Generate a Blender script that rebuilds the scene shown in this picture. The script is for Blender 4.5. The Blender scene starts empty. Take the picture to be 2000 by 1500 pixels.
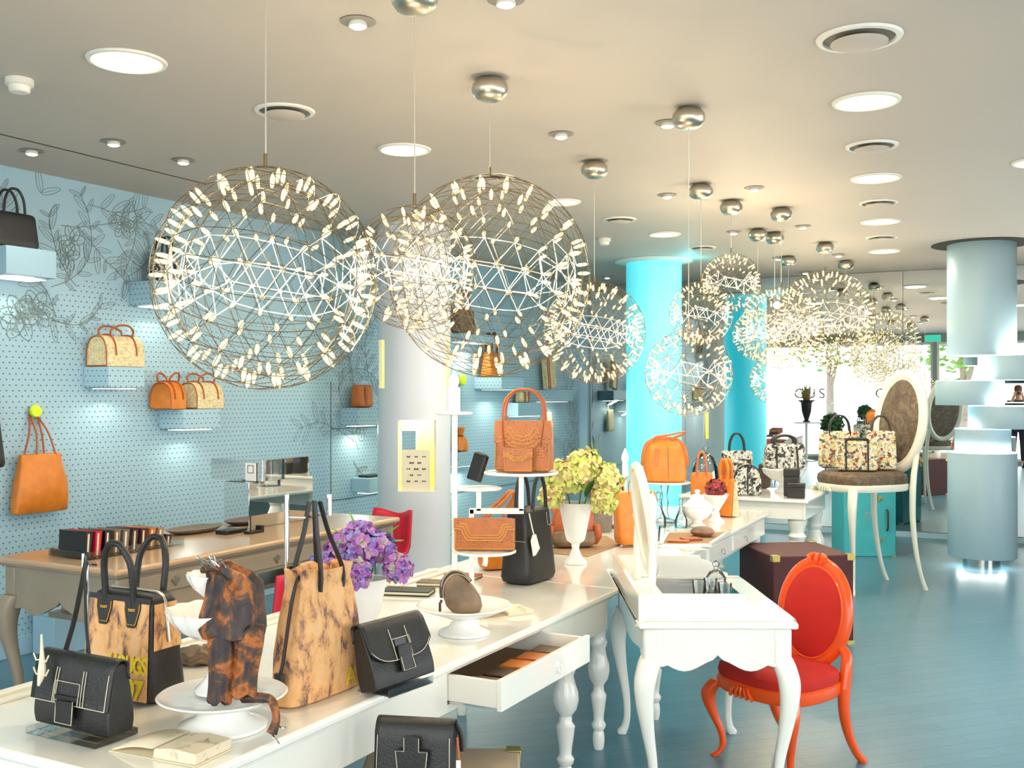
import bpy, bmesh, math, random
from math import sin, cos, pi, sqrt, radians, atan2
from mathutils import Vector, Matrix

random.seed(7)
SC = bpy.context.scene
COL = SC.collection

# ------------------------------------------------------------------ camera
F = 2000.0            # focal length in pixels of the 2000x1500 frame
EYE = 1.60            # eye height
HY = 768.0            # horizon row
cam_d = bpy.data.cameras.new('camera')
cam_d.sensor_width = 36.0
cam_d.lens = 36.0
cam_d.shift_y = (HY - 750.0) / 2000.0
cam_d.clip_start = 0.02
cam = bpy.data.objects.new('camera', cam_d)
cam.location = (0, 0, EYE)
cam.rotation_euler = (pi / 2, 0, 0)
COL.objects.link(cam)
SC.camera = cam

# ------------------------------------------------------------------ view, world and exposure
SC.view_settings.view_transform = 'Standard'
SC.view_settings.look = 'None'
SC.view_settings.gamma = 1.0
SC.view_settings.use_curve_mapping = False
SC.view_settings.exposure = 0.12
SC.cycles.max_bounces = 8
SC.cycles.diffuse_bounces = 4
SC.cycles.glossy_bounces = 5
SC.cycles.transmission_bounces = 6
SC.cycles.transparent_max_bounces = 12
SC.cycles.caustics_reflective = False
SC.cycles.caustics_refractive = False
SC.cycles.sample_clamp_indirect = 6.0
world = bpy.data.worlds.new('daylight')
SC.world = world
world.use_nodes = True
wn = world.node_tree
bg = wn.nodes['Background']
bg.inputs['Color'].default_value = (0.98, 0.99, 1.0, 1)
bg.inputs['Strength'].default_value = 6.2

# the plan of the room: mirror wall normal, left wall direction, table direction
CEIL = 2.97
MA = radians(26.0)
MN = Vector((sin(MA), cos(MA), 0))
MD = 12.2
LA = radians(29.5)
LP = Vector((-3.07, 6.14, 0))
LE = Vector((sin(LA), cos(LA), 0))
TA = radians(28.0)
TE = Vector((sin(TA), cos(TA), 0))
TP = Vector((-cos(TA), sin(TA), 0))
FRONT = -0.95         # shop front plane, measured along the mirror normal

def srgb(r, g, b):
    def f(v):
        v /= 255.0
        return v / 12.92 if v <= 0.04045 else ((v + 0.055) / 1.055) ** 2.4
    return (f(r), f(g), f(b), 1.0)

def W(px, py, z):
    """ground point under picture position at height z"""
    Y = F * (EYE - z) / (py - HY)
    return Vector(((px - 1000) / F * Y, Y, z))

def D(px, py, Y):
    return Vector(((px - 1000) / F * Y, Y, EYE + (HY - py) / F * Y))

def unmirror(v):
    k = MN.dot(Vector((v[0], v[1], 0))) - MD
    return Vector((v[0], v[1], v[2] if len(v) > 2 else 0)) - 2 * k * MN

# ------------------------------------------------------------------ mesh builder
class MB:
    def __init__(s):
        s.v = []; s.f = []
    def add(s, vs, fs):
        n = len(s.v)
        s.v += [tuple(p) for p in vs]
        s.f += [tuple(i + n for i in f) for f in fs]
        return s
    def box(s, c, d, rz=0.0, M=None):
        x, y, z = d[0] / 2, d[1] / 2, d[2] / 2
        vs = [Vector((a * x, b * y, e * z)) for e in (-1, 1) for b in (-1, 1) for a in (-1, 1)]
        R = M if M is not None else Matrix.Rotation(rz, 3, 'Z')
        vs = [R @ p + Vector(c) for p in vs]
        return s.add(vs, [(0, 2, 3, 1), (4, 5, 7, 6), (0, 1, 5, 4), (2, 6, 7, 3), (0, 4, 6, 2), (1, 3, 7, 5)])
    def loft(s, rings, cap=True, close=False):
        n = len(rings[0]); vs = [p for r in rings for p in r]; fs = []
        m = len(rings)
        for i in range(m if close else m - 1):
            j = (i + 1) % m
            for k in range(n):
                l = (k + 1) % n
                fs.append((i * n + k, i * n + l, j * n + l, j * n + k))
        if cap and not close:
            fs.append(tuple(range(n - 1, -1, -1)))
            fs.append(tuple((m - 1) * n + k for k in range(n)))
        return s.add(vs, fs)
    def tube(s, pts, r, seg=8, closed=False, flat=1.0, smooth=0):
        pts = [Vector(p) for p in pts]
        if smooth:
            if not isinstance(r, (int, float)):
                rr = [Vector((x, 0, 0)) for x in r]
                r = [x.x for x in spline(rr, smooth, closed)]
            pts = spline(pts, smooth, closed)
        n = len(pts)
        R = [r] * n if isinstance(r, (int, float)) else list(r)
        T = []
        for i in range(n):
            a = pts[i - 1] if (i or closed) else pts[0]
            b = pts[(i + 1) % n] if (i < n - 1 or closed) else pts[-1]
            t = (b - a)
            T.append(t.normalized() if t.length > 1e-9 else Vector((0, 0, 1)))
        up = Vector((0, 0, 1)) if abs(T[0].z) < 0.9 else Vector((0, 1, 0))
        u = (up - T[0] * up.dot(T[0])).normalized()
        rings = []
        for i in range(n):
            u = u - T[i] * u.dot(T[i])
            u = u.normalized() if u.length > 1e-6 else Vector((1, 0, 0))
            w = T[i].cross(u)
            rings.append([pts[i] + u * (cos(2 * pi * k / seg) * R[i]) + w * (sin(2 * pi * k / seg) * R[i] * flat) for k in range(seg)])
        return s.loft(rings, cap=True, close=closed)
    def lathe(s, prof, seg=32, c=(0, 0, 0), wave=None):
        c = Vector(c); rings = []
        for i, (r, z) in enumerate(prof):
            ring = []
            for k in range(seg):
                a = 2 * pi * k / seg
                q = max(r, 1e-4)
                dz = 0
                if wave:
                    am = wave[1] * wave[2](i / (len(prof) - 1))
                    q *= 1 + am * cos(wave[0] * a)
                    dz = 0.3 * am * r * cos(wave[0] * a)
                ring.append(c + Vector((q * cos(a), q * sin(a), z + dz)))
            rings.append(ring)
        return s.loft(rings, cap=True)
    def prism(s, out, y0, y1, plane='xz'):
        """outline extruded along the third axis"""
        def P(a, b, t):
            return {'xz': (a, t, b), 'yz': (t, a, b), 'xy': (a, b, t)}[plane]
        n = len(out)
        vs = [P(a, b, y0) for a, b in out] + [P(a, b, y1) for a, b in out]
        fs = [tuple(range(n)), tuple(range(2 * n - 1, n - 1, -1))]
        for k in range(n):
            l = (k + 1) % n
            fs.append((k, k + n, l + n, l))
        return s.add(vs, fs)
    def grid(s, nu, nv, fn):
        vs = [fn(i / nu, j / nv) for j in range(nv + 1) for i in range(nu + 1)]
        fs = [(j * (nu + 1) + i, j * (nu + 1) + i + 1, (j + 1) * (nu + 1) + i + 1, (j + 1) * (nu + 1) + i) for j in range(nv) for i in range(nu)]
        return s.add(vs, fs)
    def xf(s, M):
        s.v = [tuple(M @ Vector(p)) for p in s.v]
        return s

def spline(pts, k=6, closed=False):
    pts = [Vector(p) for p in pts]; n = len(pts); out = []
    segs = n if closed else n - 1
    for i in range(segs):
        g = (lambda j: pts[j % n]) if closed else (lambda j: pts[min(max(j, 0), n - 1)])
        p0, p1, p2, p3 = g(i - 1), g(i), g(i + 1), g(i + 2)
        for q in range(k):
            t = q / k
            out.append(0.5 * ((2 * p1) + (p2 - p0) * t + (2 * p0 - 5 * p1 + 4 * p2 - p3) * t * t + (3 * p1 - p0 - 3 * p2 + p3) * t ** 3))
    if not closed:
        out.append(pts[-1])
    return out

def superring(hw, hd, z, n=4.0, seg=32, cx=0, cy=0):
    r = []
    for k in range(seg):
        a = 2 * pi * k / seg
        ca, sa = cos(a), sin(a)
        r.append(Vector((cx + hw * math.copysign(abs(ca) ** (2 / n), ca), cy + hd * math.copysign(abs(sa) ** (2 / n), sa), z)))
    return r

def ob(name, mb, mat, parent=None, smooth=True, bevel=0, sub=0, ang=38, loc=None, rz=0, seg=2):
    me = bpy.data.meshes.new(name)
    me.from_pydata(mb.v, [], mb.f)
    bm = bmesh.new(); bm.from_mesh(me)
    bmesh.ops.remove_doubles(bm, verts=bm.verts, dist=1e-5)
    bmesh.ops.recalc_face_normals(bm, faces=bm.faces)
    if smooth:
        lim = radians(ang)
        for f in bm.faces: f.smooth = True
        for e in bm.edges:
            if len(e.link_faces) == 2 and e.calc_face_angle(0) > lim: e.smooth = False
    bm.to_mesh(me); bm.free()
    me.materials.append(mat)
    o = bpy.data.objects.new(name, me)
    COL.objects.link(o)
    if parent: o.parent = parent
    if loc is not None: o.location = loc
    if rz: o.rotation_euler = (0, 0, rz)
    if bevel:
        b = o.modifiers.new('bevel', 'BEVEL'); b.width = bevel; b.segments = seg; b.limit_method = 'ANGLE'; b.angle_limit = radians(40)
    if sub:
        m = o.modifiers.new('sub', 'SUBSURF'); m.levels = sub; m.render_levels = sub
    return o

def thing(name, label, cat, loc=(0, 0, 0), rz=0, group=None):
    o = bpy.data.objects.new(name, None)
    o.empty_display_size = 0.05
    COL.objects.link(o)
    o.location = loc; o.rotation_euler = (0, 0, rz)
    return tag(o, label, cat, group)

def tag(o, label, cat, group=None):
    o['label'] = label; o['category'] = cat
    if group: o['group'] = group
    return o

def struct(name, mb, mat, parent=None, **k):
    o = ob(name, mb, mat, parent, **k)
    if not parent: o['kind'] = 'structure'
    return o

def dup(root, loc, rz=None, label=None, group=None, scale=None):
    r = root.copy(); COL.objects.link(r); r.location = loc
    if rz is not None: r.rotation_euler = (0, 0, rz)
    if scale: r.scale = scale
    if label: r['label'] = label
    if group: r['group'] = group
    for ch in list(root.children):
        c = ch.copy(); COL.objects.link(c); c.parent = r
        for g in ch.children:
            d = g.copy(); COL.objects.link(d); d.parent = c
    return r

def lamp(name, kind, loc, power, color=(1, 1, 1), parent=None, size=0.05, rot=None, **k):
    d = bpy.data.lights.new(name, kind)
    d.energy = power; d.color = color
    if kind == 'AREA':
        d.size = size
    elif kind in ('POINT', 'SPOT'):
        d.shadow_soft_size = size
    for a, b in k.items(): setattr(d, a, b)
    o = bpy.data.objects.new(name, d); COL.objects.link(o)
    o.location = loc
    if rot: o.rotation_euler = rot
    if parent: o.parent = parent
    return o

# ------------------------------------------------------------------ materials
def newmat(name):
    m = bpy.data.materials.new(name); m.use_nodes = True
    nt = m.node_tree
    return m, nt, nt.nodes['Principled BSDF']

def N(nt, t, **k):
    n = nt.nodes.new(t)
    for a, b in k.items(): setattr(n, a, b)
    return n

def mth(nt, op, a, b=None, c=None):
    n = nt.nodes.new('ShaderNodeMath'); n.operation = op
    for i, x in enumerate((a, b, c)):
        if x is None: continue
        if isinstance(x, (int, float)): n.inputs[i].default_value = x
        else: nt.links.new(x, n.inputs[i])
    return n.outputs[0]

def ramp(nt, fac, stops, interp='LINEAR'):
    r = nt.nodes.new('ShaderNodeValToRGB')
    r.color_ramp.interpolation = interp
    e = r.color_ramp.elements
    while len(e) < len(stops): e.new(0.5)
    for i, (p, c) in enumerate(stops):
        e[i].position = p; e[i].color = c
    nt.links.new(fac, r.inputs[0])
    return r.outputs[0]

def coords(nt, scale=(1, 1, 1), kind='Object'):
    t = N(nt, 'ShaderNodeTexCoord'); m = N(nt, 'ShaderNodeMapping')
    m.inputs['Scale'].default_value = scale
    nt.links.new(t.outputs[kind], m.inputs['Vector'])
    return m.outputs[0]

def noise(nt, vec, scale, detail=3, rough=0.5, dist=0):
    n = N(nt, 'ShaderNodeTexNoise')
    n.inputs['Scale'].default_value = scale; n.inputs['Detail'].default_value = detail
    n.inputs['Roughness'].default_value = rough; n.inputs['Distortion'].default_value = dist
    nt.links.new(vec, n.inputs['Vector'])
    return n

def bump(nt, p, h, strength=0.2, dist=0.002):
    b = N(nt, 'ShaderNodeBump')
    b.inputs['Strength'].default_value = strength; b.inputs['Distance'].default_value = dist
    nt.links.new(h, b.inputs['Height']); nt.links.new(b.outputs[0], p.inputs['Normal'])

def mixc(nt, fac, a, b):
    m = N(nt, 'ShaderNodeMix', data_type='RGBA')
    for s, x in ((m.inputs[0], fac), (m.inputs[6], a), (m.inputs[7], b)):
        if isinstance(x, (tuple, float, int)): s.default_value = x
        else: nt.links.new(x, s)
    return m.outputs[2]

def paint(name, col, rough=0.5, metal=0.0, var=0.04, scale=3.0, bs=0.0, bscale=200, coat=0.0, spec=0.5, emit=None, es=0.0, sheen=0.0):
    m, nt, p = newmat(name)
    v = coords(nt)
    n = noise(nt, v, scale)
    lo = tuple(max(0, x * (1 - var)) for x in col[:3]) + (1,)
    hi = tuple(min(1, x * (1 + var)) for x in col[:3]) + (1,)
    nt.links.new(ramp(nt, n.outputs['Fac'], [(0.3, lo), (0.7, hi)]), p.inputs['Base Color'])
    p.inputs['Roughness'].default_value = rough
    p.inputs['Metallic'].default_value = metal
    p.inputs['Specular IOR Level'].default_value = spec
    p.inputs['Coat Weight'].default_value = coat
    p.inputs['Coat Roughness'].default_value = 0.06
    if sheen:
        p.inputs['Sheen Weight'].default_value = sheen
    if bs:
        n2 = noise(nt, v, bscale, 2)
        bump(nt, p, n2.outputs['Fac'], bs, 0.003)
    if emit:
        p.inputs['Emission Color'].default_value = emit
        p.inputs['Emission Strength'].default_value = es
    return m

def emitter(name, col, s, sample=True):
    m = bpy.data.materials.new(name); m.use_nodes = True
    nt = m.node_tree
    nt.nodes.remove(nt.nodes['Principled BSDF'])
    e = N(nt, 'ShaderNodeEmission')
    e.inputs['Color'].default_value = col; e.inputs['Strength'].default_value = s
    nt.links.new(e.outputs[0], nt.nodes['Material Output'].inputs[0])
    if not sample: m.cycles.emission_sampling = 'NONE'
    return m

def pane(name, tint=(1, 1, 1, 1), refl=0.12):
    m = bpy.data.materials.new(name); m.use_nodes = True
    nt = m.node_tree
    nt.nodes.remove(nt.nodes['Principled BSDF'])
    a = N(nt, 'ShaderNodeBsdfTransparent'); a.inputs[0].default_value = tint
    b = N(nt, 'ShaderNodeBsdfGlossy'); b.inputs['Roughness'].default_value = 0.02
    lw = N(nt, 'ShaderNodeLayerWeight'); lw.inputs[0].default_value = 0.25
    mx = N(nt, 'ShaderNodeMixShader')
    f = mth(nt, 'MULTIPLY_ADD', lw.outputs['Fresnel'], 0.9, refl * 0.3)
    nt.links.new(f, mx.inputs[0]); nt.links.new(a.outputs[0], mx.inputs[1]); nt.links.new(b.outputs[0], mx.inputs[2])
    nt.links.new(mx.outputs[0], nt.nodes['Material Output'].inputs[0])
    return m

def leather(name, col, rough=0.42, bs=0.4, bscale=150, var=0.14):
    return paint(name, col, rough, 0, var, 14, bs, bscale)

def ostrich(name, col, dark):
    m, nt, p = newmat(name)
    v = coords(nt)
    vo = N(nt, 'ShaderNodeTexVoronoi'); vo.inputs['Scale'].default_value = 88; vo.inputs['Randomness'].default_value = 0.5
    nt.links.new(v, vo.inputs['Vector'])
    n = noise(nt, v, 22)
    base = ramp(nt, n.outputs['Fac'], [(0.3, tuple(x * 0.82 for x in col[:3]) + (1,)), (0.7, col)])
    dots = ramp(nt, vo.outputs['Distance'], [(0.14, (1, 1, 1, 1)), (0.28, (0, 0, 0, 1))])
    nt.links.new(mixc(nt, dots, base, dark), p.inputs['Base Color'])
    p.inputs['Roughness'].default_value = 0.45
    bump(nt, p, dots, 0.5, 0.002)
    return m

def blotch(name, stops, scale=14, stretch=(1, 1, 0.45), dist=1.2, rough=0.6, bs=0.3, detail=4, fine=0.0):
    m, nt, p = newmat(name)
    v = coords(nt, stretch)
    n = noise(nt, v, scale, detail, 0.6, dist)
    f = n.outputs['Fac']
    if fine:
        n2 = noise(nt, coords(nt, (3, 3, 0.5)), scale * 9, 2)
        f = mth(nt, 'ADD', f, mth(nt, 'MULTIPLY', mth(nt, 'SUBTRACT', n2.outputs['Fac'], 0.5), fine))
    nt.links.new(ramp(nt, f, stops), p.inputs['Base Color'])
    p.inputs['Roughness'].default_value = rough
    n3 = noise(nt, coords(nt, (1, 1, 0.3)), 240, 2)
    bump(nt, p, n3.outputs['Fac'], bs, 0.003)
    return m

def printed(name, stops, scale=34, seed=0.0):
    """busy printed canvas: petals and leaves from distorted cells"""
    m, nt, p = newmat(name)
    v = coords(nt)
    n = noise(nt, v, scale * 0.55, 3, 0.6)
    sh = N(nt, 'ShaderNodeVectorMath', operation='MULTIPLY_ADD')
    nt.links.new(n.outputs['Color'], sh.inputs[0]); sh.inputs[1].default_value = (0.06, 0.06, 0.06)
    nt.links.new(v, sh.inputs[2])
    w = N(nt, 'ShaderNodeVectorMath', operation='ADD'); nt.links.new(sh.outputs[0], w.inputs[0]); w.inputs[1].default_value = (seed, seed * 0.7, seed * 1.3)
    vo = N(nt, 'ShaderNodeTexVoronoi'); vo.inputs['Scale'].default_value = scale
    nt.links.new(w.outputs[0], vo.inputs['Vector'])
    sep = N(nt, 'ShaderNodeSeparateColor'); nt.links.new(vo.outputs['Color'], sep.inputs[0])
    colr = ramp(nt, sep.outputs[0], stops, 'CONSTANT')
    edge = ramp(nt, vo.outputs['Distance'], [(0.38, (0, 0, 0, 1)), (0.5, (1, 1, 1, 1))])
    n4 = noise(nt, w.outputs[0], scale * 1.7, 4, 0.7, 1.5)
    lines = ramp(nt, n4.outputs['Fac'], [(0.53, (0, 0, 0, 1)), (0.57, (1, 1, 1, 1))])
    dk = srgb(28, 26, 30)
    nt.links.new(mixc(nt, lines, colr, dk), p.inputs['Base Color'])
    p.inputs['Roughness'].default_value = 0.6
    return m

M = {}
M['white'] = paint('white lacquer', srgb(246, 243, 232), 0.12, 0, 0.015, 2, coat=0.5)
M['china'] = paint('white china', srgb(245, 244, 240), 0.12, 0, 0.015, 4, coat=0.4)
M['wmetal'] = paint('white powder coated metal', srgb(242, 240, 232), 0.3, 0, 0.015, 4)
M['taupe'] = paint('taupe painted wood', srgb(160, 144, 124), 0.35, 0, 0.06, 5)
M['taupetop'] = paint('taupe table top', srgb(196, 160, 124), 0.22, 0, 0.05, 4, coat=0.3)
M['black'] = leather('black leather', srgb(34, 33, 32), 0.45)
M['blackpl'] = paint('black plastic', srgb(24, 24, 25), 0.3)
M['tan'] = leather('tan leather', srgb(196, 110, 44), 0.4)
M['orange'] = leather('orange leather', srgb(214, 124, 34), 0.36)
M['cognac'] = leather('cognac leather', srgb(168, 84, 36), 0.4)
M['dbrown'] = leather('dark brown leather', srgb(70, 48, 36), 0.45)
M['brownmt'] = leather('mottled brown leather', srgb(120, 98, 76), 0.5, 0.5, 180, 0.35)
M['ostrich'] = ostrich('ostrich leather', srgb(182, 104, 50), srgb(122, 62, 28))
M['stitch'] = paint('cream thread', srgb(214, 205, 178), 0.7)
M['stitchy'] = paint('yellow thread', srgb(226, 176, 58), 0.7)
M['chrome'] = paint('polished steel', srgb(214, 214, 212), 0.12, 1.0, 0.02)
M['nickel'] = paint('brushed nickel', srgb(204, 194, 176), 0.33, 1.0, 0.05, 30)
M['brass'] = paint('aged brass', srgb(200, 172, 100), 0.3, 1.0, 0.1, 40)
M['cordwire'] = paint('pale lamp cord', srgb(206, 196, 176), 0.4, 0.3, 0.03)
M['wire'] = paint('lamp wire', srgb(150, 128, 96), 0.25, 1.0, 0.03)
M['lattice'] = paint('lamp wire whitened as glare', srgb(250, 246, 236), 0.3, 0.2, 0.01)  # white stands for the glare of the bulbs on the wires
M['glass'] = pane('clear glass', (0.97, 0.99, 0.99, 1), 0.25)
M['acrylic'] = pane('clear acrylic', (0.96, 0.98, 0.97, 1), 0.2)
M['mirror'] = paint('mirror glass', (0.83, 0.86, 0.85, 1), 0.0, 1.0, 0.0)
M['mirrorbox'] = paint('mirrored panels', (0.86, 0.84, 0.8, 1), 0.02, 1.0, 0.0)
M['cream'] = paint('cream paper', srgb(238, 226, 196), 0.8, 0, 0.04, 10)
M['paper'] = paint('white paper', srgb(244, 242, 236), 0.8, 0, 0.02, 10)
M['paperink'] = blotch('old printed page', [(0.0, srgb(222, 208, 180)), (0.6, srgb(226, 212, 184)), (0.72, srgb(170, 154, 130))], 20, (1, 1, 1), 0.5, 0.8, 0.05)
M['orangepaint'] = paint('orange lacquer', srgb(240, 84, 14), 0.28, 0, 0.03, 5, coat=0.3)
M['redvelvet'] = paint('red velvet', srgb(196, 30, 16), 0.8, 0, 0.08, 8, 0.3, 300)
M['taupevelvet'] = blotch('taupe crushed velvet', [(0.3, srgb(72, 58, 44)), (0.55, srgb(104, 86, 66)), (0.75, srgb(136, 114, 88))], 12, (1, 1, 1), 1.5, 0.6, 0.2)
M['ivory'] = paint('ivory lacquer', srgb(236, 230, 212), 0.25, 0, 0.02, 4)
M['maroon'] = paint('maroon cloth', srgb(76, 30, 30), 0.7, 0, 0.12, 12, 0.3, 300)
M['teal'] = paint('turquoise trunk cloth', srgb(72, 184, 188), 0.5, 0, 0.05, 8, 0.15, 300)
M['tantrunk'] = paint('beige trunk cloth', srgb(196, 172, 144), 0.6, 0, 0.06, 10, 0.2, 300)
M['redseat'] = paint('crimson upholstery', srgb(196, 20, 52), 0.5, 0, 0.05, 6)
M['neon'] = paint('neon yellow lacquer', srgb(214, 240, 20), 0.35, 0, 0.03, 5)
M['felt'] = paint('taupe felt', srgb(158, 126, 92), 0.85, 0, 0.08, 20, 0.2, 400)
M['fur'] = blotch('spotted hair hide', [(0.0, srgb(66, 50, 70)), (0.33, srgb(80, 60, 74)), (0.40, srgb(168, 122, 92)), (0.47, srgb(222, 164, 104)), (0.60, srgb(236, 184, 124)), (0.72, srgb(226, 180, 140)), (0.85, srgb(210, 150, 96))], 24, (1, 1, 0.5), 0.35, 0.6, 0.5, 3, 0.24)
M['scarf'] = blotch('brown printed silk', [(0.34, srgb(40, 34, 40)), (0.46, srgb(66, 50, 42)), (0.52, srgb(112, 66, 34)), (0.58, srgb(176, 100, 40)), (0.66, srgb(130, 70, 32)), (0.72, srgb(60, 46, 44)), (0.82, srgb(206, 138, 44))], 20, (1, 1, 0.8), 0.5, 0.55, 0.25, 6)
M['bwprint'] = printed('black and white floral canvas', [(0, srgb(232, 228, 214)), (0.3, srgb(206, 204, 190)), (0.5, srgb(30, 28, 32)), (0.68, srgb(220, 216, 196)), (0.82, srgb(120, 120, 116)), (0.92, srgb(52, 52, 60))], 50)
M['colprint'] = printed('coloured floral canvas', [(0, srgb(240, 226, 184)), (0.34, srgb(232, 208, 140)), (0.5, srgb(244, 234, 206)), (0.66, srgb(176, 60, 44)), (0.74, srgb(92, 84, 96)), (0.82, srgb(238, 224, 190)), (0.92, srgb(150, 150, 110))], 44, 3.1)
M['mapprint'] = blotch('beige map print', [(0.3, srgb(180, 160, 112)), (0.5, srgb(224, 206, 158)), (0.75, srgb(240, 228, 190))], 40, (1, 1, 1), 1.0, 0.55, 0.1)
M['leaf'] = paint('green leaf', srgb(88, 138, 44), 0.45, 0, 0.25, 30)
M['dkleaf'] = paint('dark green leaf', srgb(40, 92, 40), 0.45, 0, 0.25, 30)
M['agave'] = paint('agave leaf', srgb(150, 132, 72), 0.5, 0, 0.25, 20)
M['purple'] = blotch('purple hydrangea petals', [(0.28, srgb(96, 120, 190)), (0.40, srgb(150, 150, 205)), (0.48, srgb(150, 100, 180)), (0.56, srgb(190, 120, 185)), (0.64, srgb(160, 180, 140)), (0.70, srgb(150, 110, 190)), (0.8, srgb(100, 70, 130))], 20, (1, 1, 1), 0.3, 0.6, 0.05)
M['greenfl'] = blotch('green hydrangea petals', [(0.3, srgb(170, 196, 80)), (0.42, srgb(214, 220, 120)), (0.52, srgb(232, 224, 150)), (0.62, srgb(226, 200, 140)), (0.72, srgb(184, 210, 90))], 18, (1, 1, 1), 0.3, 0.6, 0.05)
M['redfl'] = blotch('red dried petals', [(0.35, srgb(90, 60, 40)), (0.5, srgb(170, 50, 64)), (0.66, srgb(150, 96, 60)), (0.8, srgb(196, 70, 90))], 60, (1, 1, 1), 0.3, 0.6, 0.05)
M['stone'] = paint('grey stone', srgb(122, 112, 102), 0.8, 0, 0.15, 20, 0.4, 80)
M['darkgap'] = paint('dark recess', srgb(60, 60, 56), 0.8, 0, 0.05, 5)
M['ceilwhite'] = paint('white ceiling fitting', srgb(236, 232, 220), 0.5, 0, 0.02, 5)
M['bulb'] = emitter('bulb filament glow', (1.0, 0.84, 0.44, 1), 1.9, False)
M['dl'] = emitter('downlight diffuser glow', (1.0, 0.98, 0.74, 1), 1.5, False)
M['spotglow'] = emitter('halogen glow', (1.0, 0.95, 0.86, 1), 6.0, False)
M['candle'] = emitter('candle lamp glow', (1.0, 0.93, 0.75, 1), 14.0, False)
M['shelfglow'] = emitter('shelf strip glow', (0.96, 1.0, 0.86, 1), 1.3, False)
M['nicheglow'] = paint('niche lining', srgb(250, 240, 170), 0.7, 0, 0.02, 4)
M['columnglow'] = emitter('column light glow', (1.0, 1.0, 0.92, 1), 16.0)

# ================================================================== THE ROOM
def dotted(name, col, dotcol, drawn=True):
    """pale paint with a printed grid of small dots, in object x / z"""
    m, nt, p = newmat(name)
    t = N(nt, 'ShaderNodeTexCoord'); s = N(nt, 'ShaderNodeSeparateXYZ')
    nt.links.new(t.outputs['Object'], s.inputs[0])
    hx = mth(nt, 'ADD', s.outputs['X'], mth(nt, 'MULTIPLY', s.outputs['Y'], 1.0))
    v = mth(nt, 'DIVIDE', s.outputs['Z'], 0.034)
    row = mth(nt, 'FLOOR', v)
    u = mth(nt, 'ADD', mth(nt, 'DIVIDE', hx, 0.042), mth(nt, 'MULTIPLY', mth(nt, 'MODULO', row, 2.0), 0.5))
    fu = mth(nt, 'SUBTRACT', mth(nt, 'FRACT', u), 0.5); fv = mth(nt, 'SUBTRACT', mth(nt, 'FRACT', v), 0.5)
    d = mth(nt, 'SQRT', mth(nt, 'ADD', mth(nt, 'MULTIPLY', fu, fu), mth(nt, 'MULTIPLY', fv, fv)))
    n = noise(nt, t.outputs['Object'], 0.9, 1)
    # the print thins out towards the top of the wall
    lim = mth(nt, 'ADD', mth(nt, 'MULTIPLY', n.outputs['Fac'], 1.3), 1.55)
    mask = mth(nt, 'LESS_THAN', s.outputs['Z'], lim)
    dot = mth(nt, 'MULTIPLY', mth(nt, 'LESS_THAN', d, 0.15), mask)
    n2 = noise(nt, t.outputs['Object'], 1.2, 2)
    base = ramp(nt, n2.outputs['Fac'], [(0.3, tuple(x * 0.97 for x in col[:3]) + (1,)), (0.7, col)])
    nt.links.new(mixc(nt, dot, base, dotcol), p.inputs['Base Color'])
    p.inputs['Roughness'].default_value = 0.55
    return m

BLUE = srgb(166, 200, 216)
M['wallblue'] = dotted('pale blue dotted wall', BLUE, srgb(104, 122, 130))
M['plainblue'] = paint('pale blue paint', BLUE, 0.5, 0, 0.02, 2)
M['ink'] = paint('grey drawn line', srgb(132, 146, 144), 0.7)
M['colblue'] = paint('pale grey blue column paint', srgb(216, 219, 224), 0.4, 0, 0.02, 2)
M['greyblue'] = paint('grey blue column paint', srgb(176, 202, 212), 0.45, 0, 0.02, 2)
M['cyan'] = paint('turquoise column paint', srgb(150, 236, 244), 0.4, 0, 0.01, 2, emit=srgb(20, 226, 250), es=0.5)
M['ceil'] = paint('warm white ceiling paint', srgb(200, 188, 175), 0.6, 0, 0.015, 0.8)
M['ventgrey'] = paint('grey vent slot', srgb(150, 144, 134), 0.7)
M['wallgrey'] = paint('grey green wall paint', srgb(150, 168, 160), 0.6, 0, 0.02, 2)

def floor_mat():
    m, nt, p = newmat('grey blue painted boards')
    t = N(nt, 'ShaderNodeTexCoord'); mp = N(nt, 'ShaderNodeMapping')
    mp.inputs['Rotation'].default_value = (0, 0, radians(-20))
    nt.links.new(t.outputs['Object'], mp.inputs['Vector'])
    b = N(nt, 'ShaderNodeTexBrick')
    b.inputs['Scale'].default_value = 1.0
    b.inputs['Brick Width'].default_value = 0.9; b.inputs['Row Height'].default_value = 0.09
    b.inputs['Mortar Size'].default_value = 0.0025; b.inputs['Bias'].default_value = -0.3
    b.inputs['Color1'].default_value = srgb(88, 132, 150); b.inputs['Color2'].default_value = srgb(80, 124, 143)
    b.inputs['Mortar'].default_value = srgb(70, 110, 128)
    nt.links.new(mp.outputs[0], b.inputs['Vector'])
    g = noise(nt, mp.outputs[0], 5, 4, 0.6)
    tint = ramp(nt, g.outputs['Fac'], [(0.3, (0.9, 0.9, 0.9, 1)), (0.7, (1, 1, 1, 1))])
    mx = N(nt, 'ShaderNodeMix', data_type='RGBA', blend_type='MULTIPLY'); mx.inputs[0].default_value = 1.0
    nt.links.new(b.outputs['Color'], mx.inputs[6]); nt.links.new(tint, mx.inputs[7])
    nt.links.new(mx.outputs[2], p.inputs['Base Color'])
    st = noise(nt, mp.outputs[0], 30, 3)
    p.inputs['Roughness'].default_value = 0.3
    mp2 = N(nt, 'ShaderNodeMapping'); mp2.inputs['Rotation'].default_value = (0, 0, radians(-20)); mp2.inputs['Scale'].default_value = (1, 9, 1)
    nt.links.new(t.outputs['Object'], mp2.inputs['Vector'])
    wv = noise(nt, mp2.outputs[0], 3.0, 2)
    bump(nt, p, mth(nt, 'ADD', wv.outputs['Fac'], mth(nt, 'MULTIPLY', b.outputs['Fac'], -0.02)), 0.05, 0.012)
    return m

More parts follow.
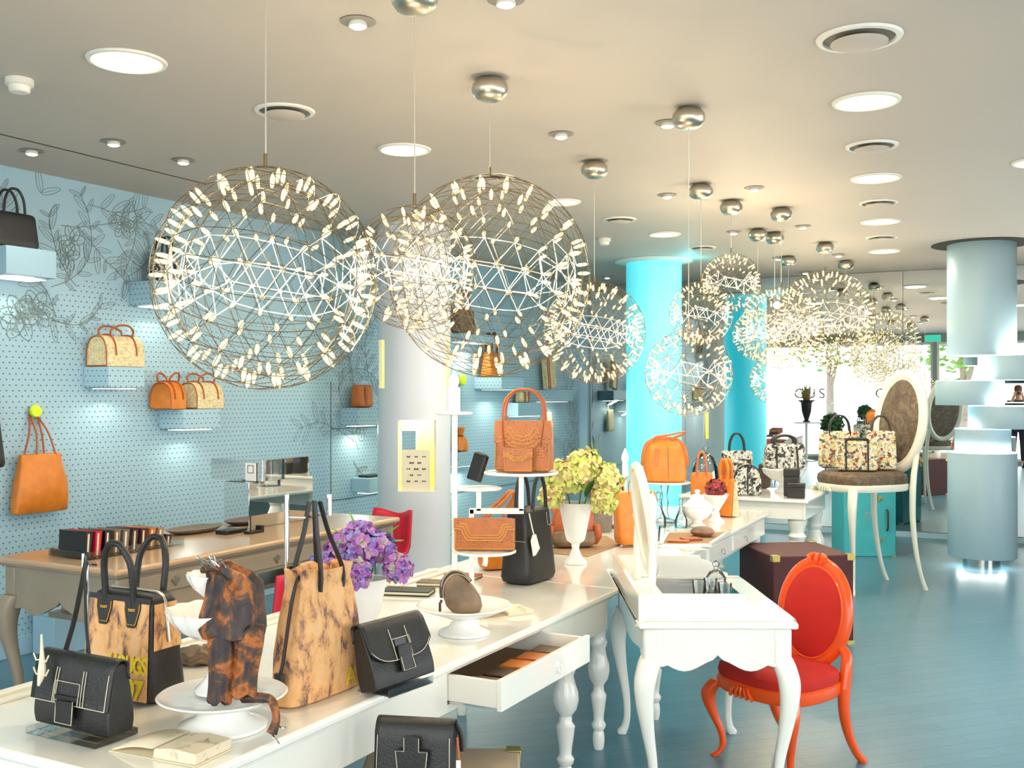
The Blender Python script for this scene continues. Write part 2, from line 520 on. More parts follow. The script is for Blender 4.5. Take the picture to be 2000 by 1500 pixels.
TV = Vector((cos(MA), -sin(MA), 0))      # along the shop front
LN = Vector((cos(LA), -sin(LA), 0))      # left wall's normal into the room
def meet(p, d, n, k):
    t = (k - n.dot(p)) / n.dot(d)
    return p + d * t
RW0 = Vector((3.6, 0, 0))
c_fl = meet(LP, LE, MN, FRONT); c_bl = meet(LP, LE, MN, MD)
c_fr = meet(RW0, MN, MN, FRONT); c_br = meet(RW0, MN, MN, MD)
poly = [(p.x, p.y) for p in (c_fl, c_fr, c_br, c_bl)]
def grow(k):
    c = (c_fl + c_fr + c_br + c_bl) / 4
    return [((p - c) * k + c) for p in (c_fl, c_fr, c_br, c_bl)]
gp = [(p.x, p.y) for p in grow(1.03)]
struct('floor', MB().prism(gp, -0.1, 0.0, 'xy'), floor_mat(), smooth=False)
struct('ceiling', MB().prism(gp, CEIL, CEIL + 0.1, 'xy'), M['ceil'], smooth=False)

# left wall, in its own frame: x along the wall, -y into the room
LRZ = pi / 2 - LA
LLEN0 = (c_fl - LP).dot(LE); LLEN1 = (c_bl - LP).dot(LE)
wl = struct('wall_left', MB().box(((LLEN0 + LLEN1) / 2, 0.06, CEIL / 2), (LLEN1 - LLEN0 + 0.2, 0.12, CEIL)), M['wallblue'], smooth=False, loc=LP, rz=LRZ)
struct('baseboard_left', MB().box(((LLEN0 + LLEN1) / 2, -0.008, 0.06), (LLEN1 - LLEN0 - 0.1, 0.016, 0.12)), M['plainblue'], smooth=False, bevel=0.004, loc=LP, rz=LRZ)

def WL(px, py, off=0.0):
    """picture position on the plane standing off from the left wall -> (u, z, Y)"""
    q = LP + LN * off
    k = (px - 1000) / F
    tn = LE.x / LE.y
    Y = (q.x - tn * q.y) / (k - tn)
    p = Vector((k * Y, Y, 0))
    return (p - LP).dot(LE), EYE + (HY - py) / F * Y, Y

def onwall(u, off, z):
    return LP + LE * u + LN * off + Vector((0, 0, z))

# seams between the wall panels
sm = MB()
for (a, b) in (((646, 745), (646, 975)), ((646, 838), (742, 812)), ((646, 978), (742, 958)), ((880, 964), (1120, 900)), ((880, 1045), (1040, 1003)), ((640, 1080), (742, 1052))):
    (u0, z0, _), (u1, z1, _) = WL(*a), WL(*b)
    if abs(u1 - u0) > 0.3: z1 = z0
    du, dz = u1 - u0, z1 - z0
    L = sqrt(du * du + dz * dz)
    sm.box(((u0 + u1) / 2, -0.001, (z0 + z1) / 2), (max(abs(du), 0.006), 0.003, max(abs(dz), 0.006)))
struct('panel_seam', sm, M['darkgap'], wl, smooth=False)

# drawn flowers and leaves on the wall
def leafloop(mb, x, z, a, L, y=-0.002, w=0.32, r=0.0017):
    pts = []
    for t in range(13):
        q = t / 12 * 2 * pi
        s = (1 - cos(q)) / 2
        side = sin(q) * w * L * 0.5 * (1 - 0.3 * s)
        pts.append((x + cos(a) * s * L - sin(a) * side, y, z + sin(a) * s * L + cos(a) * side))
    mb.tube(pts[:-1], r, 4, closed=True)
    mb.tube([(x, y, z), (x + cos(a) * L * 0.8, y, z + sin(a) * L * 0.8)], r * 0.7, 4)
def vine(mb, x, z, a, n, step, curl, rnd, leafL=0.10, y=-0.002):
    pts = [(x, y, z)]
    for i in range(n):
        a += curl + rnd.uniform(-0.25, 0.25)
        x += cos(a) * step; z += sin(a) * step
        if z > 2.9: break
        pts.append((x, y, z))
        for sgn in (-1, 1):
            if rnd.random() < 0.95: leafloop(mb, x, z, a + sgn * rnd.uniform(0.5, 1.1), leafL * rnd.uniform(0.5, 1.2), y)
    if len(pts) > 2: mb.tube(pts, 0.0025, 4, smooth=3)
def bloom(mb, x, z, R, rnd, y=-0.002):
    for k in range(6):
        a = k * pi / 3 + rnd.uniform(-0.2, 0.2)
        leafloop(mb, x, z, a, R, y, 0.75, 0.0025)
    mb.tube([(x + R * 0.22 * cos(t), y, z + R * 0.22 * sin(t)) for t in [i * pi / 4 for i in range(8)]], 0.002, 4, closed=True)
rnd = random.Random(5)
fl = MB()
for (px, py, ang, n, st, cu) in ((20, 470, 2.0, 8, 0.10, -0.15), (110, 620, 1.6, 7, 0.08, 0.2), (150, 560, 2.4, 6, 0.08, -0.25), (175, 400, -0.2, 8, 0.09, 0.12), (260, 400, -1.2, 6, 0.08, -0.2), (90, 520, 2.6, 6, 0.09, 0.2), (300, 430, -1.0, 5, 0.08, 0.15), (675, 850, 2.3, 6, 0.10, 0.15), (720, 740, 2.0, 7, 0.10, -0.2), (60, 400, 0.9, 8, 0.11, -0.28), (100, 560, 0.4, 9, 0.11, 0.16), (120, 440, 0.1, 10, 0.12, -0.05), (150, 440, -0.9, 7, 0.10, 0.1), (60, 580, -1.0, 6, 0.10, 0.3), (215, 420, 0.5, 7, 0.10, -0.4), (230, 470, -1.3, 5, 0.09, 0.2),
                             (690, 780, 1.5, 9, 0.12, 0.1), (660, 760, 1.1, 8, 0.11, -0.2), (700, 880, 1.9, 8, 0.12, -0.1), (715, 700, 2.2, 7, 0.10, 0.1), (690, 900, -1.2, 5, 0.10, 0.1),
                             (1110, 830, 1.4, 7, 0.12, 0.1), (1118, 960, 1.7, 8, 0.14, -0.1), (1128, 900, 1.2, 7, 0.12, 0.2), (1112, 1000, 1.5, 6, 0.14, 0.1)):
    u, z, Y = WL(px, py)
    vine(fl, u, z, ang, n, st, cu, rnd, 0.016 * Y + 0.035)
for (px, py, R) in ((40, 620, 0.15), (70, 605, 0.13), (140, 470, 0.10), (240, 440, 0.10), (130, 500, 0.10), (700, 830, 0.16), (1118, 880, 0.16)):
    u, z, Y = WL(px, py)
    bloom(fl, u, z, R, rnd)
for k in range(7):
    u, z, Y = WL(20 + rnd.uniform(-18, 50), 615 + rnd.uniform(-22, 30))
    fl.tube([(u + 0.05 * cos(t), -0.002, z + 0.05 * sin(t)) for t in [i * pi / 5 for i in range(10)]], 0.0022, 4, closed=True)
struct('floral_drawing', fl, M['ink'], wl)

# mirror wall at the back
MRZ = -MA
mw = (c_br - c_bl).length
mo = c_bl
struct('wall_back', MB().box((mw / 2, 0.1, CEIL / 2), (mw + 0.1, 0.12, CEIL)), M['plainblue'], smooth=False, loc=mo, rz=MRZ)
mir = thing('wall_mirror', 'floor to ceiling mirror panels covering the whole back wall', 'mirror', mo, MRZ)
x = 0.12; k = 0
while x < mw - 0.02:
    w = min(1.25, mw - x - 0.01)
    ob('mirror_panel', MB().box((x + w / 2, 0.02, CEIL / 2 + 0.03), (w - 0.004, 0.03, CEIL - 0.07)), M['mirror'], mir, smooth=False)
    x += w
struct('baseboard_back', MB().box((mw / 2, -0.004, 0.03), (mw - 0.1, 0.05, 0.06)), M['greyblue'], smooth=False, loc=mo, rz=MRZ)
struct('trim_1', MB().box((0.055, -0.02, CEIL / 2), (0.11, 0.10, CEIL - 0.01)), M['plainblue'], smooth=False, loc=mo, rz=MRZ)

# shop front behind the camera: piers, header and glass
FO = MN * FRONT
ft0 = (c_fl - FO).dot(TV); ft1 = (c_fr - FO).dot(TV)
wins = [(-5.5, -1.62), (-1.54, 1.25), (1.33, ft1 - 0.25)]
def front_wall(name, o, rz, t0, t1, wins, zb, zt, out):
    """wall with openings in local x; the outside lies towards local y * out"""
    mb = MB()
    edges = [t0] + [e for w in wins for e in w] + [t1]
    for i in range(0, len(edges), 2):
        a, b = edges[i], edges[i + 1]
        if b - a > 0.005: mb.box(((a + b) / 2, out * 0.1, CEIL / 2), (b - a, 0.2, CEIL))
    for a, b in wins:
        mb.box(((a + b) / 2, out * 0.1, (zt + CEIL) / 2), (b - a, 0.2, CEIL - zt))
        mb.box(((a + b) / 2, out * 0.1, zb / 2), (b - a, 0.2, zb))
    return struct(name, mb, M['wallgrey'], smooth=False, loc=o, rz=rz)
front_wall('wall_front', FO, MRZ, ft0 - 0.3, ft1 + 0.3, wins, 0.08, 2.77, -1)
wi = 1
def window(o, rz, a, b, zb, zt, out):
    global wi
    w = thing('window_%d' % wi, 'tall shop window', 'window', o, rz)
    for kx in ('label', 'category'): del w[kx]
    w['kind'] = 'structure'
    wi += 1
    fr = MB()
    for xx in (a + 0.03, b - 0.03): fr.box((xx, out * 0.1, (zb + zt) / 2), (0.05, 0.08, zt - zb - 0.01))
    for zz in (zb + 0.03, zt - 0.03): fr.box(((a + b) / 2, out * 0.1, zz), (b - a - 0.11, 0.08, 0.05))
    ob('window_frame', fr, M['wmetal'], w, smooth=False)
    ob('window_pane', MB().box(((a + b) / 2, out * 0.1, (zb + zt) / 2), (b - a - 0.11, 0.008, zt - zb - 0.11)), M['glass'], w, smooth=False)
    lp = lamp('window_portal', 'AREA', ((a + b) / 2, out * 0.22, (zb + zt) / 2), 1, (1, 1, 1), w, shape='RECTANGLE')
    lp.data.size = b - a - 0.1; lp.data.size_y = zt - zb - 0.1
    lp.rotation_euler = (-pi / 2 * out * -1, 0, 0)
    lp.data.cycles.is_portal = True
for a, b in wins: window(FO, MRZ, a, b, 0.08, 2.77, -1)
# right wall: glazed as well
RLEN0 = -1.2; RLEN1 = (c_br - RW0).dot(MN)
RRZ = pi / 2 - MA
rw = [(-0.6, 1.8), (2.1, 4.5), (4.8, 7.2)]
front_wall('wall_right', RW0, RRZ, RLEN0, RLEN1 + 0.3, rw, 0.3, 2.35, -1)
for a, b in rw: window(RW0, RRZ, a, b, 0.3, 2.35, -1)

# pavement and street outside
struct('pavement', MB().box((0, -8, -0.16), (44, 14.0, 0.1)), paint('pale street paving', srgb(190, 188, 182), 0.8, 0, 0.06, 2), smooth=False, loc=FO, rz=MRZ)

# ------------------------------------------------------------------ columns
def hollow(mb, R, r, z0, z1, holes, seg=96, a0=0.0):
    """cylinder shell; holes = (phi0, phi1, za, zb) with phi measured from the side that faces the camera"""
    zs = sorted({z0, z1} | {h[2] for h in holes} | {h[3] for h in holes})
    ph = sorted({-pi + 2 * pi * k / seg for k in range(seg)} | {h[0] for h in holes} | {h[1] for h in holes})
    def P(rr, p, z):
        a = -pi / 2 + a0 + p
        return (rr * cos(a), rr * sin(a), z)
    n = len(ph)
    def op(i, j):
        p0 = ph[i % n]; p1 = ph[(i + 1) % n] if (i + 1) % n else ph[0] + 2 * pi
        if j < 0 or j >= len(zs) - 1: return True
        pm, zm = (p0 + p1) / 2, (zs[j] + zs[j + 1]) / 2
        return any(h[2] < zm < h[3] and (h[0] < pm < h[1] or h[0] < pm - 2 * pi < h[1] or h[0] < pm + 2 * pi < h[1]) for h in holes)
    for i in range(n):
        p0 = ph[i]; p1 = ph[(i + 1) % n]
        for j in range(len(zs) - 1):
            if op(i, j): continue
            za, zb = zs[j], zs[j + 1]
            o_ = [P(R, p0, za), P(R, p1, za), P(R, p1, zb), P(R, p0, zb)]
            i_ = [P(r, p0, za), P(r, p1, za), P(r, p1, zb), P(r, p0, zb)]
            mb.add(o_, [(0, 1, 2, 3)]); mb.add(i_, [(3, 2, 1, 0)])
            for (di, dj, e) in ((-1, 0, (0, 3)), (1, 0, (1, 2)), (0, -1, (0, 1)), (0, 1, (3, 2))):
                if op(i + di, j + dj):
                    mb.add([o_[e[0]], o_[e[1]], i_[e[1]], i_[e[0]]], [(0, 1, 2, 3)])
    return mb

CY1 = Vector((-0.807, 8.45, 0))
col = thing('niche_column', 'round pale column with square lit niches near the left wall', 'column', CY1, 0)
va = atan2(-CY1.x, CY1.y)        # turn towards the camera
holes = [(-0.45, 0.62, 0.815, 1.385), (pi - 0.05, pi + 0.42, 0.83, 1.28), (1.05, 1.36, 1.645, 2.09), (-1.80, -0.93, 1.64, 2.03), (-0.86, -0.2, 0.12, 0.63)]
ob('column_shell', hollow(MB(), 0.30, 0.272, 0.0, CEIL, holes, a0=va), M['colblue'], col)
ob('niche_floor', MB().lathe([(0, 0.79), (0.298, 0.79), (0.298, 0.8155), (0, 0.8155)], 64), M['china'], col)
ob('niche_roof', MB().lathe([(0, 1.39), (0.27, 1.39), (0.27, 1.41), (0, 1.41)], 64), M['nicheglow'], col)
ob('niche_lining', hollow(MB(), 0.2715, 0.262, 0.0, CEIL - 0.01, [(h[0] - 0.05, h[1] + 0.05, h[2] - 0.002, h[3] + 0.002) for h in holes], a0=va), M['nicheglow'], col)
lamp('niche_lamp', 'POINT', (0, 0.08, 1.33), 5, (1, 0.9, 0.5), col, 0.04)
lamp('niche_lamp', 'POINT', (0, 0, 0.4), 5, (1, 0.9, 0.5), col, 0.04)
lamp('niche_lamp', 'POINT', (0, 0, 1.9), 5, (1, 0.9, 0.5), col, 0.04)

# card with little bows standing in the niche
card = thing('bow_card', 'cream card printed with rows of small black bows in the column niche', 'card', CY1 + Vector((0.035, -0.25, 0.8165)), 0.02)
ob('sheet', MB().box((0.005, 0, 0.165), (0.225, 0.006, 0.33)), M['cream'], card, smooth=False)
gl = MB()
for r_, cnt in enumerate((3, 2, 3, 2, 3)):
    for c_ in range(cnt):
        x0 = 0.005 + (c_ - (cnt - 1) / 2) * 0.062 + (0 if cnt == 3 else -0.006)
        z0 = 0.275 - r_ * 0.049
        kd = (r_ * 3 + c_) % 4
        w_ = 0.017 - 0.003 * (kd == 1); h_ = 0.009 - 0.003 * (kd == 2)
        for sg in (-1, 1):
            gl.prism([(x0, z0 - 0.002), (x0 + sg * w_, z0 - h_), (x0 + sg * w_ * (0.7 if kd != 3 else 1), z0), (x0 + sg * w_, z0 + h_), (x0, z0 + 0.002)], -0.0042, -0.0032)
        if kd in (0, 3): gl.box((x0, -0.0038, z0 - 0.004), (0.005, 0.001, 0.012))
ob('bow_print', gl, M['blackpl'], card, smooth=False)

CY2 = Vector((1.468, 10.6, 0))
cc = thing('turquoise_column', 'glowing turquoise round column in front of the mirror wall', 'column', CY2)
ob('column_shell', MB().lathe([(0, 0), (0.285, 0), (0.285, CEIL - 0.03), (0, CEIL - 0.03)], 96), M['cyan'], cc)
ob('ceiling_ring', MB().lathe([(0.288, CEIL - 0.028), (0.40, CEIL - 0.012), (0.40, CEIL - 0.002), (0.288, CEIL - 0.002)], 64), M['ceilwhite'], cc)
lamp('column_uplight', 'POINT', (0.32, -0.28, CEIL - 0.15), 3, (0.1, 0.85, 1), cc, 0.05)

CY3 = Vector((4.31, 9.4, 0))
rc = thing('sliced_column', 'grey blue round column of shifted slices with lit gaps on the right', 'column', CY3)
va3 = atan2(-CY3.x, CY3.y)
tv3 = Vector((cos(va3), sin(va3), 0))          # to the right as the camera sees it
def zz(py, Y=9.15): return EYE + (HY - py) / F * Y
pxm = 9.4 / F / cos(va3) * 0.93
slices = [(1917, 693, 455, 0.293), (1971, 742, 694.5, 0.293), (1896, 792, 743.5, 0.293), (1954, 838, 793.5, 0.293), (1919, 885, 839.5, 0.238), (1918, 1094, 886.5, 0.293)]
for i, (cx, yb, yt, R) in enumerate(slices):
    off = tv3 * ((cx - 1917) * pxm)
    z0, z1 = zz(yb), zz(yt)
    if i == 0: z1 = CEIL - 0.002
    ob('column_slice', MB().lathe([(0, z0), (R - 0.002, z0), (R, z0 + 0.003), (R, z1 - 0.003), (R - 0.002, z1), (0, z1)], 96, off), M['greyblue'], rc)
    if i > 0:
        ob('light_panel', MB().lathe([(0, z1), (R - 0.006, z1), (R - 0.006, z1 + 0.004), (0, z1 + 0.004)], 48, off), M['columnglow'], rc)
ob('light_panel', MB().lathe([(0.165, 0.097), (0.21, 0.097), (0.21, 0.099), (0.165, 0.099)], 48), M['columnglow'], rc)
ob('column_foot', MB().lathe([(0, 0), (0.16, 0), (0.16, 0.1), (0, 0.1)], 48), M['chrome'], rc)
ob('ceiling_ring', MB().lathe([(0.30, CEIL - 0.006), (0.43, CEIL - 0.006), (0.43, CEIL - 0.001), (0.30, CEIL - 0.001)], 64), M['darkgap'], rc)
lamp('column_lamp', 'POINT', tv3 * 0.38 + Vector((0, 0, zz(690))), 2.5, (1, 0.97, 0.88), rc, 0.03)

# ------------------------------------------------------------------ ceiling fittings
def ceil_at(px, py, drop=0.0):
    Y = F * (CEIL - drop - EYE) / (HY - py)
    return Vector(((px - 1000) / F * Y, Y, CEIL))
def downlight(px, py, w, label):
    p = ceil_at(px, py)
    R = min(0.20, w / 2 / F * p.y)
    t = thing('downlight', label, 'ceiling light', p, 0, 'large round downlights')
    ob('trim_ring', MB().lathe([(R * 0.86, -0.001), (R * 0.88, -0.012), (R * 0.97, -0.010), (R, -0.001)], 48), M['ceilwhite'], t)
    ob('diffuser', MB().lathe([(0, -0.006), (R * 0.84, -0.006), (R * 0.86, -0.001), (0, -0.001)], 48), M['dl'], t)
    lamp('downlight_lamp', 'AREA', (0, 0, -0.02), 14, (1, 0.95, 0.8), t, R * 1.5, shape='DISK')
    return t
for a in ((248, 118, 152, 'large glowing round downlight near the smoke detector, upper left'), (790, 291, 104, 'glowing round downlight behind the second lamp cord'),
          (1100, 394, 70, 'round downlight just right of the big middle globe lamp'), (1298, 457, 64, 'round downlight above the turquoise column'),
          (1692, 197, 130, 'nearest glowing downlight of the right ceiling row'), (1711, 347, 97, 'second glowing downlight of the right ceiling row'),
          (1720, 432, 76, 'third glowing downlight of the right ceiling row'), (1727, 490, 63, 'farthest glowing downlight of the right ceiling row'),
          (2030, 315, 100, 'glowing downlight cut by the right edge of the picture')):
    downlight(*a)
def vent(px, py, w, label):
    p = ceil_at(px, py)
    R = min(0.24, w / 2 / F * p.y)
    t = thing('air_vent', label, 'air vent', p, 0, 'round ceiling air vents')
    ob('outer_ring', MB().lathe([(R * 0.82, -0.001), (R * 0.84, -0.012), (R * 0.96, -0.010), (R, -0.001)], 48), M['ceilwhite'], t)
    ob('recess', MB().lathe([(0, -0.002), (R * 0.84, -0.002), (R * 0.84, -0.001), (0, -0.001)], 48), M['ventgrey'], t)
    ob('dish', MB().lathe([(0, -0.035), (R * 0.55, -0.032), (R * 0.66, -0.024), (R * 0.66, -0.021), (R * 0.2, -0.024), (R * 0.2, -0.002), (0, -0.002)], 48), M['ceil'], t)
for a in ((1678, 73, 164, 'large round air vent, nearest on the right of the ceiling'), (1703, 284, 100, 'round air vent between the two nearest right downlights'),
          (1716, 395, 74, 'round air vent between the second and third right downlights'), (1722, 463, 60, 'round air vent between the two farthest right downlights'),
          (556, 216, 118, 'round air vent beside the cord of the biggest lamp'), (963, 347, 86, 'round air vent over the top of the big middle globe lamp'),
          (1210, 428, 66, 'round air vent over the lamp before the turquoise column'), (1371, 483, 54, 'small round air vent right of the turquoise column top')):
    vent(*a)
def spot(px, py, label, tilt=(0.35, 0.0), p_=13, col=(1, 0.93, 0.82)):
    p = ceil_at(px, py)
    t = thing('spotlight', label, 'spotlight', p, 0, 'small halogen ceiling spots')
    ob('recess_ring', MB().lathe([(0, -0.001), (0.062, -0.001), (0.066, -0.004), (0.058, -0.006), (0, -0.003)], 32), M['ventgrey'], t)
    ob('lamp_can', MB().lathe([(0, -0.003), (0.03, -0.003), (0.034, -0.012), (0.034, -0.022), (0.031, -0.022), (0, -0.020)], 24), M['ceilwhite'], t)
    ob('lens', MB().lathe([(0, -0.030), (0.022, -0.027), (0.030, -0.022), (0, -0.021)], 24), M['spotglow'], t)
    lamp('spot_lamp', 'SPOT', (0, 0, -0.04), p_, col, t, 0.03, rot=(tilt[0], tilt[1], 0), spot_size=radians(80), spot_blend=0.5)
for a in ((699, 41, 'white spot lamp in the ceiling between the two nearest cords'), (222, 276, 'bright spot lamp over the left wall, second from the left'),
          (62, 294, 'bright spot lamp over the left wall, leftmost'), (358, 312, 'spot lamp over the left wall, left of the biggest globe'),
          (1096, 261, 'spot lamp right of the cord of the big middle globe'), (1304, 239, 'spot lamp beside the canopy of the single long cord'),
          (1303, 380, 'spot lamp left of the pair of canopies in mid ceiling'), (1473, 366, 'spot lamp in mid ceiling above the cluster of canopies'),
          (1433, 452, 'spot lamp just above the highest of the far globe lamps'), (1568, 441, 'spot lamp right of the upper cluster canopy'),
          (1638, 497, 'spot lamp between the two rightmost canopies'), (1520, 503, 'far spot lamp under the twin canopies'), (1573, 531, 'farthest spot lamp before the mirror wall'),
          (988, -2, 'spot lamp cut by the top edge of the picture'), (1186, 540, 'far spot lamp left of the turquoise column')):
    spot(*a)
def smoke(px, py, label):
    p = ceil_at(px, py)
    t = thing('smoke_detector', label, 'smoke detector', p)
    ob('mount', MB().lathe([(0, 0), (0.058, 0), (0.058, -0.026), (0.05, -0.03), (0, -0.03)], 32), M['ceilwhite'], t)
    ob('sensor', MB().lathe([(0, -0.03), (0.045, -0.03), (0.043, -0.052), (0.036, -0.058), (0, -0.058)], 32), M['ceilwhite'], t)
smoke(38, 155, 'white smoke detector on the ceiling near the left edge')
smoke(1180, 466, 'small white detector on the ceiling left of the turquoise column')
# joint line in the ceiling
a, b = ceil_at(-60, 247), ceil_at(402, 359)
d_ = (b - a)
struct('trim_2', MB().box((0, 0, -0.0008), (d_.length, 0.012, 0.003)), M['darkgap'], smooth=False, loc=(a + b) / 2, rz=atan2(d_.y, d_.x))

# ------------------------------------------------------------------ globe lamps
def geo(f):
    """unit geodesic sphere: vertices and edges"""
    bm = bmesh.new(); bmesh.ops.create_icosphere(bm, subdivisions=1, radius=1)
    bm.verts.ensure_lookup_table()
    base = [v.co.copy() for v in bm.verts]; tris = [[v.index for v in fc.verts] for fc in bm.faces]; bm.free()
    key = {}; vs = []; es = set()
    def idx(p):
        q = p.normalized(); k = (round(q.x, 4), round(q.y, 4), round(q.z, 4))
        if k not in key: key[k] = len(vs); vs.append(q)
        return key[k]
    for t in tris:
        A, B, C = (base[i] for i in t)
        g = {}
        for i in range(f + 1):
            for j in range(f + 1 - i):
                g[i, j] = idx(A + (B - A) * (i / f) + (C - A) * (j / f))
        for i in range(f):
            for j in range(f - i):
                a, b, c = g[i, j], g[i + 1, j], g[i, j + 1]
                for e in ((a, b), (b, c), (a, c)): es.add(tuple(sorted(e)))
    return vs, sorted(es)

def canopy_mesh():
    return MB().lathe([(0, 0.0), (0.035, -0.002), (0.06, -0.012), (0.076, -0.032), (0.08, -0.052), (0.076, -0.072), (0.062, -0.09), (0.04, -0.100), (0.015, -0.103), (0, -0.103)], 40)

def globe(R, f, wr, bl, br, nb):
    """globe lamp hanging under its canopy; the root lies on the ceiling, the globe's centre 1 m below it until placed"""
    vs, es = geo(f)
    rot = Matrix.Rotation(radians(31.7), 3, 'X').to_3x3()
    rot = Matrix.Rotation(0.35, 3, 'Z') @ rot
    vs = [rot @ v for v in vs]
    fr = MB()
    lat = MB()
    for a, b in es:
        A, B = vs[a], vs[b]
        fr.tube([A * R, (A * 2 + B).normalized() * R, (A + B * 2).normalized() * R, B * R], wr, 4)
        if max(abs(A.z), abs(B.z)) < 0.36: lat.tube([A * R * 0.86, B * R * 0.86], wr * 1.5, 5)  # inner wires near the equator drawn whiter and thicker as painted bulb glare
        else: fr.tube([A * R * 0.88, B * R * 0.88], wr * 0.7, 4)
    for v in vs: fr.tube([v * R * 0.85, v * R], wr * 0.8, 4)
    fr.tube([(0, 0, R), (0, 0, R + 0.04)], 0.006, 8)
    ctr = Vector((0, 0, 0))
    root = thing('globe_lamp', 'x', 'lamp')
    ob('canopy', canopy_mesh(), M['nickel'], root)
    ob('cord', MB().tube([(0, 0, -0.5), (0, 0, 0.5)], 0.0022, 6), M['cordwire'], root)
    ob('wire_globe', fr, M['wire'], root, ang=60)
    ob('glare_lattice', lat, M['lattice'], root, ang=60)
    prof = [(0, -bl / 2), (br * 0.6, -bl / 2 + 0.002), (br, -bl / 4), (br, bl / 6), (br * 0.5, bl * 0.4), (0, bl / 2)]
    bm = MB().lathe(prof, 8)
    order = sorted(vs, key=lambda v: v.y)
    b0 = None
    rest = MB()
    for i, v in enumerate(order):
        Q = v.to_track_quat('Z', 'Y')
        p = v * (R - bl * 0.45)
        if i < nb:
            if b0 is None:
                b0 = ob('bulb', bm, M['bulb'], root); o = b0
            else:
                o = b0.copy(); COL.objects.link(o); o.parent = root
            o.location = p; o.rotation_mode = 'QUATERNION'; o.rotation_quaternion = Q
        else:
            t = MB().lathe(prof, 6); mt = Q.to_matrix()
            rest.add([mt @ Vector(q) + p for q in t.v], t.f)
    if rest.v:
        o = ob('bulb', rest, M['bulb'], root); o['kind'] = 'stuff'
    return root
protos = {}
def place_globe(kind, cx, cyp, px, py, label, Rpx=None, power=12):
    """canopy at picture (px, py), globe centre at row cyp"""
    Y = F * (CEIL - 0.05 - EYE) / (HY - py) if py is not None else Rpx
    top = Vector(((px - 1000) / F * Y, Y, CEIL))
    cz = EYE + (HY - cyp) / F * Y
    R, f, wr, bl, br, nb = {'S': (0.208, 3, 0.0009, 0.034, 0.0050, 92), 'M': (0.30, 4, 0.0010, 0.043, 0.0058, 100), 'L': (0.435, 4, 0.0013, 0.056, 0.0076, 100)}[kind]
    if kind not in protos:
        protos[kind] = globe(R, f, wr, bl, br, nb); r = protos[kind]
    else:
        r = dup(protos[kind], top)
    r.location = top; r['label'] = label; r['group'] = 'wire globe lamps with tiny bulbs'
    h = cz - CEIL
    for c in r.children:
        b = c.name.split('.')[0]
        if b == 'cord':
            L = -(h + R + 0.04) - 0.1
            c.location = (0, 0, -0.1 - L / 2); c.scale = (1, 1, L)
        elif b == 'canopy': c.location = (0, 0, 0)
        elif b in ('wire_globe', 'glare_lattice'): c.location = (0, 0, h)
    r['_h'] = h
    return r, top + Vector((0, 0, h)), power
G = [('M', 513, 545, 519, None, 'biggest globe lamp hanging at the left front, its canopy out of sight', 2.78),
     ('S', 810, 523, 810, -4, 'small bright globe lamp second from the left, overlapping its neighbours', None),
     ('L', 957, 540, 957, 174, 'large sparser globe lamp in the middle under the front canopy', None),
     ('M', 1163, 650, 1161, 331, 'globe lamp hanging left of the turquoise column', None),
     ('S', 1345, 728, 1345, 230, 'low small globe lamp on the longest cord right of the turquoise column', None),
     ('S', 1369, 612, 1369, 374, 'globe lamp overlapping the right edge of the turquoise column', None),
     ('S', 1428, 552, 1428, 405, 'highest of the far small globe lamps', None),
     ('M', 1526, 640, 1526, 419, 'globe lamp at the middle of the crowded far group', None),
     ('S', 1480, 655, 1480, 459, 'small far globe lamp at the left of the crowded group', None),
     ('S', 1513, 742, 1513, 465, 'lowest small globe lamp of the crowded far group', None),
     ('S', 1540, 665, 1540, 510, 'far small globe lamp behind the crowded group', None),
     ('L', 1612, 622, 1612, 484, 'wide far globe lamp before the mirror wall', None),
     ('M', 1652, 685, 1652, 518, 'far low globe lamp nearest the mirror wall', None)]
placed = []
for kind, cx, cyp, px, py, label, Y0 in G:
    placed.append(place_globe(kind, cx, cyp, px, py, label, Y0))
for r, c, pw in placed:
    h = r['_h']; del r['_h']
    for ch in r.children:
        if ch.name.split('.')[0] == 'bulb':
            ch.location = Vector(ch.location) + Vector((0, 0, h))
    lamp('globe_glow', 'POINT', (0, 0, h), pw, (1, 0.81, 0.54), r, 0.012)

# ================================================================== FURNITURE
TRZ = pi / 2 - TA
TZ = 0.75
TO = Vector((-0.74, 2.19, 0))          # near front corner of the long white table
def ontable(x, y, z=TZ): return TO + TE * x + TP * y + Vector((0, 0, z))

def turned(H, R=0.05, seg=28):
    """turned leg: block, rings, big bulb, foot"""
    p = [(0, 0), (0.42, 0), (0.5, 0.02), (0.55, 0.06), (0.5, 0.10), (0.42, 0.115), (0.62, 0.135), (0.66, 0.155), (0.45, 0.18), (0.5, 0.22), (0.66, 0.30), (0.72, 0.34),
         (0.5, 0.365), (0.48, 0.40), (0.86, 0.44), (1.0, 0.49), (0.96, 0.53), (0.74, 0.58), (0.62, 0.63), (0.74, 0.65), (0.80, 0.67), (0.62, 0.70), (0.68, 0.75), (0.80, 0.79), (0.82, 0.82), (0.62, 0.84), (0.74, 0.86), (0.84, 0.88), (0.84, 0.90), (0.70, 0.905), (0.70, 0.93), (0.86, 0.94), (0.86, 1.0), (0, 1.0)]
    return MB().lathe([(r * R, z * H) for r, z in p], seg)

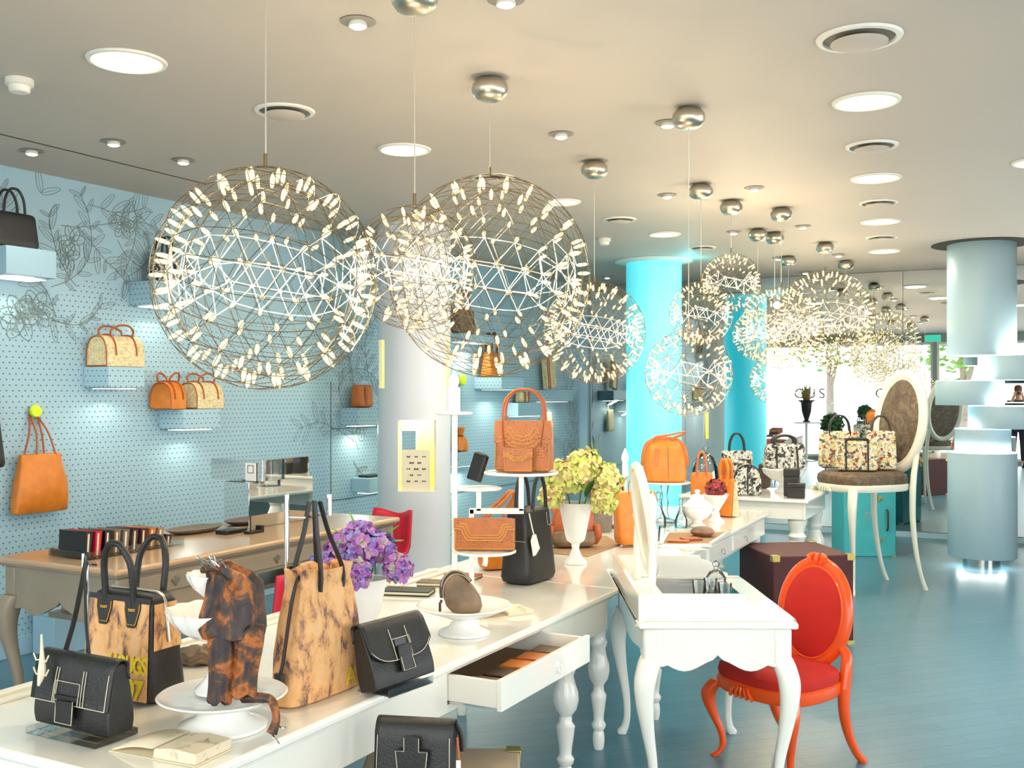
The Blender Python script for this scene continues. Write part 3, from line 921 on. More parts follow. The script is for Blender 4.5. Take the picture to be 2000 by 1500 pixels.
def cabriole(H, sx, sy, out=0.05, r0=0.042, r1=0.016, foot=0.024):
    """curved leg from its top at the origin going down; sx, sy point outwards"""
    mb = MB(); k = [(0.0, 0.0, 1.0), (-0.06, 0.35, 1.02), (-0.16, 0.75, 0.95), (-0.30, 0.75, 0.78), (-0.48, 0.38, 0.58), (-0.68, -0.12, 0.44), (-0.84, -0.25, 0.38), (-0.93, -0.05, 0.42), (-0.975, 0.28, 0.56), (-1.0, 0.34, 0.5)]
    pts = spline([(sx * o * out, sy * o * out, t * H) for t, o, r in k], 4)
    rs = [v.x for v in spline([(r * r0, 0, 0) for t, o, r in k], 4)]
    rings = [superring(max(r, r1 * 0.8), max(r, r1 * 0.8), p.z, 2.8, 16, p.x, p.y) for p, r in zip(pts, rs)]
    return mb.loft(rings)

def apron_outline(x0, x1, zt, zb, dip, n=24, kind=1):
    """board with a scalloped lower edge"""
    pts = [(x0, zt), (x0, zb)]
    for i in range(1, n):
        t = i / n
        w = (0.5 - 0.5 * cos(4 * pi * t)) if kind == 1 else (0.5 - 0.5 * cos(2 * pi * t))
        c = max(0, 1 - abs(t - 0.5) / 0.035) if kind == 1 else 0
        edge = 1 - min(1, min(t, 1 - t) / 0.12)
        pts.append((x0 + (x1 - x0) * t, zb + dip * (1 - w) * 0.55 * (0 if edge > 0.2 else 1) - dip * 0.45 * w * (1 - edge) + dip * 0.35 * c + 0.0))
    return pts + [(x1, zb), (x1, zt)]

# ---- long white display table (near)
TL, TW = 2.56, 0.97
ta = thing('display_table', 'long glossy white table with an open drawer filling the foreground', 'table', TO, TRZ)
ob('table_top', MB().box((TL / 2, TW / 2, TZ - 0.014), (TL, TW, 0.028)), M['white'], ta, smooth=True, bevel=0.01, seg=3)
dx0, dx1 = 1.20, 1.88
ap = MB()
ap.box((dx0 / 2 + 0.02, 0.045, TZ - 0.10), (dx0 - 0.04, 0.024, 0.142))
ap.box(((dx1 + TL) / 2 - 0.02, 0.045, TZ - 0.10), (TL - dx1 - 0.04, 0.024, 0.142))
ap.box(((dx0 + dx1) / 2, 0.045, TZ - 0.158), (dx1 - dx0, 0.024, 0.026))
ap.box((TL / 2, TW - 0.045, TZ - 0.10), (TL - 0.08, 0.024, 0.142))
for xx in (0.045, TL - 0.045): ap.box((xx, TW / 2, TZ - 0.10), (0.024, TW - 0.1, 0.142))
ob('apron', ap, M['white'], ta, smooth=False, bevel=0.003)
ob('moulding', MB().box((TL / 2, 0.030, TZ - 0.034), (TL - 0.03, 0.022, 0.012)), M['white'], ta, bevel=0.004)
fr = MB()
fr.box((TL / 2, TW - 0.045, TZ + 0.008), (TL, 0.035, 0.016)); fr.box((TL / 2, TW - 0.095, TZ + 0.005), (TL, 0.03, 0.010))
fr.box((TL - 0.02, TW - 0.12, TZ + 0.006), (0.035, 0.24, 0.012))
ob('rim_rail', fr, M['ivory'], ta, bevel=0.003)
for (xx, yy) in ((0.09, 0.09), (2.2, 0.085), (0.09, TW - 0.09), (2.2, TW - 0.09)):
    ob('leg', turned(TZ - 0.03, 0.055).xf(Matrix.Translation((xx, yy, 0))), M['white'], ta)
# the drawer pulled out
dr = ob('drawer', MB().box(((dx0 + dx1) / 2, -0.155, TZ - 0.09), (dx1 - dx0, 0.018, 0.098)).box((dx0 + 0.012, 0.03, TZ - 0.09), (0.014, 0.35, 0.085)).box((dx1 - 0.012, 0.03, TZ - 0.09), (0.014, 0.35, 0.085)).box(((dx0 + dx1) / 2, 0.03, TZ - 0.128), (dx1 - dx0 - 0.02, 0.35, 0.008)), M['white'], ta, smooth=False, bevel=0.002)
ob('drawer_lining', MB().box(((dx0 + dx1) / 2, 0.03, TZ - 0.1225), (dx1 - dx0 - 0.04, 0.345, 0.003)), M['felt'], dr, smooth=False)
ob('drawer_runner', MB().box((dx0 + 0.012, 0.0, TZ - 0.136), (0.012, 0.30, 0.006)), M['chrome'], dr, smooth=False)
xm = (dx0 + dx1) / 2 + 0.06
hd = MB().lathe([(0, 0), (0.014, 0), (0.012, 0.004), (0, 0.006)], 16).xf(Matrix.Translation((xm, -0.164, TZ - 0.085)) @ Matrix.Rotation(pi / 2, 4, 'X'))
hd.tube([(xm - 0.012, -0.172, TZ - 0.083), (xm - 0.014, -0.178, TZ - 0.102), (xm, -0.18, TZ - 0.112), (xm + 0.014, -0.178, TZ - 0.102), (xm + 0.012, -0.172, TZ - 0.083)], 0.0026, 6, smooth=4)
ob('drop_handle', hd, M['wmetal'], dr)

# ---- second white table in line with it (its near end is shaped around the dressing table)
tb = thing('display_table', 'second white glossy table with small drawers behind the dressing table', 'table', TO, TRZ)
def tl(p): # world xy -> table frame
    q = Vector((p[0], p[1], 0)) - TO
    return q.dot(TE), q.dot(TP)
cE = Vector((sin(radians(25.5)), cos(radians(25.5)), 0))
f0 = Vector((0.70, 4.93, 0)); f1 = f0 + cE * 2.72
b1 = f1 + Vector((-cos(radians(25.5)), sin(radians(25.5)), 0)) * 0.98
A1 = ontable(TL + 0.004, 0.004, 0); A2 = ontable(TL + 0.004, TW, 0)
out = [A1, Vector((0.464, A1.y + 0.01, 0)), Vector((0.464, 4.93, 0)), f0, f1, b1, A2]
loc = [tl(p) for p in out]
ob('table_top', MB().prism(loc, TZ - 0.028, TZ, 'xy'), M['white'], tb, smooth=True, bevel=0.008, seg=3)
def inset(a, b, d, depth, name, mat, z0, z1):
    a, b = Vector((*tl(a), 0)), Vector((*tl(b), 0))
    t = (b - a).normalized(); n = Vector((-t.y, t.x, 0))
    c = (a + b) / 2 + n * d
    return MB().box((c.x, c.y, (z0 + z1) / 2), ((b - a).length - 0.1, depth, z1 - z0), atan2(t.y, t.x))
ob('apron', inset(f0, f1, 0.05, 0.024, '', None, TZ - 0.165, TZ - 0.029).add(*(lambda q: (q.v, q.f))(inset(f1, b1, 0.05, 0.024, '', None, TZ - 0.165, TZ - 0.029))), M['white'], tb, smooth=False, bevel=0.003)
for s in (0.50, 0.72):
    a_ = f0 + (f1 - f0) * (s - 0.10); b_ = f0 + (f1 - f0) * (s + 0.10)
    d_ = ob('drawer', inset(a_ - cE * 0.05, b_ + cE * 0.05, 0.034, 0.012, '', None, TZ - 0.145, TZ - 0.05), M['white'], tb, smooth=False, bevel=0.002)
    c_ = f0 + (f1 - f0) * s + Vector((cos(radians(25.5)), -sin(radians(25.5)), 0)) * -0.02
    x_, y_ = tl(c_)
    ob('drop_handle', MB().tube([(x_ - 0.014, y_, TZ - 0.085), (x_ - 0.016, y_ - 0.012, TZ - 0.105), (x_, y_ - 0.014, TZ - 0.117), (x_ + 0.016, y_ - 0.012, TZ - 0.105), (x_ + 0.014, y_, TZ - 0.085)], 0.003, 6, smooth=4), M['nickel'], d_)
for p in ((0.39, 4.61), (0.70, 5.03), (f1.x - 0.1 - 0.05, f1.y - 0.12), (b1.x + 0.05, b1.y - 0.12), (-0.25, 5.1)):
    x_, y_ = tl(p)
    ob('leg', turned(TZ - 0.03, 0.05).xf(Matrix.Translation((x_, y_, 0))), M['white'], tb)

# flat taupe polygon laid on the second table, then a lined wallet tray
dt = thing('taupe_sheet', 'flat taupe sheet lying on the second white table', 'tray', (0, 0, TZ + 0.001), 0)
sheet_pts = [W(1030, 1078, TZ), W(1148, 1088, TZ), W(1212, 1065, TZ), W(1185, 1048, TZ), W(1080, 1052, TZ)]
ob('flat_sheet', MB().prism([(p.x, p.y) for p in sheet_pts], 0, 0.004, 'xy'), M['felt'], dt, smooth=False)
wt = thing('wallet_tray', 'taupe lined tray with white rim holding wallets and a round pouch', 'tray', (0, 0, TZ + 0.001), 0)
tp = [W(1306, 1042, TZ), W(1425, 1041, TZ), W(1385, 1068, TZ), W(1290, 1069, TZ)]
ob('lining', MB().prism([(p.x, p.y) for p in tp], 0, 0.004, 'xy'), M['felt'], wt, smooth=False)
rim = MB()
for i in range(4):
    a_, b_ = tp[i], tp[(i + 1) % 4]
    c_ = (a_ + b_) / 2; t_ = b_ - a_
    rim.box((c_.x, c_.y, 0.008), (t_.length + 0.02, 0.02, 0.016), atan2(t_.y, t_.x))
ob('rim', rim, M['white'], wt, smooth=False)

# ---- far white table with thick turned legs
FZ = 0.80
fo = Vector((2.21, 7.64, 0)); fa = radians(26.5)
fE = Vector((sin(fa), cos(fa), 0)); fP = Vector((-cos(fa), sin(fa), 0))
ft = thing('display_table', 'far white table on fat turned legs carrying floral bags', 'table', fo, pi / 2 - fa)
FLn, FWd = 0.9, 1.0
ob('table_top', MB().box((FLn / 2, FWd / 2, FZ - 0.014), (FLn, FWd, 0.028)), M['white'], ft, bevel=0.008)
ap = MB()
for yy in (0.035, FWd - 0.035): ap.box((FLn / 2, yy, FZ - 0.09), (FLn - 0.04, 0.024, 0.124))
for xx in (0.035, FLn - 0.035): ap.box((xx, FWd / 2, FZ - 0.09), (0.024, FWd - 0.06, 0.124))
ob('apron', ap, M['white'], ft, smooth=False, bevel=0.003)
for (xx, yy) in ((0.10, 0.10), (FLn - 0.1, 0.1), (0.10, FWd - 0.1), (FLn - 0.1, FWd - 0.1)):
    ob('leg', turned(FZ - 0.03, 0.085).xf(Matrix.Translation((xx, yy, 0))), M['white'], ft)

# ---- taupe desk by the left wall
DZ = 0.78
do = Vector((-1.827, 4.726, 0))
dk = thing('writing_desk', 'taupe writing desk with cabriole legs along the dotted wall', 'desk', do, TRZ)
DL, DW = 2.32, 0.87
ob('desk_top', MB().box((DL / 2, DW / 2, DZ - 0.016), (DL, DW, 0.032)), M['taupetop'], dk, bevel=0.012, seg=3)
ob('top_edge', MB().box((DL / 2, DW / 2, DZ - 0.036), (DL - 0.03, DW - 0.03, 0.016)), M['taupe'], dk, bevel=0.006)
for xx in (0.05, DL - 0.05):
    ob('end_apron', MB().prism(apron_outline(0.06, DW - 0.06, DZ - 0.045, DZ - 0.25, 0.06), xx - 0.011, xx + 0.011, 'yz'), M['taupe'], dk, smooth=False)
f_ap = MB()
f_ap.prism([(0.07, DZ - 0.045), (0.07, DZ - 0.22), (0.20, DZ - 0.20), (0.34, DZ - 0.24), (0.52, DZ - 0.30), (0.60, DZ - 0.28), (0.66, DZ - 0.21), (0.70, DZ - 0.17), (DL - 0.7, DZ - 0.17), (DL - 0.6, DZ - 0.27), (DL - 0.4, DZ - 0.28), (DL - 0.07, DZ - 0.22), (DL - 0.07, DZ - 0.045)], 0.04, 0.062)
f_ap.box((DL / 2, DW - 0.05, DZ - 0.13), (DL - 0.12, 0.022, 0.17))
ob('front_apron', f_ap, M['taupe'], dk, smooth=False)
for (a_, b_) in ((0.12, 0.66), (0.74, 1.54), (1.64, 2.2)):
    w_ = ob('drawer', MB().box(((a_ + b_) / 2, 0.036, DZ - 0.108), (b_ - a_, 0.012, 0.09)), M['taupe'], dk, smooth=False, bevel=0.003)
    c_ = (a_ + b_) / 2
    ob('key_plate', MB().prism([(c_ - 0.03, DZ - 0.10), (c_ - 0.012, DZ - 0.118), (c_, DZ - 0.135), (c_ + 0.012, DZ - 0.118), (c_ + 0.03, DZ - 0.10), (c_ + 0.008, DZ - 0.095), (c_, DZ - 0.082), (c_ - 0.008, DZ - 0.095)], 0.024, 0.031), M['nickel'], w_, smooth=False)
for (xx, yy, sx, sy) in ((0.07, 0.07, -1, -1), (DL - 0.07, 0.07, 1, -1), (0.07, DW - 0.07, -1, 1), (DL - 0.07, DW - 0.07, 1, 1)):
    ob('leg', cabriole(DZ - 0.19, sx * 0.7, sy * 0.7, 0.055, 0.055, 0.02).xf(Matrix.Translation((xx, yy, DZ - 0.19))), M['taupe'], dk)
    ob('corner_block', MB().box((xx, yy, DZ - 0.12), (0.075, 0.075, 0.15)), M['taupe'], dk, bevel=0.01)
# lower shelf rail seen through the knee hole
ob('stretcher', MB().box((DL / 2 + 0.1, DW - 0.2, 0.42), (DL - 0.5, 0.5, 0.03)), M['taupe'], dk, smooth=False)
for xx in (0.42, DL - 0.24):
    ob('shelf_support', MB().box((xx, DW - 0.2, (DZ - 0.05 + 0.42) / 2), (0.02, 0.45, DZ - 0.05 - 0.42)), M['taupe'], dk, smooth=False)

# ---- white dressing table seen from its end
VX0, VX1, VY0, VY1, VZ = 0.476, 1.078, 3.845, 4.87, 0.735
vo = Vector((VX0, VY0, 0)); VW, VL = VX1 - VX0, VY1 - VY0
vt = thing('dressing_table', 'white cabriole dressing table with gallery standing beside the orange chair', 'dressing table', vo)
tt = MB()
tt.box((VW / 2, 0.035, VZ - 0.012), (VW, 0.07, 0.024)); tt.box((VW / 2, VL - 0.035, VZ - 0.012), (VW, 0.07, 0.024))
tt.box((0.09, VL / 2, VZ - 0.012), (0.18, VL - 0.14, 0.024)); tt.box((VW - 0.045, VL / 2, VZ - 0.012), (0.09, VL - 0.14, 0.024))
ob('table_top', tt, M['white'], vt, bevel=0.008, seg=3)
ob('glass_top', MB().box((0.345, VL / 2, VZ - 0.006), (0.33, VL - 0.14, 0.006)), M['glass'], vt, smooth=False)
ob('display_well', MB().box((0.345, VL / 2, VZ - 0.12), (0.35, VL - 0.12, 0.01)), M['plainblue'], vt, smooth=False)
gal = MB()
for yy in (0.045, VL - 0.045):
    q = [(0.02, VZ), (VW - 0.06, VZ), (VW - 0.065, VZ + 0.02), (VW - 0.09, VZ + 0.025), (VW - 0.11, VZ + 0.045), (VW - 0.15, VZ + 0.075), (VW - 0.19, VZ + 0.085), (VW - 0.195, VZ + 0.103), (0.02, VZ + 0.103)]
    gal.prism(q, yy - 0.009, yy + 0.009)
gal.box((0.010, VL / 2, VZ + 0.0515), (0.019, VL - 0.02, 0.103))
ob('gallery', gal, M['white'], vt, smooth=False, bevel=0.003)
ap = MB()
for yy in (0.035, VL - 0.035):
    ap.prism(apron_outline(0.05, VW - 0.05, VZ - 0.024, VZ - 0.165, 0.045), yy - 0.011, yy + 0.011)
for xx in (0.035, VW - 0.035):
    q = MB().prism(apron_outline(0.05, VL - 0.05, VZ - 0.024, VZ - 0.15, 0.045, kind=2), xx - 0.011, xx + 0.011, 'yz'); ap.add(q.v, q.f)
ob('apron', ap, M['white'], vt, smooth=False)
bead = MB()
ol = apron_outline(0.05, VW - 0.05, VZ - 0.024, VZ - 0.165, 0.045)[1:-1]
bead.tube([(x_, 0.022, z_ + 0.003) for x_, z_ in ol], 0.004, 6)
ob('apron_bead', bead, M['white'], vt)
for (xx, yy, sx, sy) in ((0.055, 0.055, -1, -1), (VW - 0.055, 0.055, 1, -1), (0.055, VL - 0.055, -1, 1), (VW - 0.055, VL - 0.055, 1, 1)):
    ob('leg', cabriole(VZ - 0.14, sx * 0.75, sy * 0.5, 0.05, 0.043, 0.018).xf(Matrix.Translation((xx, yy, VZ - 0.14))), M['white'], vt)
    ob('corner_block', MB().box((xx, yy, VZ - 0.085), (0.07, 0.07, 0.12)), M['white'], vt, bevel=0.01)
# its swivel mirror, standing on a block at the left edge
vm = thing('swivel_mirror', 'oval white swivel mirror seen edge on at the dressing table', 'mirror', (VX0 + 0.105, 4.50, VZ + 0.001))
MH, MWd = 0.47, 0.44
ov = [Vector((0, MWd / 2 * cos(t), 0.31 + MH / 2 * sin(t))) for t in [i * 2 * pi / 48 for i in range(48)]]
tiltm = Matrix.Translation((0, 0, 0.3)) @ Matrix.Rotation(radians(-8), 4, 'Y') @ Matrix.Translation((0, 0, -0.3))
ob('oval_frame', MB().tube(ov, 0.021, 10, closed=True).xf(tiltm), M['white'], vm)
ob('mirror_glass', MB().prism([(p.y * 0.96, 0.31 + (p.z - 0.31) * 0.96) for p in ov], -0.006, 0.008, 'yz').xf(tiltm), M['ivory'], vm)
for s in (-1, 1):
    ob('post', MB().lathe([(0.018, 0), (0.02, 0.02), (0.013, 0.04), (0.017, 0.16), (0.012, 0.26), (0.02, 0.30), (0.012, 0.33), (0.017, 0.36), (0.021, 0.40), (0.012, 0.44), (0, 0.455)], 20).xf(Matrix.Translation((0, s * (MWd / 2 + 0.045), 0))), M['white'], vm)
    ob('pivot', MB().tube([(0, s * (MWd / 2 + 0.045), 0.31), (0, s * (MWd / 2), 0.31)], 0.008, 8), M['white'], vm)

# ---- chairs with oval backs
def oval_chair(root, seat_z, w, d, back_h, lean, mf, ms, ow=0.40, oh=0.50, thick=0.024, gap=0.10, seat_h=0.07, crest=True):
    """front towards -y; seat frame, cushion, oval back and four cabriole legs"""
    zf = seat_z - seat_h
    def seat_ring(z, k=1.0, n=3.0):
        r = []
        for q in range(48):
            a = 2 * pi * q / 48
            ca, sa = cos(a), sin(a)
            x = math.copysign(abs(ca) ** (2 / n), ca) * w / 2; y = math.copysign(abs(sa) ** (2 / n), sa) * d / 2
            x *= (1 - 0.14 * (y / d + 0.5))
            if sa < 0: y *= 1 + 0.06 * cos(x / w * pi) 
            r.append(Vector((x * k, y * k, z)))
        return r
    ob('seat_rail', MB().loft([seat_ring(zf - 0.045, 0.97), seat_ring(zf - 0.03, 1.0), seat_ring(zf + 0.005, 1.0), seat_ring(zf + 0.012, 0.97)]), mf, root)
    hc = seat_h / 0.075
    ob('seat_cushion', MB().loft([seat_ring(zf + a_ * hc, b_) for a_, b_ in ((0.008, 0.96), (0.03, 0.985), (0.055, 0.965), (0.071, 0.86), (0.0745, 0.6), (0.075, 0.1))]), ms, root)
    # carved shell on the front rail
    cv = MB()
    for t in (-0.06, -0.03, 0, 0.03, 0.06):
        cv.tube([(t * w * 2, -d / 2 * 1.06 - 0.006, zf - 0.045), (t * w * 1.6, -d / 2 * 1.06 - 0.012, zf - 0.02), (t * w, -d / 2 * 1.06 - 0.006, zf + 0.0)], 0.008, 6, smooth=3)
    ob('carved_shell', cv, mf, root)
    for sx, yy, sy in ((-1, -d / 2 + 0.055, -1), (1, -d / 2 + 0.055, -1)):
        ob('leg', cabriole(zf - 0.02, sx * 0.7, sy * 0.7, 0.06, 0.034, 0.017).xf(Matrix.Translation((sx * (w / 2 - 0.06), yy, zf - 0.02))), mf, root)
    for sx in (-1, 1):
        x0 = sx * (w / 2 * 0.78)
        k = [(0, -0.0, 0.027), (-0.3, 0.0, 0.024), (-0.6, 0.03, 0.02), (-0.85, 0.08, 0.017), (-1.0, 0.13, 0.019)]
        H = zf - 0.02
        ob('leg', MB().tube([(x0, d / 2 - 0.05 + o, H + t * H) for t, o, r in k], [r for _, _, r in k], 12, smooth=4), mf, root)
    zc = seat_z + gap + oh / 2 + 0.0
    yb = d / 2 - 0.03
    L = Matrix.Translation((0, yb, seat_z)) @ Matrix.Rotation(-lean, 4, 'X') @ Matrix.Translation((0, 0, -seat_z))
    ovp = [Vector((ow / 2 * cos(t), 0, zc + oh / 2 * sin(t))) for t in [i * 2 * pi / 56 for i in range(56)]]
    ob('back_frame', MB().tube(ovp, thick, 12, closed=True, flat=1.15).tube([Vector((p.x * 0.9, -0.012, zc + (p.z - zc) * 0.9)) for p in ovp], thick * 0.4, 8, closed=True).xf(L), mf, root)
    pad = []
    for yy, k in ((0.016, 0.2), (0.020, 0.7), (0.014, 0.90), (-0.014, 0.90), (-0.024, 0.8), (-0.032, 0.5), (-0.034, 0.1)):
        pad.append([Vector((p.x * k, yy, zc + (p.z - zc) * k)) for p in ovp])
    ob('back_pad', MB().loft(pad).xf(L), ms, root)
    for sx in (-1, 1):
        x0 = sx * w / 2 * 0.78
        st = MB().tube([(x0, yb - 0.02, zf - 0.03), (x0 * 0.98, yb, seat_z + 0.03), (sx * ow / 2 * 0.86, yb + 0.004, zc - oh * 0.27)], [0.027, 0.024, 0.02], 12, smooth=4)
        Lr = Matrix.Translation((0, yb, seat_z)) @ Matrix.Rotation(-lean, 4, 'X') @ Matrix.Translation((0, -yb, -seat_z))
        st.v = [tuple(Lr @ Vector(v)) if v[2] > seat_z else v for v in st.v]
        ob('back_upright', st, mf, root)
    if crest:
        cb = MB()
        for t in (-0.03, 0, 0.03):
            cb.tube([(t, -0.012, zc + oh / 2 - 0.01), (t * 1.3, -0.02, zc + oh / 2 + 0.018), (t * 0.6, -0.01, zc + oh / 2 + 0.036)], [0.012, 0.016, 0.006], 8, smooth=3)
        ob('carved_crest', cb.xf(L), mf, root)
    return root
oc = thing('oval_back_chair', 'orange lacquered oval back chair with red velvet seat', 'chair', (1.165, 4.45, 0), radians(-56))
oval_chair(oc, 0.43, 0.52, 0.44, 0, 0.17, M['orangepaint'], M['redvelvet'], 0.36, 0.45, 0.021, -0.03)
wc = thing('oval_back_chair', 'oversized ivory chair with taupe velvet holding three floral bags', 'chair', (2.89, 8.42, 0), radians(-72))
oval_chair(wc, 0.965, 0.62, 0.68, 0, 0.13, M['ivory'], M['taupevelvet'], 0.56, 0.80, 0.034, 0.0, 0.11, crest=False)
rs = thing('moulded_chair', 'crimson moulded shell chair behind the far end of the taupe desk', 'chair', (-0.99, 7.12, 0), radians(-30))
sh = MB().grid(10, 12, lambda u, v: ((u - 0.5) * 0.46 * (1 - 0.25 * v), 0.2 - 0.42 * max(0, 0.45 - v) / 0.45 + 0.13 * max(0, v - 0.45) - 0.08 * sin(pi * u) * -1 * (1 if v > 0.3 else 0.3), 0.45 + 0.5 * max(0, v - 0.4) + 0.02 * cos(2 * pi * u)))
o = ob('seat_shell', sh, M['redseat'], rs); m_ = o.modifiers.new('thick', 'SOLIDIFY'); m_.thickness = 0.014
for sx in (-1, 1):
    for sy in (-1, 1):
        ob('leg', MB().tube([(sx * 0.13, sy * 0.1, 0.45), (sx * 0.2, sy * 0.2, 0)], 0.011, 8), M['chrome'], rs)
rp = thing('moulded_chair', 'crimson seat showing between the scarf stand and the drawstring bag', 'chair', (-0.93, 4.9, 0), radians(20))
o = ob('seat_shell', MB().grid(10, 12, lambda u, v: ((u - 0.5) * 0.44 * (1 - 0.25 * v), 0.2 - 0.42 * max(0, 0.45 - v) / 0.45 + 0.1 * max(0, v - 0.45) + 0.08 * sin(pi * u) * (1 if v > 0.3 else 0.3), 0.44 + 0.42 * max(0, v - 0.4))), M['redseat'], rp)
m_ = o.modifiers.new('thick', 'SOLIDIFY'); m_.thickness = 0.014
for sx in (-1, 1):
    for sy in (-1, 1):
        ob('leg', MB().tube([(sx * 0.13, sy * 0.1, 0.44), (sx * 0.2, sy * 0.2, 0)], 0.011, 8), M['chrome'], rp)

# ---- trunks
def trunk(name, label, loc, rz, w, d, h, mat, lid=0.0, brassy=True, latches=True, handle=True):
    t = thing(name, label, 'trunk', loc, rz)
    if lid:
        ob('body', MB().box((0, 0, (h - lid) / 2), (w, d, h - lid)), mat, t, bevel=0.006)
        ob('lid', MB().box((0, 0, h - lid / 2 + 0.001), (w + 0.008, d + 0.008, lid - 0.002)), mat, t, bevel=0.006)
    else:
        ob('body', MB().box((0, 0, h / 2), (w, d, h)), mat, t, bevel=0.008)
    if brassy:
        for sx in (-1, 1):
            for sy in (-1, 1):
                for zz_ in ((h,) if lid else (0.012, h)):
                    cx, cy = sx * (w / 2 + 0.002), sy * (d / 2 + 0.002)
                    q = MB()
                    q.box((cx - sx * 0.022, cy, zz_ - 0.016), (0.05, 0.005, 0.04)).box((cx, cy - sy * 0.022, zz_ - 0.016), (0.005, 0.05, 0.04)).box((cx - sx * 0.022, cy - sy * 0.022, zz_ + 0.002), (0.05, 0.05, 0.005))
                    ob('brass_corner', q, M['brass'], t, bevel=0.002)
    return t
mt = trunk('luggage_chest', 'dark maroon trunk with brass corners behind the orange chair', (1.88, 6.82, 0), radians(8), 0.54, 0.60, 0.565, M['maroon'], 0)
tt_ = trunk('luggage_case', 'turquoise upright trunk with latches behind the ivory chair', (3.52, 10.27, 0), radians(-4), 0.50, 0.5, 0.72, M['teal'], 0)
for zz_ in (0.58, 0.17):
    ob('latch', MB().box((0.10, -0.253, zz_), (0.04, 0.012, 0.03)).box((0.085, -0.256, zz_ - 0.012), (0.018, 0.016, 0.045)), M['brass'], tt_, bevel=0.002)
ob('carry_handle', MB().tube([(0.16, -0.252, 0.46), (0.165, -0.275, 0.44), (0.165, -0.28, 0.36), (0.165, -0.275, 0.28), (0.16, -0.252, 0.26)], 0.009, 8, smooth=4), M['dbrown'], tt_)
ob('label_holder', MB().box((-0.02, -0.252, 0.37), (0.05, 0.004, 0.006)).box((-0.02, -0.252, 0.43), (0.05, 0.004, 0.006)).box((-0.042, -0.252, 0.40), (0.006, 0.004, 0.06)).box((0.002, -0.252, 0.40), (0.006, 0.004, 0.06)), M['nickel'], tt_, smooth=False)
bt = trunk('luggage_chest', 'beige trunk with a brass corner under the open drawer', (-0.225, 2.98, 0), radians(0), 0.50, 0.86, 0.42, M['tantrunk'], 0)

# ---- little display boxes on the left wall
def wall_shelf(pl, pm, pr, yt, yb, label, depth=0.24, mat='wallblue', light=True, length=None, power=1.3):
    """box with its near corner edge at column pm; pr = right end of the long face"""
    u, z1, Y = WL(pm, yt, depth); _, z0, _ = WL(pm, yb, depth)
    u2, _, _ = WL(pr, yt, depth)
    L = length or max(0.2, u2 - u)
    t = thing('wall_shelf', label, 'wall shelf', onwall(u, 0.0, z0), LRZ)
    h = z1 - z0
    ob('shelf_box', MB().box((L / 2, -depth / 2 - 0.001, h / 2 + 0.006), (L, depth, h - 0.012)), M[mat], t, smooth=False, bevel=0.003)
    ob('light_strip', MB().box((L / 2, -depth / 2, 0.003), (L * 0.8, depth * 0.6, 0.006)), M['shelfglow'], t, smooth=False)
    if light:
        lamp('shelf_lamp', 'AREA', (L / 2, -depth * 0.5, -0.02), power, (0.98, 1.0, 0.82), t, 0.14, rot=(-0.5, 0, 0))
    return u, z1, L, depth
SH = {}
SH['a'] = wall_shelf(-40, 12, 110, 478, 538, 'pale shelf box with a black bag cut by the left edge', 0.26, 'plainblue')
SH['b'] = wall_shelf(165, 212, 282, 716, 760, 'wall shelf box holding a single map print bag')
SH['c'] = wall_shelf(312, 359, 430, 800, 842, 'wall shelf box holding two small duffel bags')
SH['d'] = wall_shelf(268, 300, 375, 547, 597, 'wall shelf box behind the biggest globe lamp')
SH['e'] = wall_shelf(686, 700, 745, 797, 834, 'wall shelf box with an orange bag left of the niche column', 0.2, power=3)
SH['f'] = wall_shelf(696, 722, 760, 935, 966, 'low wall shelf box left of the niche column', 0.2, 'plainblue', False)
SH['g'] = wall_shelf(938, 980, 1022, 737, 762, 'wall shelf box behind the bottom of the big middle globe', 0.34, power=5)
SH['h'] = wall_shelf(1000, 1012, 1060, 787, 815, 'wall shelf box seen through the handles of the ostrich handbag', 0.2, 'plainblue', power=4)
SH['i'] = wall_shelf(1060, 1068, 1120, 762, 786, 'wall shelf box under a leaning map print clutch', 0.22, power=5)
SH['j'] = wall_shelf(885, 896, 938, 884, 914, 'wall shelf box with an orange drawstring pouch beside the white pole', 0.2, power=5)
SH['k'] = wall_shelf(880, 905, 965, 650, 668, 'high wall shelf box behind the big middle globe', 0.22, power=5)

# ================================================================== GOODS
def stitch(parent, lines, mat=None, r=0.0011, name='stitching'):
    mb = MB()
    for l in lines: mb.tube(l, r, 5)
    return ob(name, mb, mat or M['stitch'], parent)

def rbag(root, w, d, h, mat, wt=1.0, dt=0.6, n=5.0, name='bag_body', sag=0.0, steps=9, round_b=0.03, round_t=0.02):
    """soft box: base w x d, top scaled by wt / dt"""
    rings = []
    def S(z, k=0.0):
        t = z / h
        b = 1 + sag * sin(pi * t)
        return superring((w / 2 - k) * (1 + (wt - 1) * t) * b, (d / 2 - k) * (1 + (dt - 1) * t) * (b + 0.25 * sag), z, n, 40)
    rb = min(round_b, d * 0.4); rt = min(round_t, d * dt * 0.4)
    rings.append(S(0, rb)); rings.append(S(rb * 0.3, rb * 0.3)); rings.append(S(rb, 0))
    for i in range(1, steps): rings.append(S(rb + (h - rb - rt) * i / steps, 0))
    rings += [S(h - rt, 0), S(h - rt * 0.3, rt * 0.35), S(h, rt)]
    return ob(name, MB().loft(rings), mat, root)

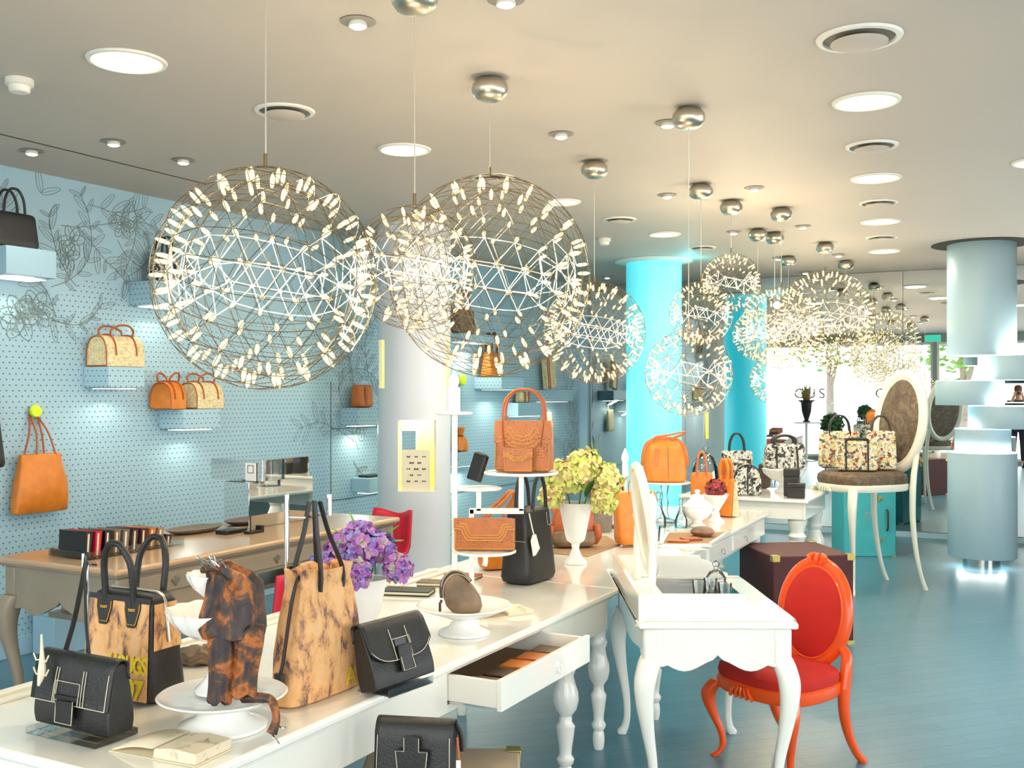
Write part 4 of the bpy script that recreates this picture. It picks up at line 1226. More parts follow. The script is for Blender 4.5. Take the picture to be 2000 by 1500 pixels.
def arch(root, x, y, z0, span, rise, r, mat, lean=0.0, name='handle', k=1.0, flat=1.0, drop=0.0):
    """a bag handle: an arch across x"""
    pts = [(x - span / 2, y, z0 - drop), (x - span / 2, y + lean * 0.1, z0), (x - span / 2 * k, y + lean * 0.5, z0 + rise * 0.6), (x - span * 0.25 * k, y + lean * 0.9, z0 + rise * 0.94), (x, y + lean, z0 + rise),
           (x + span * 0.25 * k, y + lean * 0.9, z0 + rise * 0.94), (x + span / 2 * k, y + lean * 0.5, z0 + rise * 0.6), (x + span / 2, y + lean * 0.1, z0), (x + span / 2, y, z0 - drop)]
    return ob(name, MB().tube(pts, r, 10, flat=flat, smooth=5), mat, root)

def flapbag(root, w, d, h, mat, ff=0.66, round_flap=False, topd=0.45):
    """clutch with a flap falling over the front (front = -y)"""
    prof = []
    for i in range(13):
        t = i / 12
        prof.append((d / 2 * (1 - (1 - topd) * t ** 1.6) * (0.82 + 0.18 * min(1, t * 5)), h * t))
    front = [(-y, z) for y, z in prof]; back = [(y, z) for y, z in prof]
    top = [(prof[-1][0] * cos(a), h + prof[-1][0] * 0.9 * sin(a)) for a in [pi * k / 8 for k in range(1, 8)]]
    outl = front + [(-a, b) for a, b in top] + back[::-1]
    ob('bag_body', MB().prism(outl, -w / 2, w / 2, 'yz'), mat, root, bevel=0.004, ang=50)
    # flap shell
    o_ = 0.005
    path = [(y * 0.6 + o_, z) for y, z in prof[-3:]] + [(a, b + o_) for a, b in top] + [(-y - o_, z) for y, z in prof[::-1] if z > h * (1 - ff)]
    path.append((path[-1][0] - 0.002, h * (1 - ff)))
    W2 = w / 2 + 0.004
    vs = []; fs = []
    m = len(path)
    nx = 16
    for i, (y, z) in enumerate(path):
        for j in range(nx + 1):
            x = -W2 + 2 * W2 * j / nx
            zz = z; yy = y
            if round_flap and i > m * 0.45:
                e = abs(x) / W2
                lift = (e ** 4) * 0.45 * h * ff * ((i - m * 0.45) / (m * 0.55)) ** 1.5
                zz = z + lift; 
            vs.append((x, yy, zz)); 
    for i in range(m - 1):
        for j in range(nx):
            a = i * (nx + 1) + j
            fs.append((a, a + 1, a + nx + 2, a + nx + 1))
    f = ob('flap', MB().add(vs, fs), mat, root, ang=60)
    s = f.modifiers.new('thick', 'SOLIDIFY'); s.thickness = 0.004; s.offset = 1
    def fx(x, z):   # a point just off the flap's front at height z
        t = z / h
        yb = d / 2 * (1 - (1 - topd) * max(0, t) ** 1.6) * (0.82 + 0.18 * min(1, t * 5))
        return Vector((x, -yb - 0.0125, z))
    return fx

def small_cord(root, pts, r, mat, name, **k):
    return ob(name, MB().tube(pts, r, 8, smooth=5, **k), mat, root)

# ------------------------------------------------ front of the long table
P = W(163, 1432, TZ); RB = TA - pi / 2 + radians(62) * 0 
RF = -radians(28)         # facing the table's near end
RS = radians(62)          # facing the table's long front side
b = thing('clutch_bag', 'black stitched flap bag with lizard charm on a clear plate, front left', 'handbag', P + Vector((0, 0, 0.019)), RF)
w, d, h = 0.27, 0.085, 0.155
fx = flapbag(b, w, d, h, M['black'], 0.60)
L = []
for x0 in (-0.058, -0.048, 0.048, 0.058):
    L.append([fx(x0 * (1 - 0.1 * (z / h)), z) for z in [h * (0.42 + 0.06 * i) for i in range(10)]])
L.append([fx(-w / 2, h * 0.42), fx(0.131, h * 0.42)])
L.append([fx(0.131, h * (0.42 + 0.06 * i)) for i in range(10)])
stitch(b, L)
tb_ = MB(); tb_.box(tuple(fx(0.0, h * 0.31) + Vector((0, -0.004, 0))), (0.062, 0.006, 0.055)); tb_.box(tuple(fx(0, h * 0.52) + Vector((0, -0.002, 0))), (0.085, 0.006, 0.012)); tb_.box(tuple(fx(0, h * 0.72) + Vector((0, 0.006, 0))), (0.085, 0.004, 0.012))
ob('buckle_tab', tb_, M['black'], b, bevel=0.002)
q = [fx(x_, z_) + Vector((0, -0.009, 0)) for x_, z_ in ((-0.03, h * 0.5), (-0.03, h * 0.14), (0.03, h * 0.14), (0.03, h * 0.5))]
q2 = [fx(x_, z_) + Vector((0, -0.006, 0)) for x_, z_ in ((-0.043, h * 0.45), (-0.043, h * 0.77), (0.043, h * 0.77), (0.043, h * 0.45))]
stitch(b, [q, q2])
small_cord(b, [(-0.10, 0.02, h * 0.98), (-0.075, 0.035, h + 0.10), (-0.045, 0.045, h + 0.245)], 0.0085, M['black'], 'strap', flat=0.45)
small_cord(b, [(-0.045, 0.045, h + 0.245), (-0.03, 0.03, h + 0.255), (-0.018, 0.02, h + 0.20), (-0.004, 0.012, h + 0.09), (0.02, 0.005, h * 1.02)], 0.0085, M['black'], 'strap', flat=0.45)
ch = MB()
ch.tube([(-0.085, -0.055, h + 0.075), (-0.088, -0.052, h + 0.04), (-0.082, -0.056, h + 0.01), (-0.078, -0.06, h - 0.02), (-0.082, -0.066, h - 0.05)], [0.0025, 0.004, 0.007, 0.010, 0.003], 8, smooth=4)
for sg in (-1, 1):
    for dz in (0.015, -0.02): ch.tube([(-0.08, -0.058, h + dz), (-0.08 + sg * 0.018, -0.06, h + dz - 0.004), (-0.08 + sg * 0.028, -0.06, h + dz + 0.012)], 0.002, 6)
ob('lizard_charm', ch, M['cream'], b)
bs = thing('bag_stand', 'clear acrylic plate with metal hook arms under the front left black bag', 'display stand', P, RF)
ob('base_plate', MB().box((0.0, -0.005, 0.009), (0.25, 0.13, 0.016)), M['acrylic'], bs, bevel=0.001)
ob('hook_rod', MB().tube([(-0.06, 0.062, 0.01), (-0.06, 0.062, 0.415)], 0.004, 8).tube([(-0.075, 0.0605, 0.41), (-0.02, 0.0605, 0.41)], 0.003, 8).tube([(-0.075, 0.0605, 0.40), (-0.075, 0.0605, 0.435)], 0.004, 8), M['chrome'], bs)

P = W(250, 1368, TZ)
b = thing('handbag', 'spotted hair hide bowling bag with black sides and yellow lettering', 'handbag', P + Vector((0.0, 0.05, 0.001)), RF)
w, d, h = 0.275, 0.155, 0.295
rbag(b, w, d, h, M['black'], 0.86, 0.62, 6.5)
def front_y(t): return -(d / 2) * (1 - 0.38 * t) - 0.001
pn = MB()
def panel_pt(u, v, off):
    t = 0.05 + 0.90 * v
    x = (u - 0.5) * w * 0.95 * (1 - 0.14 * t)
    return Vector((x, front_y(t) - off, t * h))
pn.grid(20, 20, lambda u, v: panel_pt(u, v, 0.002))
o = ob('hide_panel', pn, M['fur'], b); s_ = o.modifiers.new('thick', 'SOLIDIFY'); s_.thickness = 0.003
for x0 in (-0.055, 0.055):
    tab = MB()
    q = [(-0.030, 0.94), (-0.030, 0.86), (-0.018, 0.72), (-0.012, 0.70), (0.012, 0.70), (0.018, 0.72), (0.030, 0.86), (0.030, 0.94)]
    vs = [Vector((x0 + a, front_y(t) - 0.006, t * h)) for a, t in q]
    tab.add(vs + [v + Vector((0, 0.004, 0)) for v in vs], [tuple(range(8)), tuple(range(15, 7, -1))] + [(k, k + 8, (k + 1) % 8 + 8, (k + 1) % 8) for k in range(8)])
    ob('handle_tab', tab, M['black'], b, smooth=False)
ob('top_band', MB().grid(16, 2, lambda u, v: Vector(((u - 0.5) * w * 0.90, front_y(0.93 + 0.05 * v) - 0.005, (0.93 + 0.05 * v) * h))), M['black'], b)
L = []
for x0 in (-0.055, 0.055):
    L.append([Vector((x0 + a, front_y(t) - 0.0065, t * h)) for a, t in ((-0.028, 0.92), (-0.028, 0.86), (-0.016, 0.73), (0.016, 0.73), (0.028, 0.86), (0.028, 0.92))])
stitch(b, L, M['stitchy'])
for yy, ln in ((-0.05, -0.02), (0.05, 0.03)):
    arch(b, 0, yy, h - 0.01, 0.11, 0.15, 0.0095, M['black'], ln, k=0.95, drop=0.05)
for x0 in (-0.055, 0.055): stitch(b, [[(x0 + 0.0125 * cos(a), front_y(0.86) - 0.004 + 0.008 * sin(a) , h * 0.86 + 0.004 * k) for a in [i * pi / 6 for i in range(6, 13)]] for k in (0, 1)], M['stitchy'], 0.0014, 'gold_binding')
side = MB().grid(8, 10, lambda u, v: Vector((w / 2 * (1 - 0.14 * (0.5 + 0.42 * v)) + 0.0015, (u - 0.5) * d * 0.8 * (1 - 0.38 * (0.5 + 0.42 * v)), (0.5 + 0.42 * v) * h)))
ob('side_gusset', side, M['fur'], b)
ob('zip', MB().tube([(-0.09, -0.0, h + 0.002), (0.075, 0.0, h + 0.003), (0.114, 0.0, h - 0.013), (0.126, 0, h * 0.78), (0.1335, 0, h * 0.56)], 0.005, 8, smooth=5), M['nickel'], b)
def text_mesh(body, size, mat, parent, loc, rot, name, ext=0.001, spacing=1.0, xs=1.0, bold=0.0):
    cu = bpy.data.curves.new(name, 'FONT'); cu.body = body; cu.size = size; cu.extrude = ext; cu.offset = bold; cu.align_x = 'CENTER'; cu.space_character = spacing
    tmp = bpy.data.objects.new(name, cu); COL.objects.link(tmp)
    bpy.context.view_layer.update()
    me = bpy.data.meshes.new_from_object(tmp.evaluated_get(bpy.context.evaluated_depsgraph_get()))
    bpy.data.objects.remove(tmp); bpy.data.curves.remove(cu)
    me.materials.clear(); me.materials.append(mat)
    o = bpy.data.objects.new(name, me); COL.objects.link(o)
    o.parent = parent; o.location = loc; o.rotation_euler = rot; o.scale = (xs, 1, 1)
    return o
M['yellowink'] = blotch('worn yellow print', [(0.3, srgb(170, 150, 40)), (0.42, srgb(232, 206, 32)), (0.8, srgb(240, 216, 40))], 60, (1, 1, 1), 0.5, 0.7, 0.1)
tilt = atan2(0.38 * d / 2, h)
text_mesh('HOUGS', 0.062, M['yellowink'], b, (0.055, front_y(0.30) - 0.0065, 0.30 * h), (pi / 2 - tilt, 0, 0), 'yellow_lettering', 0.0008, 0.90, 0.72, 0.0022)
text_mesh('07', 0.072, M['yellowink'], b, (0.085, front_y(0.07) - 0.006, 0.07 * h), (pi / 2 - tilt, 0, 0), 'yellow_lettering', 0.0008, 0.9, 0.95, 0.0025)

# ------------------------------------------------ cake stand, shell stand and scarf
def cake_stand(label, P, R, H, foot, bowl=0.0, name='cake_stand', mat='china'):
    t = thing(name, label, 'cake stand', P)
    ob('foot', MB().lathe([(0, 0), (foot, 0), (foot, 0.008), (foot * 0.93, 0.013), (foot * 0.62, (H - bowl) * 0.34), (foot * 0.46, (H - bowl) * 0.62), (foot * 0.44, (H - bowl) * 0.80), (foot * 0.55, H - 0.012 - bowl), (0, H - 0.012 - bowl)], 40), M[mat], t)
    ob('plate', MB().lathe([(0, H - 0.012 - bowl), (R * 0.5, H - 0.012 - bowl * 0.9), (R * 0.95, H - 0.006), (R, H), (R * 0.97, H + 0.003), (R * 0.88, H - 0.002 - bowl * 0.3), (R * 0.5, H - 0.005 - bowl * 0.85), (0, H - 0.005 - bowl)], 56), M[mat], t)
    return t
P = W(435, 1420, TZ) + Vector((0, 0, 0.001))
cake_stand('low white cake stand carrying the shell dish and brown scarf', P, 0.163, 0.085, 0.112)
P2 = P + Vector((-0.012, 0.02, 0.086))
se = thing('shell_dish_stand', 'two tier white shell dish under the brown scarf', 'tiered dish', P2)
ob('pedestal', MB().lathe([(0, 0), (0.062, 0), (0.064, 0.008), (0.05, 0.022), (0.034, 0.04), (0.026, 0.08), (0.032, 0.12), (0.022, 0.15), (0, 0.15)], 32), M['china'], se)
wv = (14, 0.028, lambda t: min(1, 2.5 * min(t, 1.4 - t)))
ob('lower_shell', MB().lathe([(0, 0.13), (0.05, 0.137), (0.09, 0.16), (0.114, 0.19), (0.123, 0.212), (0.117, 0.210), (0.085, 0.172), (0.04, 0.148), (0, 0.145)], 84, (-0.012, 0, 0), wv), M['china'], se)
ob('stem', MB().lathe([(0.018, 0.145), (0.012, 0.19), (0.016, 0.23), (0, 0.245)], 20), M['china'], se)
ob('upper_shell', MB().lathe([(0, 0.235), (0.03, 0.24), (0.058, 0.265), (0.073, 0.29), (0.076, 0.303), (0.072, 0.300), (0.05, 0.272), (0.02, 0.252), (0, 0.25)], 70, (-0.008, 0, 0), wv), M['china'], se)
sc = thing('scarf', 'brown and black printed scarf knotted over the shell dish', 'scarf', P2 + Vector((0.055, -0.03, 0)))
def ruff(z, hw, hd, cx, cy, am, nf, ph, seg=64):
    r = []
    for k in range(seg):
        a = 2 * pi * k / seg
        m = 1 + am * sin(nf * a + ph) + am * 0.5 * sin((2 * nf + 1) * a + ph * 2)
        r.append(Vector((cx + hw * m * cos(a), cy + hd * m * sin(a), z + 0.006 * sin(nf * a))))
    return r
up = [ruff(0.335, 0.012, 0.012, -0.052, -0.02, 0.1, 5, 0), ruff(0.338, 0.028, 0.026, -0.05, -0.02, 0.14, 5, 0), ruff(0.326, 0.036, 0.04, -0.04, -0.02, 0.14, 5, 0.3), ruff(0.310, 0.052, 0.05, -0.018, -0.018, 0.10, 6, 0.5), ruff(0.285, 0.066, 0.066, -0.006, -0.015, 0.07, 7, 0.7),
      ruff(0.25, 0.070, 0.075, -0.005, -0.018, 0.06, 7, 0.9), ruff(0.21, 0.078, 0.082, -0.008, -0.024, 0.06, 7, 1.1), ruff(0.182, 0.086, 0.078, -0.012, -0.03, 0.05, 6, 1.3), ruff(0.165, 0.080, 0.062, -0.006, -0.045, 0.05, 6, 1.4), ruff(0.160, 0.05, 0.04, 0.0, -0.05, 0.05, 6, 1.4)]
ob('gathered_top', MB().loft(up), M['scarf'], sc)
for nm, cx, wd, z0, ph in (('hanging_end', -0.024, 0.034, 0.006, 0.2), ('hanging_end', 0.041, 0.036, 0.022, 1.4)):
    rg = []
    for i in range(10):
        t = i / 9
        z = 0.185 + (z0 - 0.185) * t
        rg.append(ruff(z, wd * (0.9 + 0.08 * sin(5 * t + ph)), 0.026 * (1 - 0.35 * t), cx + 0.006 * sin(3 * t + ph), -0.075 - 0.012 * t, 0.07, 4, ph + t))
    rg = [ruff(0.19, wd * 0.5, 0.012, cx, -0.07, 0.05, 4, ph)] + rg + [ruff(z0 - 0.002, wd * 0.5, 0.008, cx, -0.087, 0.05, 4, ph)]
    ob(nm, MB().loft(rg), M['scarf'], sc)
ob('corner_tail', MB().tube([(0.03, -0.07, 0.012), (0.075, -0.085, 0.016), (0.105, -0.09, 0.010), (0.118, -0.097, -0.03), (0.108, -0.10, -0.065)], [0.014, 0.013, 0.011, 0.010, 0.014], 10, smooth=5), M['scarf'], sc)
ob('silver_tassel', MB().tube([(0.108, -0.10, -0.07), (0.118, -0.104, -0.08), (0.128, -0.106, -0.09)], 0.003, 6).tube([(0.118, -0.09, -0.05), (0.13, -0.094, -0.054), (0.14, -0.096, -0.054)], 0.0025, 6), M['chrome'], sc)
ob('knot_ring', MB().tube([(-0.05 + 0.034 * cos(a), -0.025 + 0.034 * sin(a), 0.322 + 0.004 * sin(3 * a)) for a in [i * pi / 10 for i in range(20)]], 0.005, 8, closed=True), M['dbrown'], sc)
wire_ = MB(); r3 = random.Random(3)
for k in range(7):
    wire_.tube([(-0.05 + r3.uniform(-.02, .02), -0.05, 0.335), (-0.05 + r3.uniform(-.04, .03), -0.06, 0.352 + r3.uniform(-.01, .01)), (-0.04 + r3.uniform(-.04, .04), -0.06, 0.335 + r3.uniform(-.02, .01))], 0.0016, 5, smooth=4)
ob('wire_curls', wire_, M['chrome'], sc)

# open book lying at the front edge
def open_book(label, P, rz, w, d, th, cover='cream'):
    t = thing('open_book', label, 'book', P, rz)
    ob('page_block', MB().prism([(0, 0.002), (w / 2, 0.002), (w / 2 + 0.003, th * 0.9), (w * 0.25, th * 1.06), (0.004, th * 0.8)], -d / 2, d / 2), M['paperink'], t, bevel=0.002)
    lf = MB().grid(10, 1, lambda u, v: (-u * w / 2, (v - 0.5) * d, 0.006 + 0.018 * (1 - u) ** 2 * 1.2 * (1 if u < 1 else 0) + 0.012 * sin(pi * u)))
    o = ob('turned_pages', lf, M['paperink'], t); s = o.modifiers.new('thick', 'SOLIDIFY'); s.thickness = 0.005
    ob('cover', MB().box((0, 0, 0.001), (w + 0.01, d + 0.01, 0.002)), M[cover], t, smooth=False)
    return t
open_book('yellowed open book at the front edge of the table', W(335, 1466, TZ) + Vector((0, 0, 0.001)), radians(-24), 0.25, 0.125, 0.030)
open_book('small open booklet behind the pouch cake stand', W(978, 1199, TZ) + Vector((0, 0, 0.001)), radians(28), 0.22, 0.12, 0.018)
# dark folded cloth
P = W(392, 1296, TZ)
t = thing('folded_cloth', 'dark crumpled cloth between spotted bag and shell dish', 'cloth', P + Vector((0, 0, 0.0075)), 0.3)
ob('folds', MB().loft([ruff(z, 0.075 * k, 0.05 * k, 0, 0, 0.08, 7, z * 90) for z, k in ((0, 0.9), (0.006, 1.0), (0.012, 0.93), (0.018, 1.0), (0.026, 0.92), (0.033, 0.98), (0.04, 0.8), (0.045, 0.3))]), M['brownmt'], t)

# ------------------------------------------------ drawstring bag on its chrome stand
P = W(622, 1356, TZ) + Vector((0, 0, 0.001))
b = thing('drawstring_bag', 'tall spotted hide drawstring bag with black straps on a chrome stand', 'handbag', P, radians(60))
rg = []
for z, hw, hd, am, nf in ((0, 0.148, 0.045, 0, 8), (0.006, 0.156, 0.052, 0, 8), (0.06, 0.157, 0.058, 0, 8), (0.14, 0.150, 0.060, 0.01, 8), (0.22, 0.136, 0.056, 0.02, 9), (0.29, 0.118, 0.048, 0.04, 9), (0.325, 0.106, 0.040, 0.07, 9), (0.345, 0.108, 0.042, 0.09, 9), (0.362, 0.112, 0.044, 0.08, 9), (0.356, 0.10, 0.034, 0.08, 9), (0.33, 0.09, 0.026, 0.05, 9)):
    r = []
    for k in range(72):
        a = 2 * pi * k / 72
        ca, sa = cos(a), sin(a); n_ = 3.4
        m = 1 + am * sin(nf * a)
        r.append(Vector((hw * m * math.copysign(abs(ca) ** (2 / n_), ca), hd * (1 + am * 2.2 * sin(nf * a + 1)) * math.copysign(abs(sa) ** (2 / n_), sa), z + am * 0.08 * sin(5 * a))))
    rg.append(r)
ob('bag_body', MB().loft(rg), M['fur'], b)
for (x0, y0) in ((-0.045, -0.045), (0.05, -0.045), (-0.05, 0.045), (0.045, 0.045)):
    tx = 0.0 if x0 < 0 else 0.03
    small_cord(b, [(x0 * 1.0, y0, 0.30), (x0 * 0.95, y0, 0.36), (x0 * 0.5 - 0.01, y0 * 0.5, 0.46), (-0.028 + (x0 > 0) * 0.022, y0 * 0.22, 0.545)], 0.009, M['black'], 'strap', flat=0.4)
stitch(b, [spline([(-0.045, -0.05, 0.30), (-0.043, -0.05, 0.36), (-0.032, -0.028, 0.46), (-0.028, -0.015, 0.545)], 4), spline([(0.05, -0.05, 0.30), (0.048, -0.05, 0.36), (0.015, -0.028, 0.46), (-0.006, -0.015, 0.545)], 4)], M['stitchy'])
small_cord(b, [(-0.105, -0.02, 0.345), (-0.128, -0.03, 0.33), (-0.15, -0.03, 0.26), (-0.166, -0.02, 0.13), (-0.172, -0.01, 0.085)], 0.0085, M['black'], 'side_strap', flat=0.5)
ob('strap_end', MB().box((-0.172, -0.012, 0.075), (0.014, 0.03, 0.05)), M['black'], b, bevel=0.004)
ob('rivet', MB().lathe([(0, 0), (0.004, 0), (0.003, 0.002), (0, 0.0025)], 12).xf(Matrix.Translation((-0.172, -0.029, 0.065)) @ Matrix.Rotation(pi / 2, 4, 'X')), M['chrome'], b)
text_mesh('A', 0.07, M['yellowink'], b, (0.07, -0.0605, 0.02), (pi / 2, 0, 0), 'yellow_lettering', 0.0008)
st = thing('bag_stand', 'chrome T bar stand holding up the drawstring bag straps', 'display stand', P, radians(60))
ob('pole', MB().tube([(-0.055, 0.068, 0.0), (-0.055, 0.068, 0.565)], 0.007, 12), M['chrome'], st)
ob('hook_arm', MB().tube([(-0.055, 0.068, 0.50), (-0.055, 0.0, 0.503), (0.04, 0.0, 0.507)], 0.0034, 8).tube([(0.045, 0.0, 0.50), (0.045, 0.0, 0.56)], 0.009, 12), M['chrome'], st)
ob('base_plate', MB().box((-0.055, 0.112, 0.003), (0.16, 0.09, 0.005)), M['chrome'], st)

# ------------------------------------------------ flowers
def hydrangea(root, heads, mat, rnd, floret=0.017, per=70, part='bloom_head'):
    for (c, R) in heads:
        mb = MB()
        for k in range(per):
            zc = 1 - 1.7 * (k + 0.5) / per
            a = k * 2.39996
            s = sqrt(max(0, 1 - zc * zc))
            n = Vector((s * cos(a), s * sin(a), zc))
            n = (n + Vector((rnd.uniform(-.25, .25), rnd.uniform(-.25, .25), rnd.uniform(-.25, .25)))).normalized()
            p = Vector(c) + n * R * rnd.uniform(0.9, 1.06)
            Q = n.to_track_quat('Z', 'Y').to_matrix() @ Matrix.Rotation(rnd.uniform(0, pi), 3, 'Z')
            f = floret * rnd.uniform(0.8, 1.25)
            for q in range(4):
                t = q * pi / 2
                e1 = Vector((cos(t), sin(t), 0)); e2 = Vector((-sin(t), cos(t), 0))
                cup = rnd.uniform(0.1, 0.5)
                loc = [Vector((0, 0, -0.3 * f)), e1 * f * 0.5 + e2 * f * 0.48 + Vector((0, 0, cup * f * .4)), e1 * f * 1.05 + e2 * f * 0.3 + Vector((0, 0, cup * f)), e1 * f * 1.05 - e2 * f * 0.3 + Vector((0, 0, cup * f)), e1 * f * 0.5 - e2 * f * 0.48 + Vector((0, 0, cup * f * .4))]
                mb.add([p + Q @ v for v in loc], [(0, 1, 2, 3, 4)])
        mb.lathe([(0, -R * 0.8), (R * 0.6, -R * 0.5), (R * 0.86, 0), (R * 0.6, R * 0.6), (0, R * 0.85)], 14, c)
        ob(part, mb, mat, root, ang=70)
def leaf(root, base, tip, w, mat, part='leaf', bend=0.2):
    base, tip = Vector(base), Vector(tip)
    ax = tip - base; L = ax.length; ax.normalize()
    sd = ax.cross(Vector((0, 0, 1)));
    sd = sd.normalized() if sd.length > 1e-3 else Vector((1, 0, 0))
    up = sd.cross(ax)
    o = ob(part, MB().grid(4, 8, lambda u, v: base + ax * L * v + sd * (u - 0.5) * 2 * w * sin(pi * min(1, v * 0.98 + 0.02)) ** 0.8 + up * (bend * L * sin(pi * v) * 0.3 - abs(u - 0.5) * w * 0.3)), mat, root, ang=80)
    return o
r5 = random.Random(11)
P = W(716, 1232, TZ) + Vector((0, 0, 0.001))
t = thing('vase', 'white tapered vase with purple hydrangeas on the long table', 'vase', P)
ob('vase_body', MB().lathe([(0, 0), (0.05, 0), (0.052, 0.007), (0.032, 0.025), (0.034, 0.04), (0.046, 0.062), (0.060, 0.12), (0.072, 0.18), (0.074, 0.188), (0.068, 0.186), (0.056, 0.12), (0.04, 0.066), (0, 0.062)], 40), M['china'], t)
t = thing('hydrangea_bunch', 'purple and blue hydrangea blooms in the white tapered vase', 'flowers', P + Vector((-0.015, 0, 0.258)))
hydrangea(t, [((-0.06, -0.02, 0.035), 0.058), ((0.0, -0.05, 0.05), 0.06), ((0.055, -0.02, 0.035), 0.056), ((0.0, 0.05, 0.05), 0.056), ((-0.01, 0.0, 0.075), 0.05), ((0.0, -0.152, -0.03), 0.040), ((-0.13, -0.07, -0.02), 0.040), ((0.135, -0.07, -0.025), 0.040)], M['purple'], r5, 0.025, 42)
ob('stems', MB().tube([(0.012, 0, -0.14), (-0.05, 0, 0.02)], 0.003, 6).tube([(0.015, 0, -0.14), (0.05, 0, 0.02)], 0.003, 6).tube([(0.013, 0.01, -0.14), (0, 0.02, 0.05)], 0.003, 6), M['leaf'], t)
for a, c_ in (((-0.06, 0, 0.08), (-0.12, -0.01, 0.115)), ((0.06, 0, 0.05), (0.15, -0.02, 0.07)), ((0.06, 0.02, 0.06), (0.13, 0.0, 0.12)), ((-0.02, 0, 0.09), (-0.045, 0, 0.17)), ((0.05, -0.02, 0.0), (0.15, -0.03, 0.02))):
    leaf(t, a, c_, 0.024, M['leaf'])
P = W(1124, 1101, TZ) + Vector((0, 0, 0.001))
t = thing('urn', 'white footed urn with green hydrangeas near the dressing table', 'vase', P)
ob('urn_body', MB().lathe([(0, 0), (0.056, 0), (0.057, 0.01), (0.032, 0.04), (0.018, 0.075), (0.022, 0.10), (0.044, 0.115), (0.048, 0.125), (0.052, 0.14), (0.072, 0.24), (0.086, 0.305), (0.082, 0.304), (0.066, 0.23), (0.04, 0.13), (0, 0.128)], 40), M['china'], t)
t = thing('hydrangea_bunch', 'pale green hydrangea blooms in the white footed urn', 'flowers', P + Vector((0.02, 0, 0.372)))
hydrangea(t, [((-0.085, -0.05, 0.06), 0.080), ((0.02, -0.02, 0.105), 0.085), ((0.12, -0.04, 0.045), 0.078), ((-0.03, 0.08, 0.06), 0.08), ((-0.03, -0.07, 0.05), 0.06), ((0.10, 0.06, 0.05), 0.07), ((-0.145, -0.12, -0.03), 0.048), ((0.11, -0.14, -0.05), 0.050)], M['greenfl'], r5, 0.029, 60)
ob('stems', MB().tube([(-0.02, 0, -0.20), (-0.07, 0, 0.02)], 0.004, 6).tube([(-0.02, 0.01, -0.20), (0.02, 0, 0.06)], 0.004, 6).tube([(-0.015, 0, -0.20), (0.05, 0, 0.0)], 0.004, 6), M['leaf'], t)
for a, c_, m_ in (((0.02, -0.09, -0.03), (0.06, -0.13, 0.06), 'dkleaf'), ((-0.10, 0, 0.06), (-0.20, -0.02, 0.09), 'leaf'), ((0.07, 0, 0.13), (0.06, 0, 0.235), 'leaf'), ((0.15, 0, 0.05), (0.22, 0.02, 0.05), 'dkleaf'), ((0.0, -0.10, 0.0), (-0.02, -0.15, 0.05), 'leaf'), ((0.12, 0.05, 0.1), (0.2, 0.05, 0.13), 'dkleaf')):
    leaf(t, a, c_, 0.028, M[m_])

# ------------------------------------------------ black clutch on an acrylic easel
P = W(744, 1340, TZ) + Vector((0.055, -0.04, 0))
TB = radians(54)
b = thing('clutch_bag', 'black flap clutch leaning on a clear easel by the drawstring bag', 'handbag', P + Vector((0, 0.02, 0.016)), TB)
w, d, h = 0.25, 0.075, 0.165
fx = flapbag(b, w, d, h, M['black'], 0.62, True)
L = [[fx(x_ * (1 if x_ > 0 else 1), z_) for z_ in [h * (0.40 + 0.06 * i) for i in range(10)]] for x_ in (-0.034, 0.034)]
L.append([fx(x_, h * (0.40 + 0.45 * 0.62 * (abs(x_) / 0.129) ** 4)) + Vector((0, 0.001, 0)) for x_ in [-0.125 + 0.0125 * i for i in range(21)]])
L.append([fx(x_, z_) + Vector((0, -0.006, 0)) for x_, z_ in ((-0.022, h * 0.62), (-0.024, h * 0.2), (0.024, h * 0.2), (0.022, h * 0.62))])
L.append([fx(x_, z_) + Vector((0, -0.003, 0)) for x_, z_ in ((-0.036, h * 0.62), (-0.036, h * 0.76), (0.036, h * 0.76), (0.036, h * 0.62))])
stitch(b, L)
ob('cut_out', MB().box(tuple(fx(0, h * 0.68) + Vector((0, 0.003, 0))), (0.046, 0.004, 0.026)), M['blackpl'], b, bevel=0.001)
ob('buckle_tab', MB().box(tuple(fx(0, h * 0.40) + Vector((0, -0.003, 0))), (0.054, 0.005, 0.075)), M['black'], b, bevel=0.002)
for ch_ in b.children: pass
b.rotation_euler = (radians(-16), 0, TB)
st = thing('bag_stand', 'clear acrylic easel under the black flap clutch', 'display stand', P + Vector((0, 0.02, 0.001)), TB)
ob('ledge', MB().box((0, -0.012, 0.005), (0.19, 0.07, 0.004)).box((0, -0.048, 0.012), (0.19, 0.004, 0.022)).box((-0.08, 0, 0.003), (0.006, 0.08, 0.006)).box((0.08, 0, 0.003), (0.006, 0.08, 0.006)), M['acrylic'], st, smooth=False)
ob('back_rest', MB().box((0, 0.072, 0.05), (0.19, 0.004, 0.10)).box((0, 0.05, 0.002), (0.19, 0.04, 0.004)), M['acrylic'], st, smooth=False)

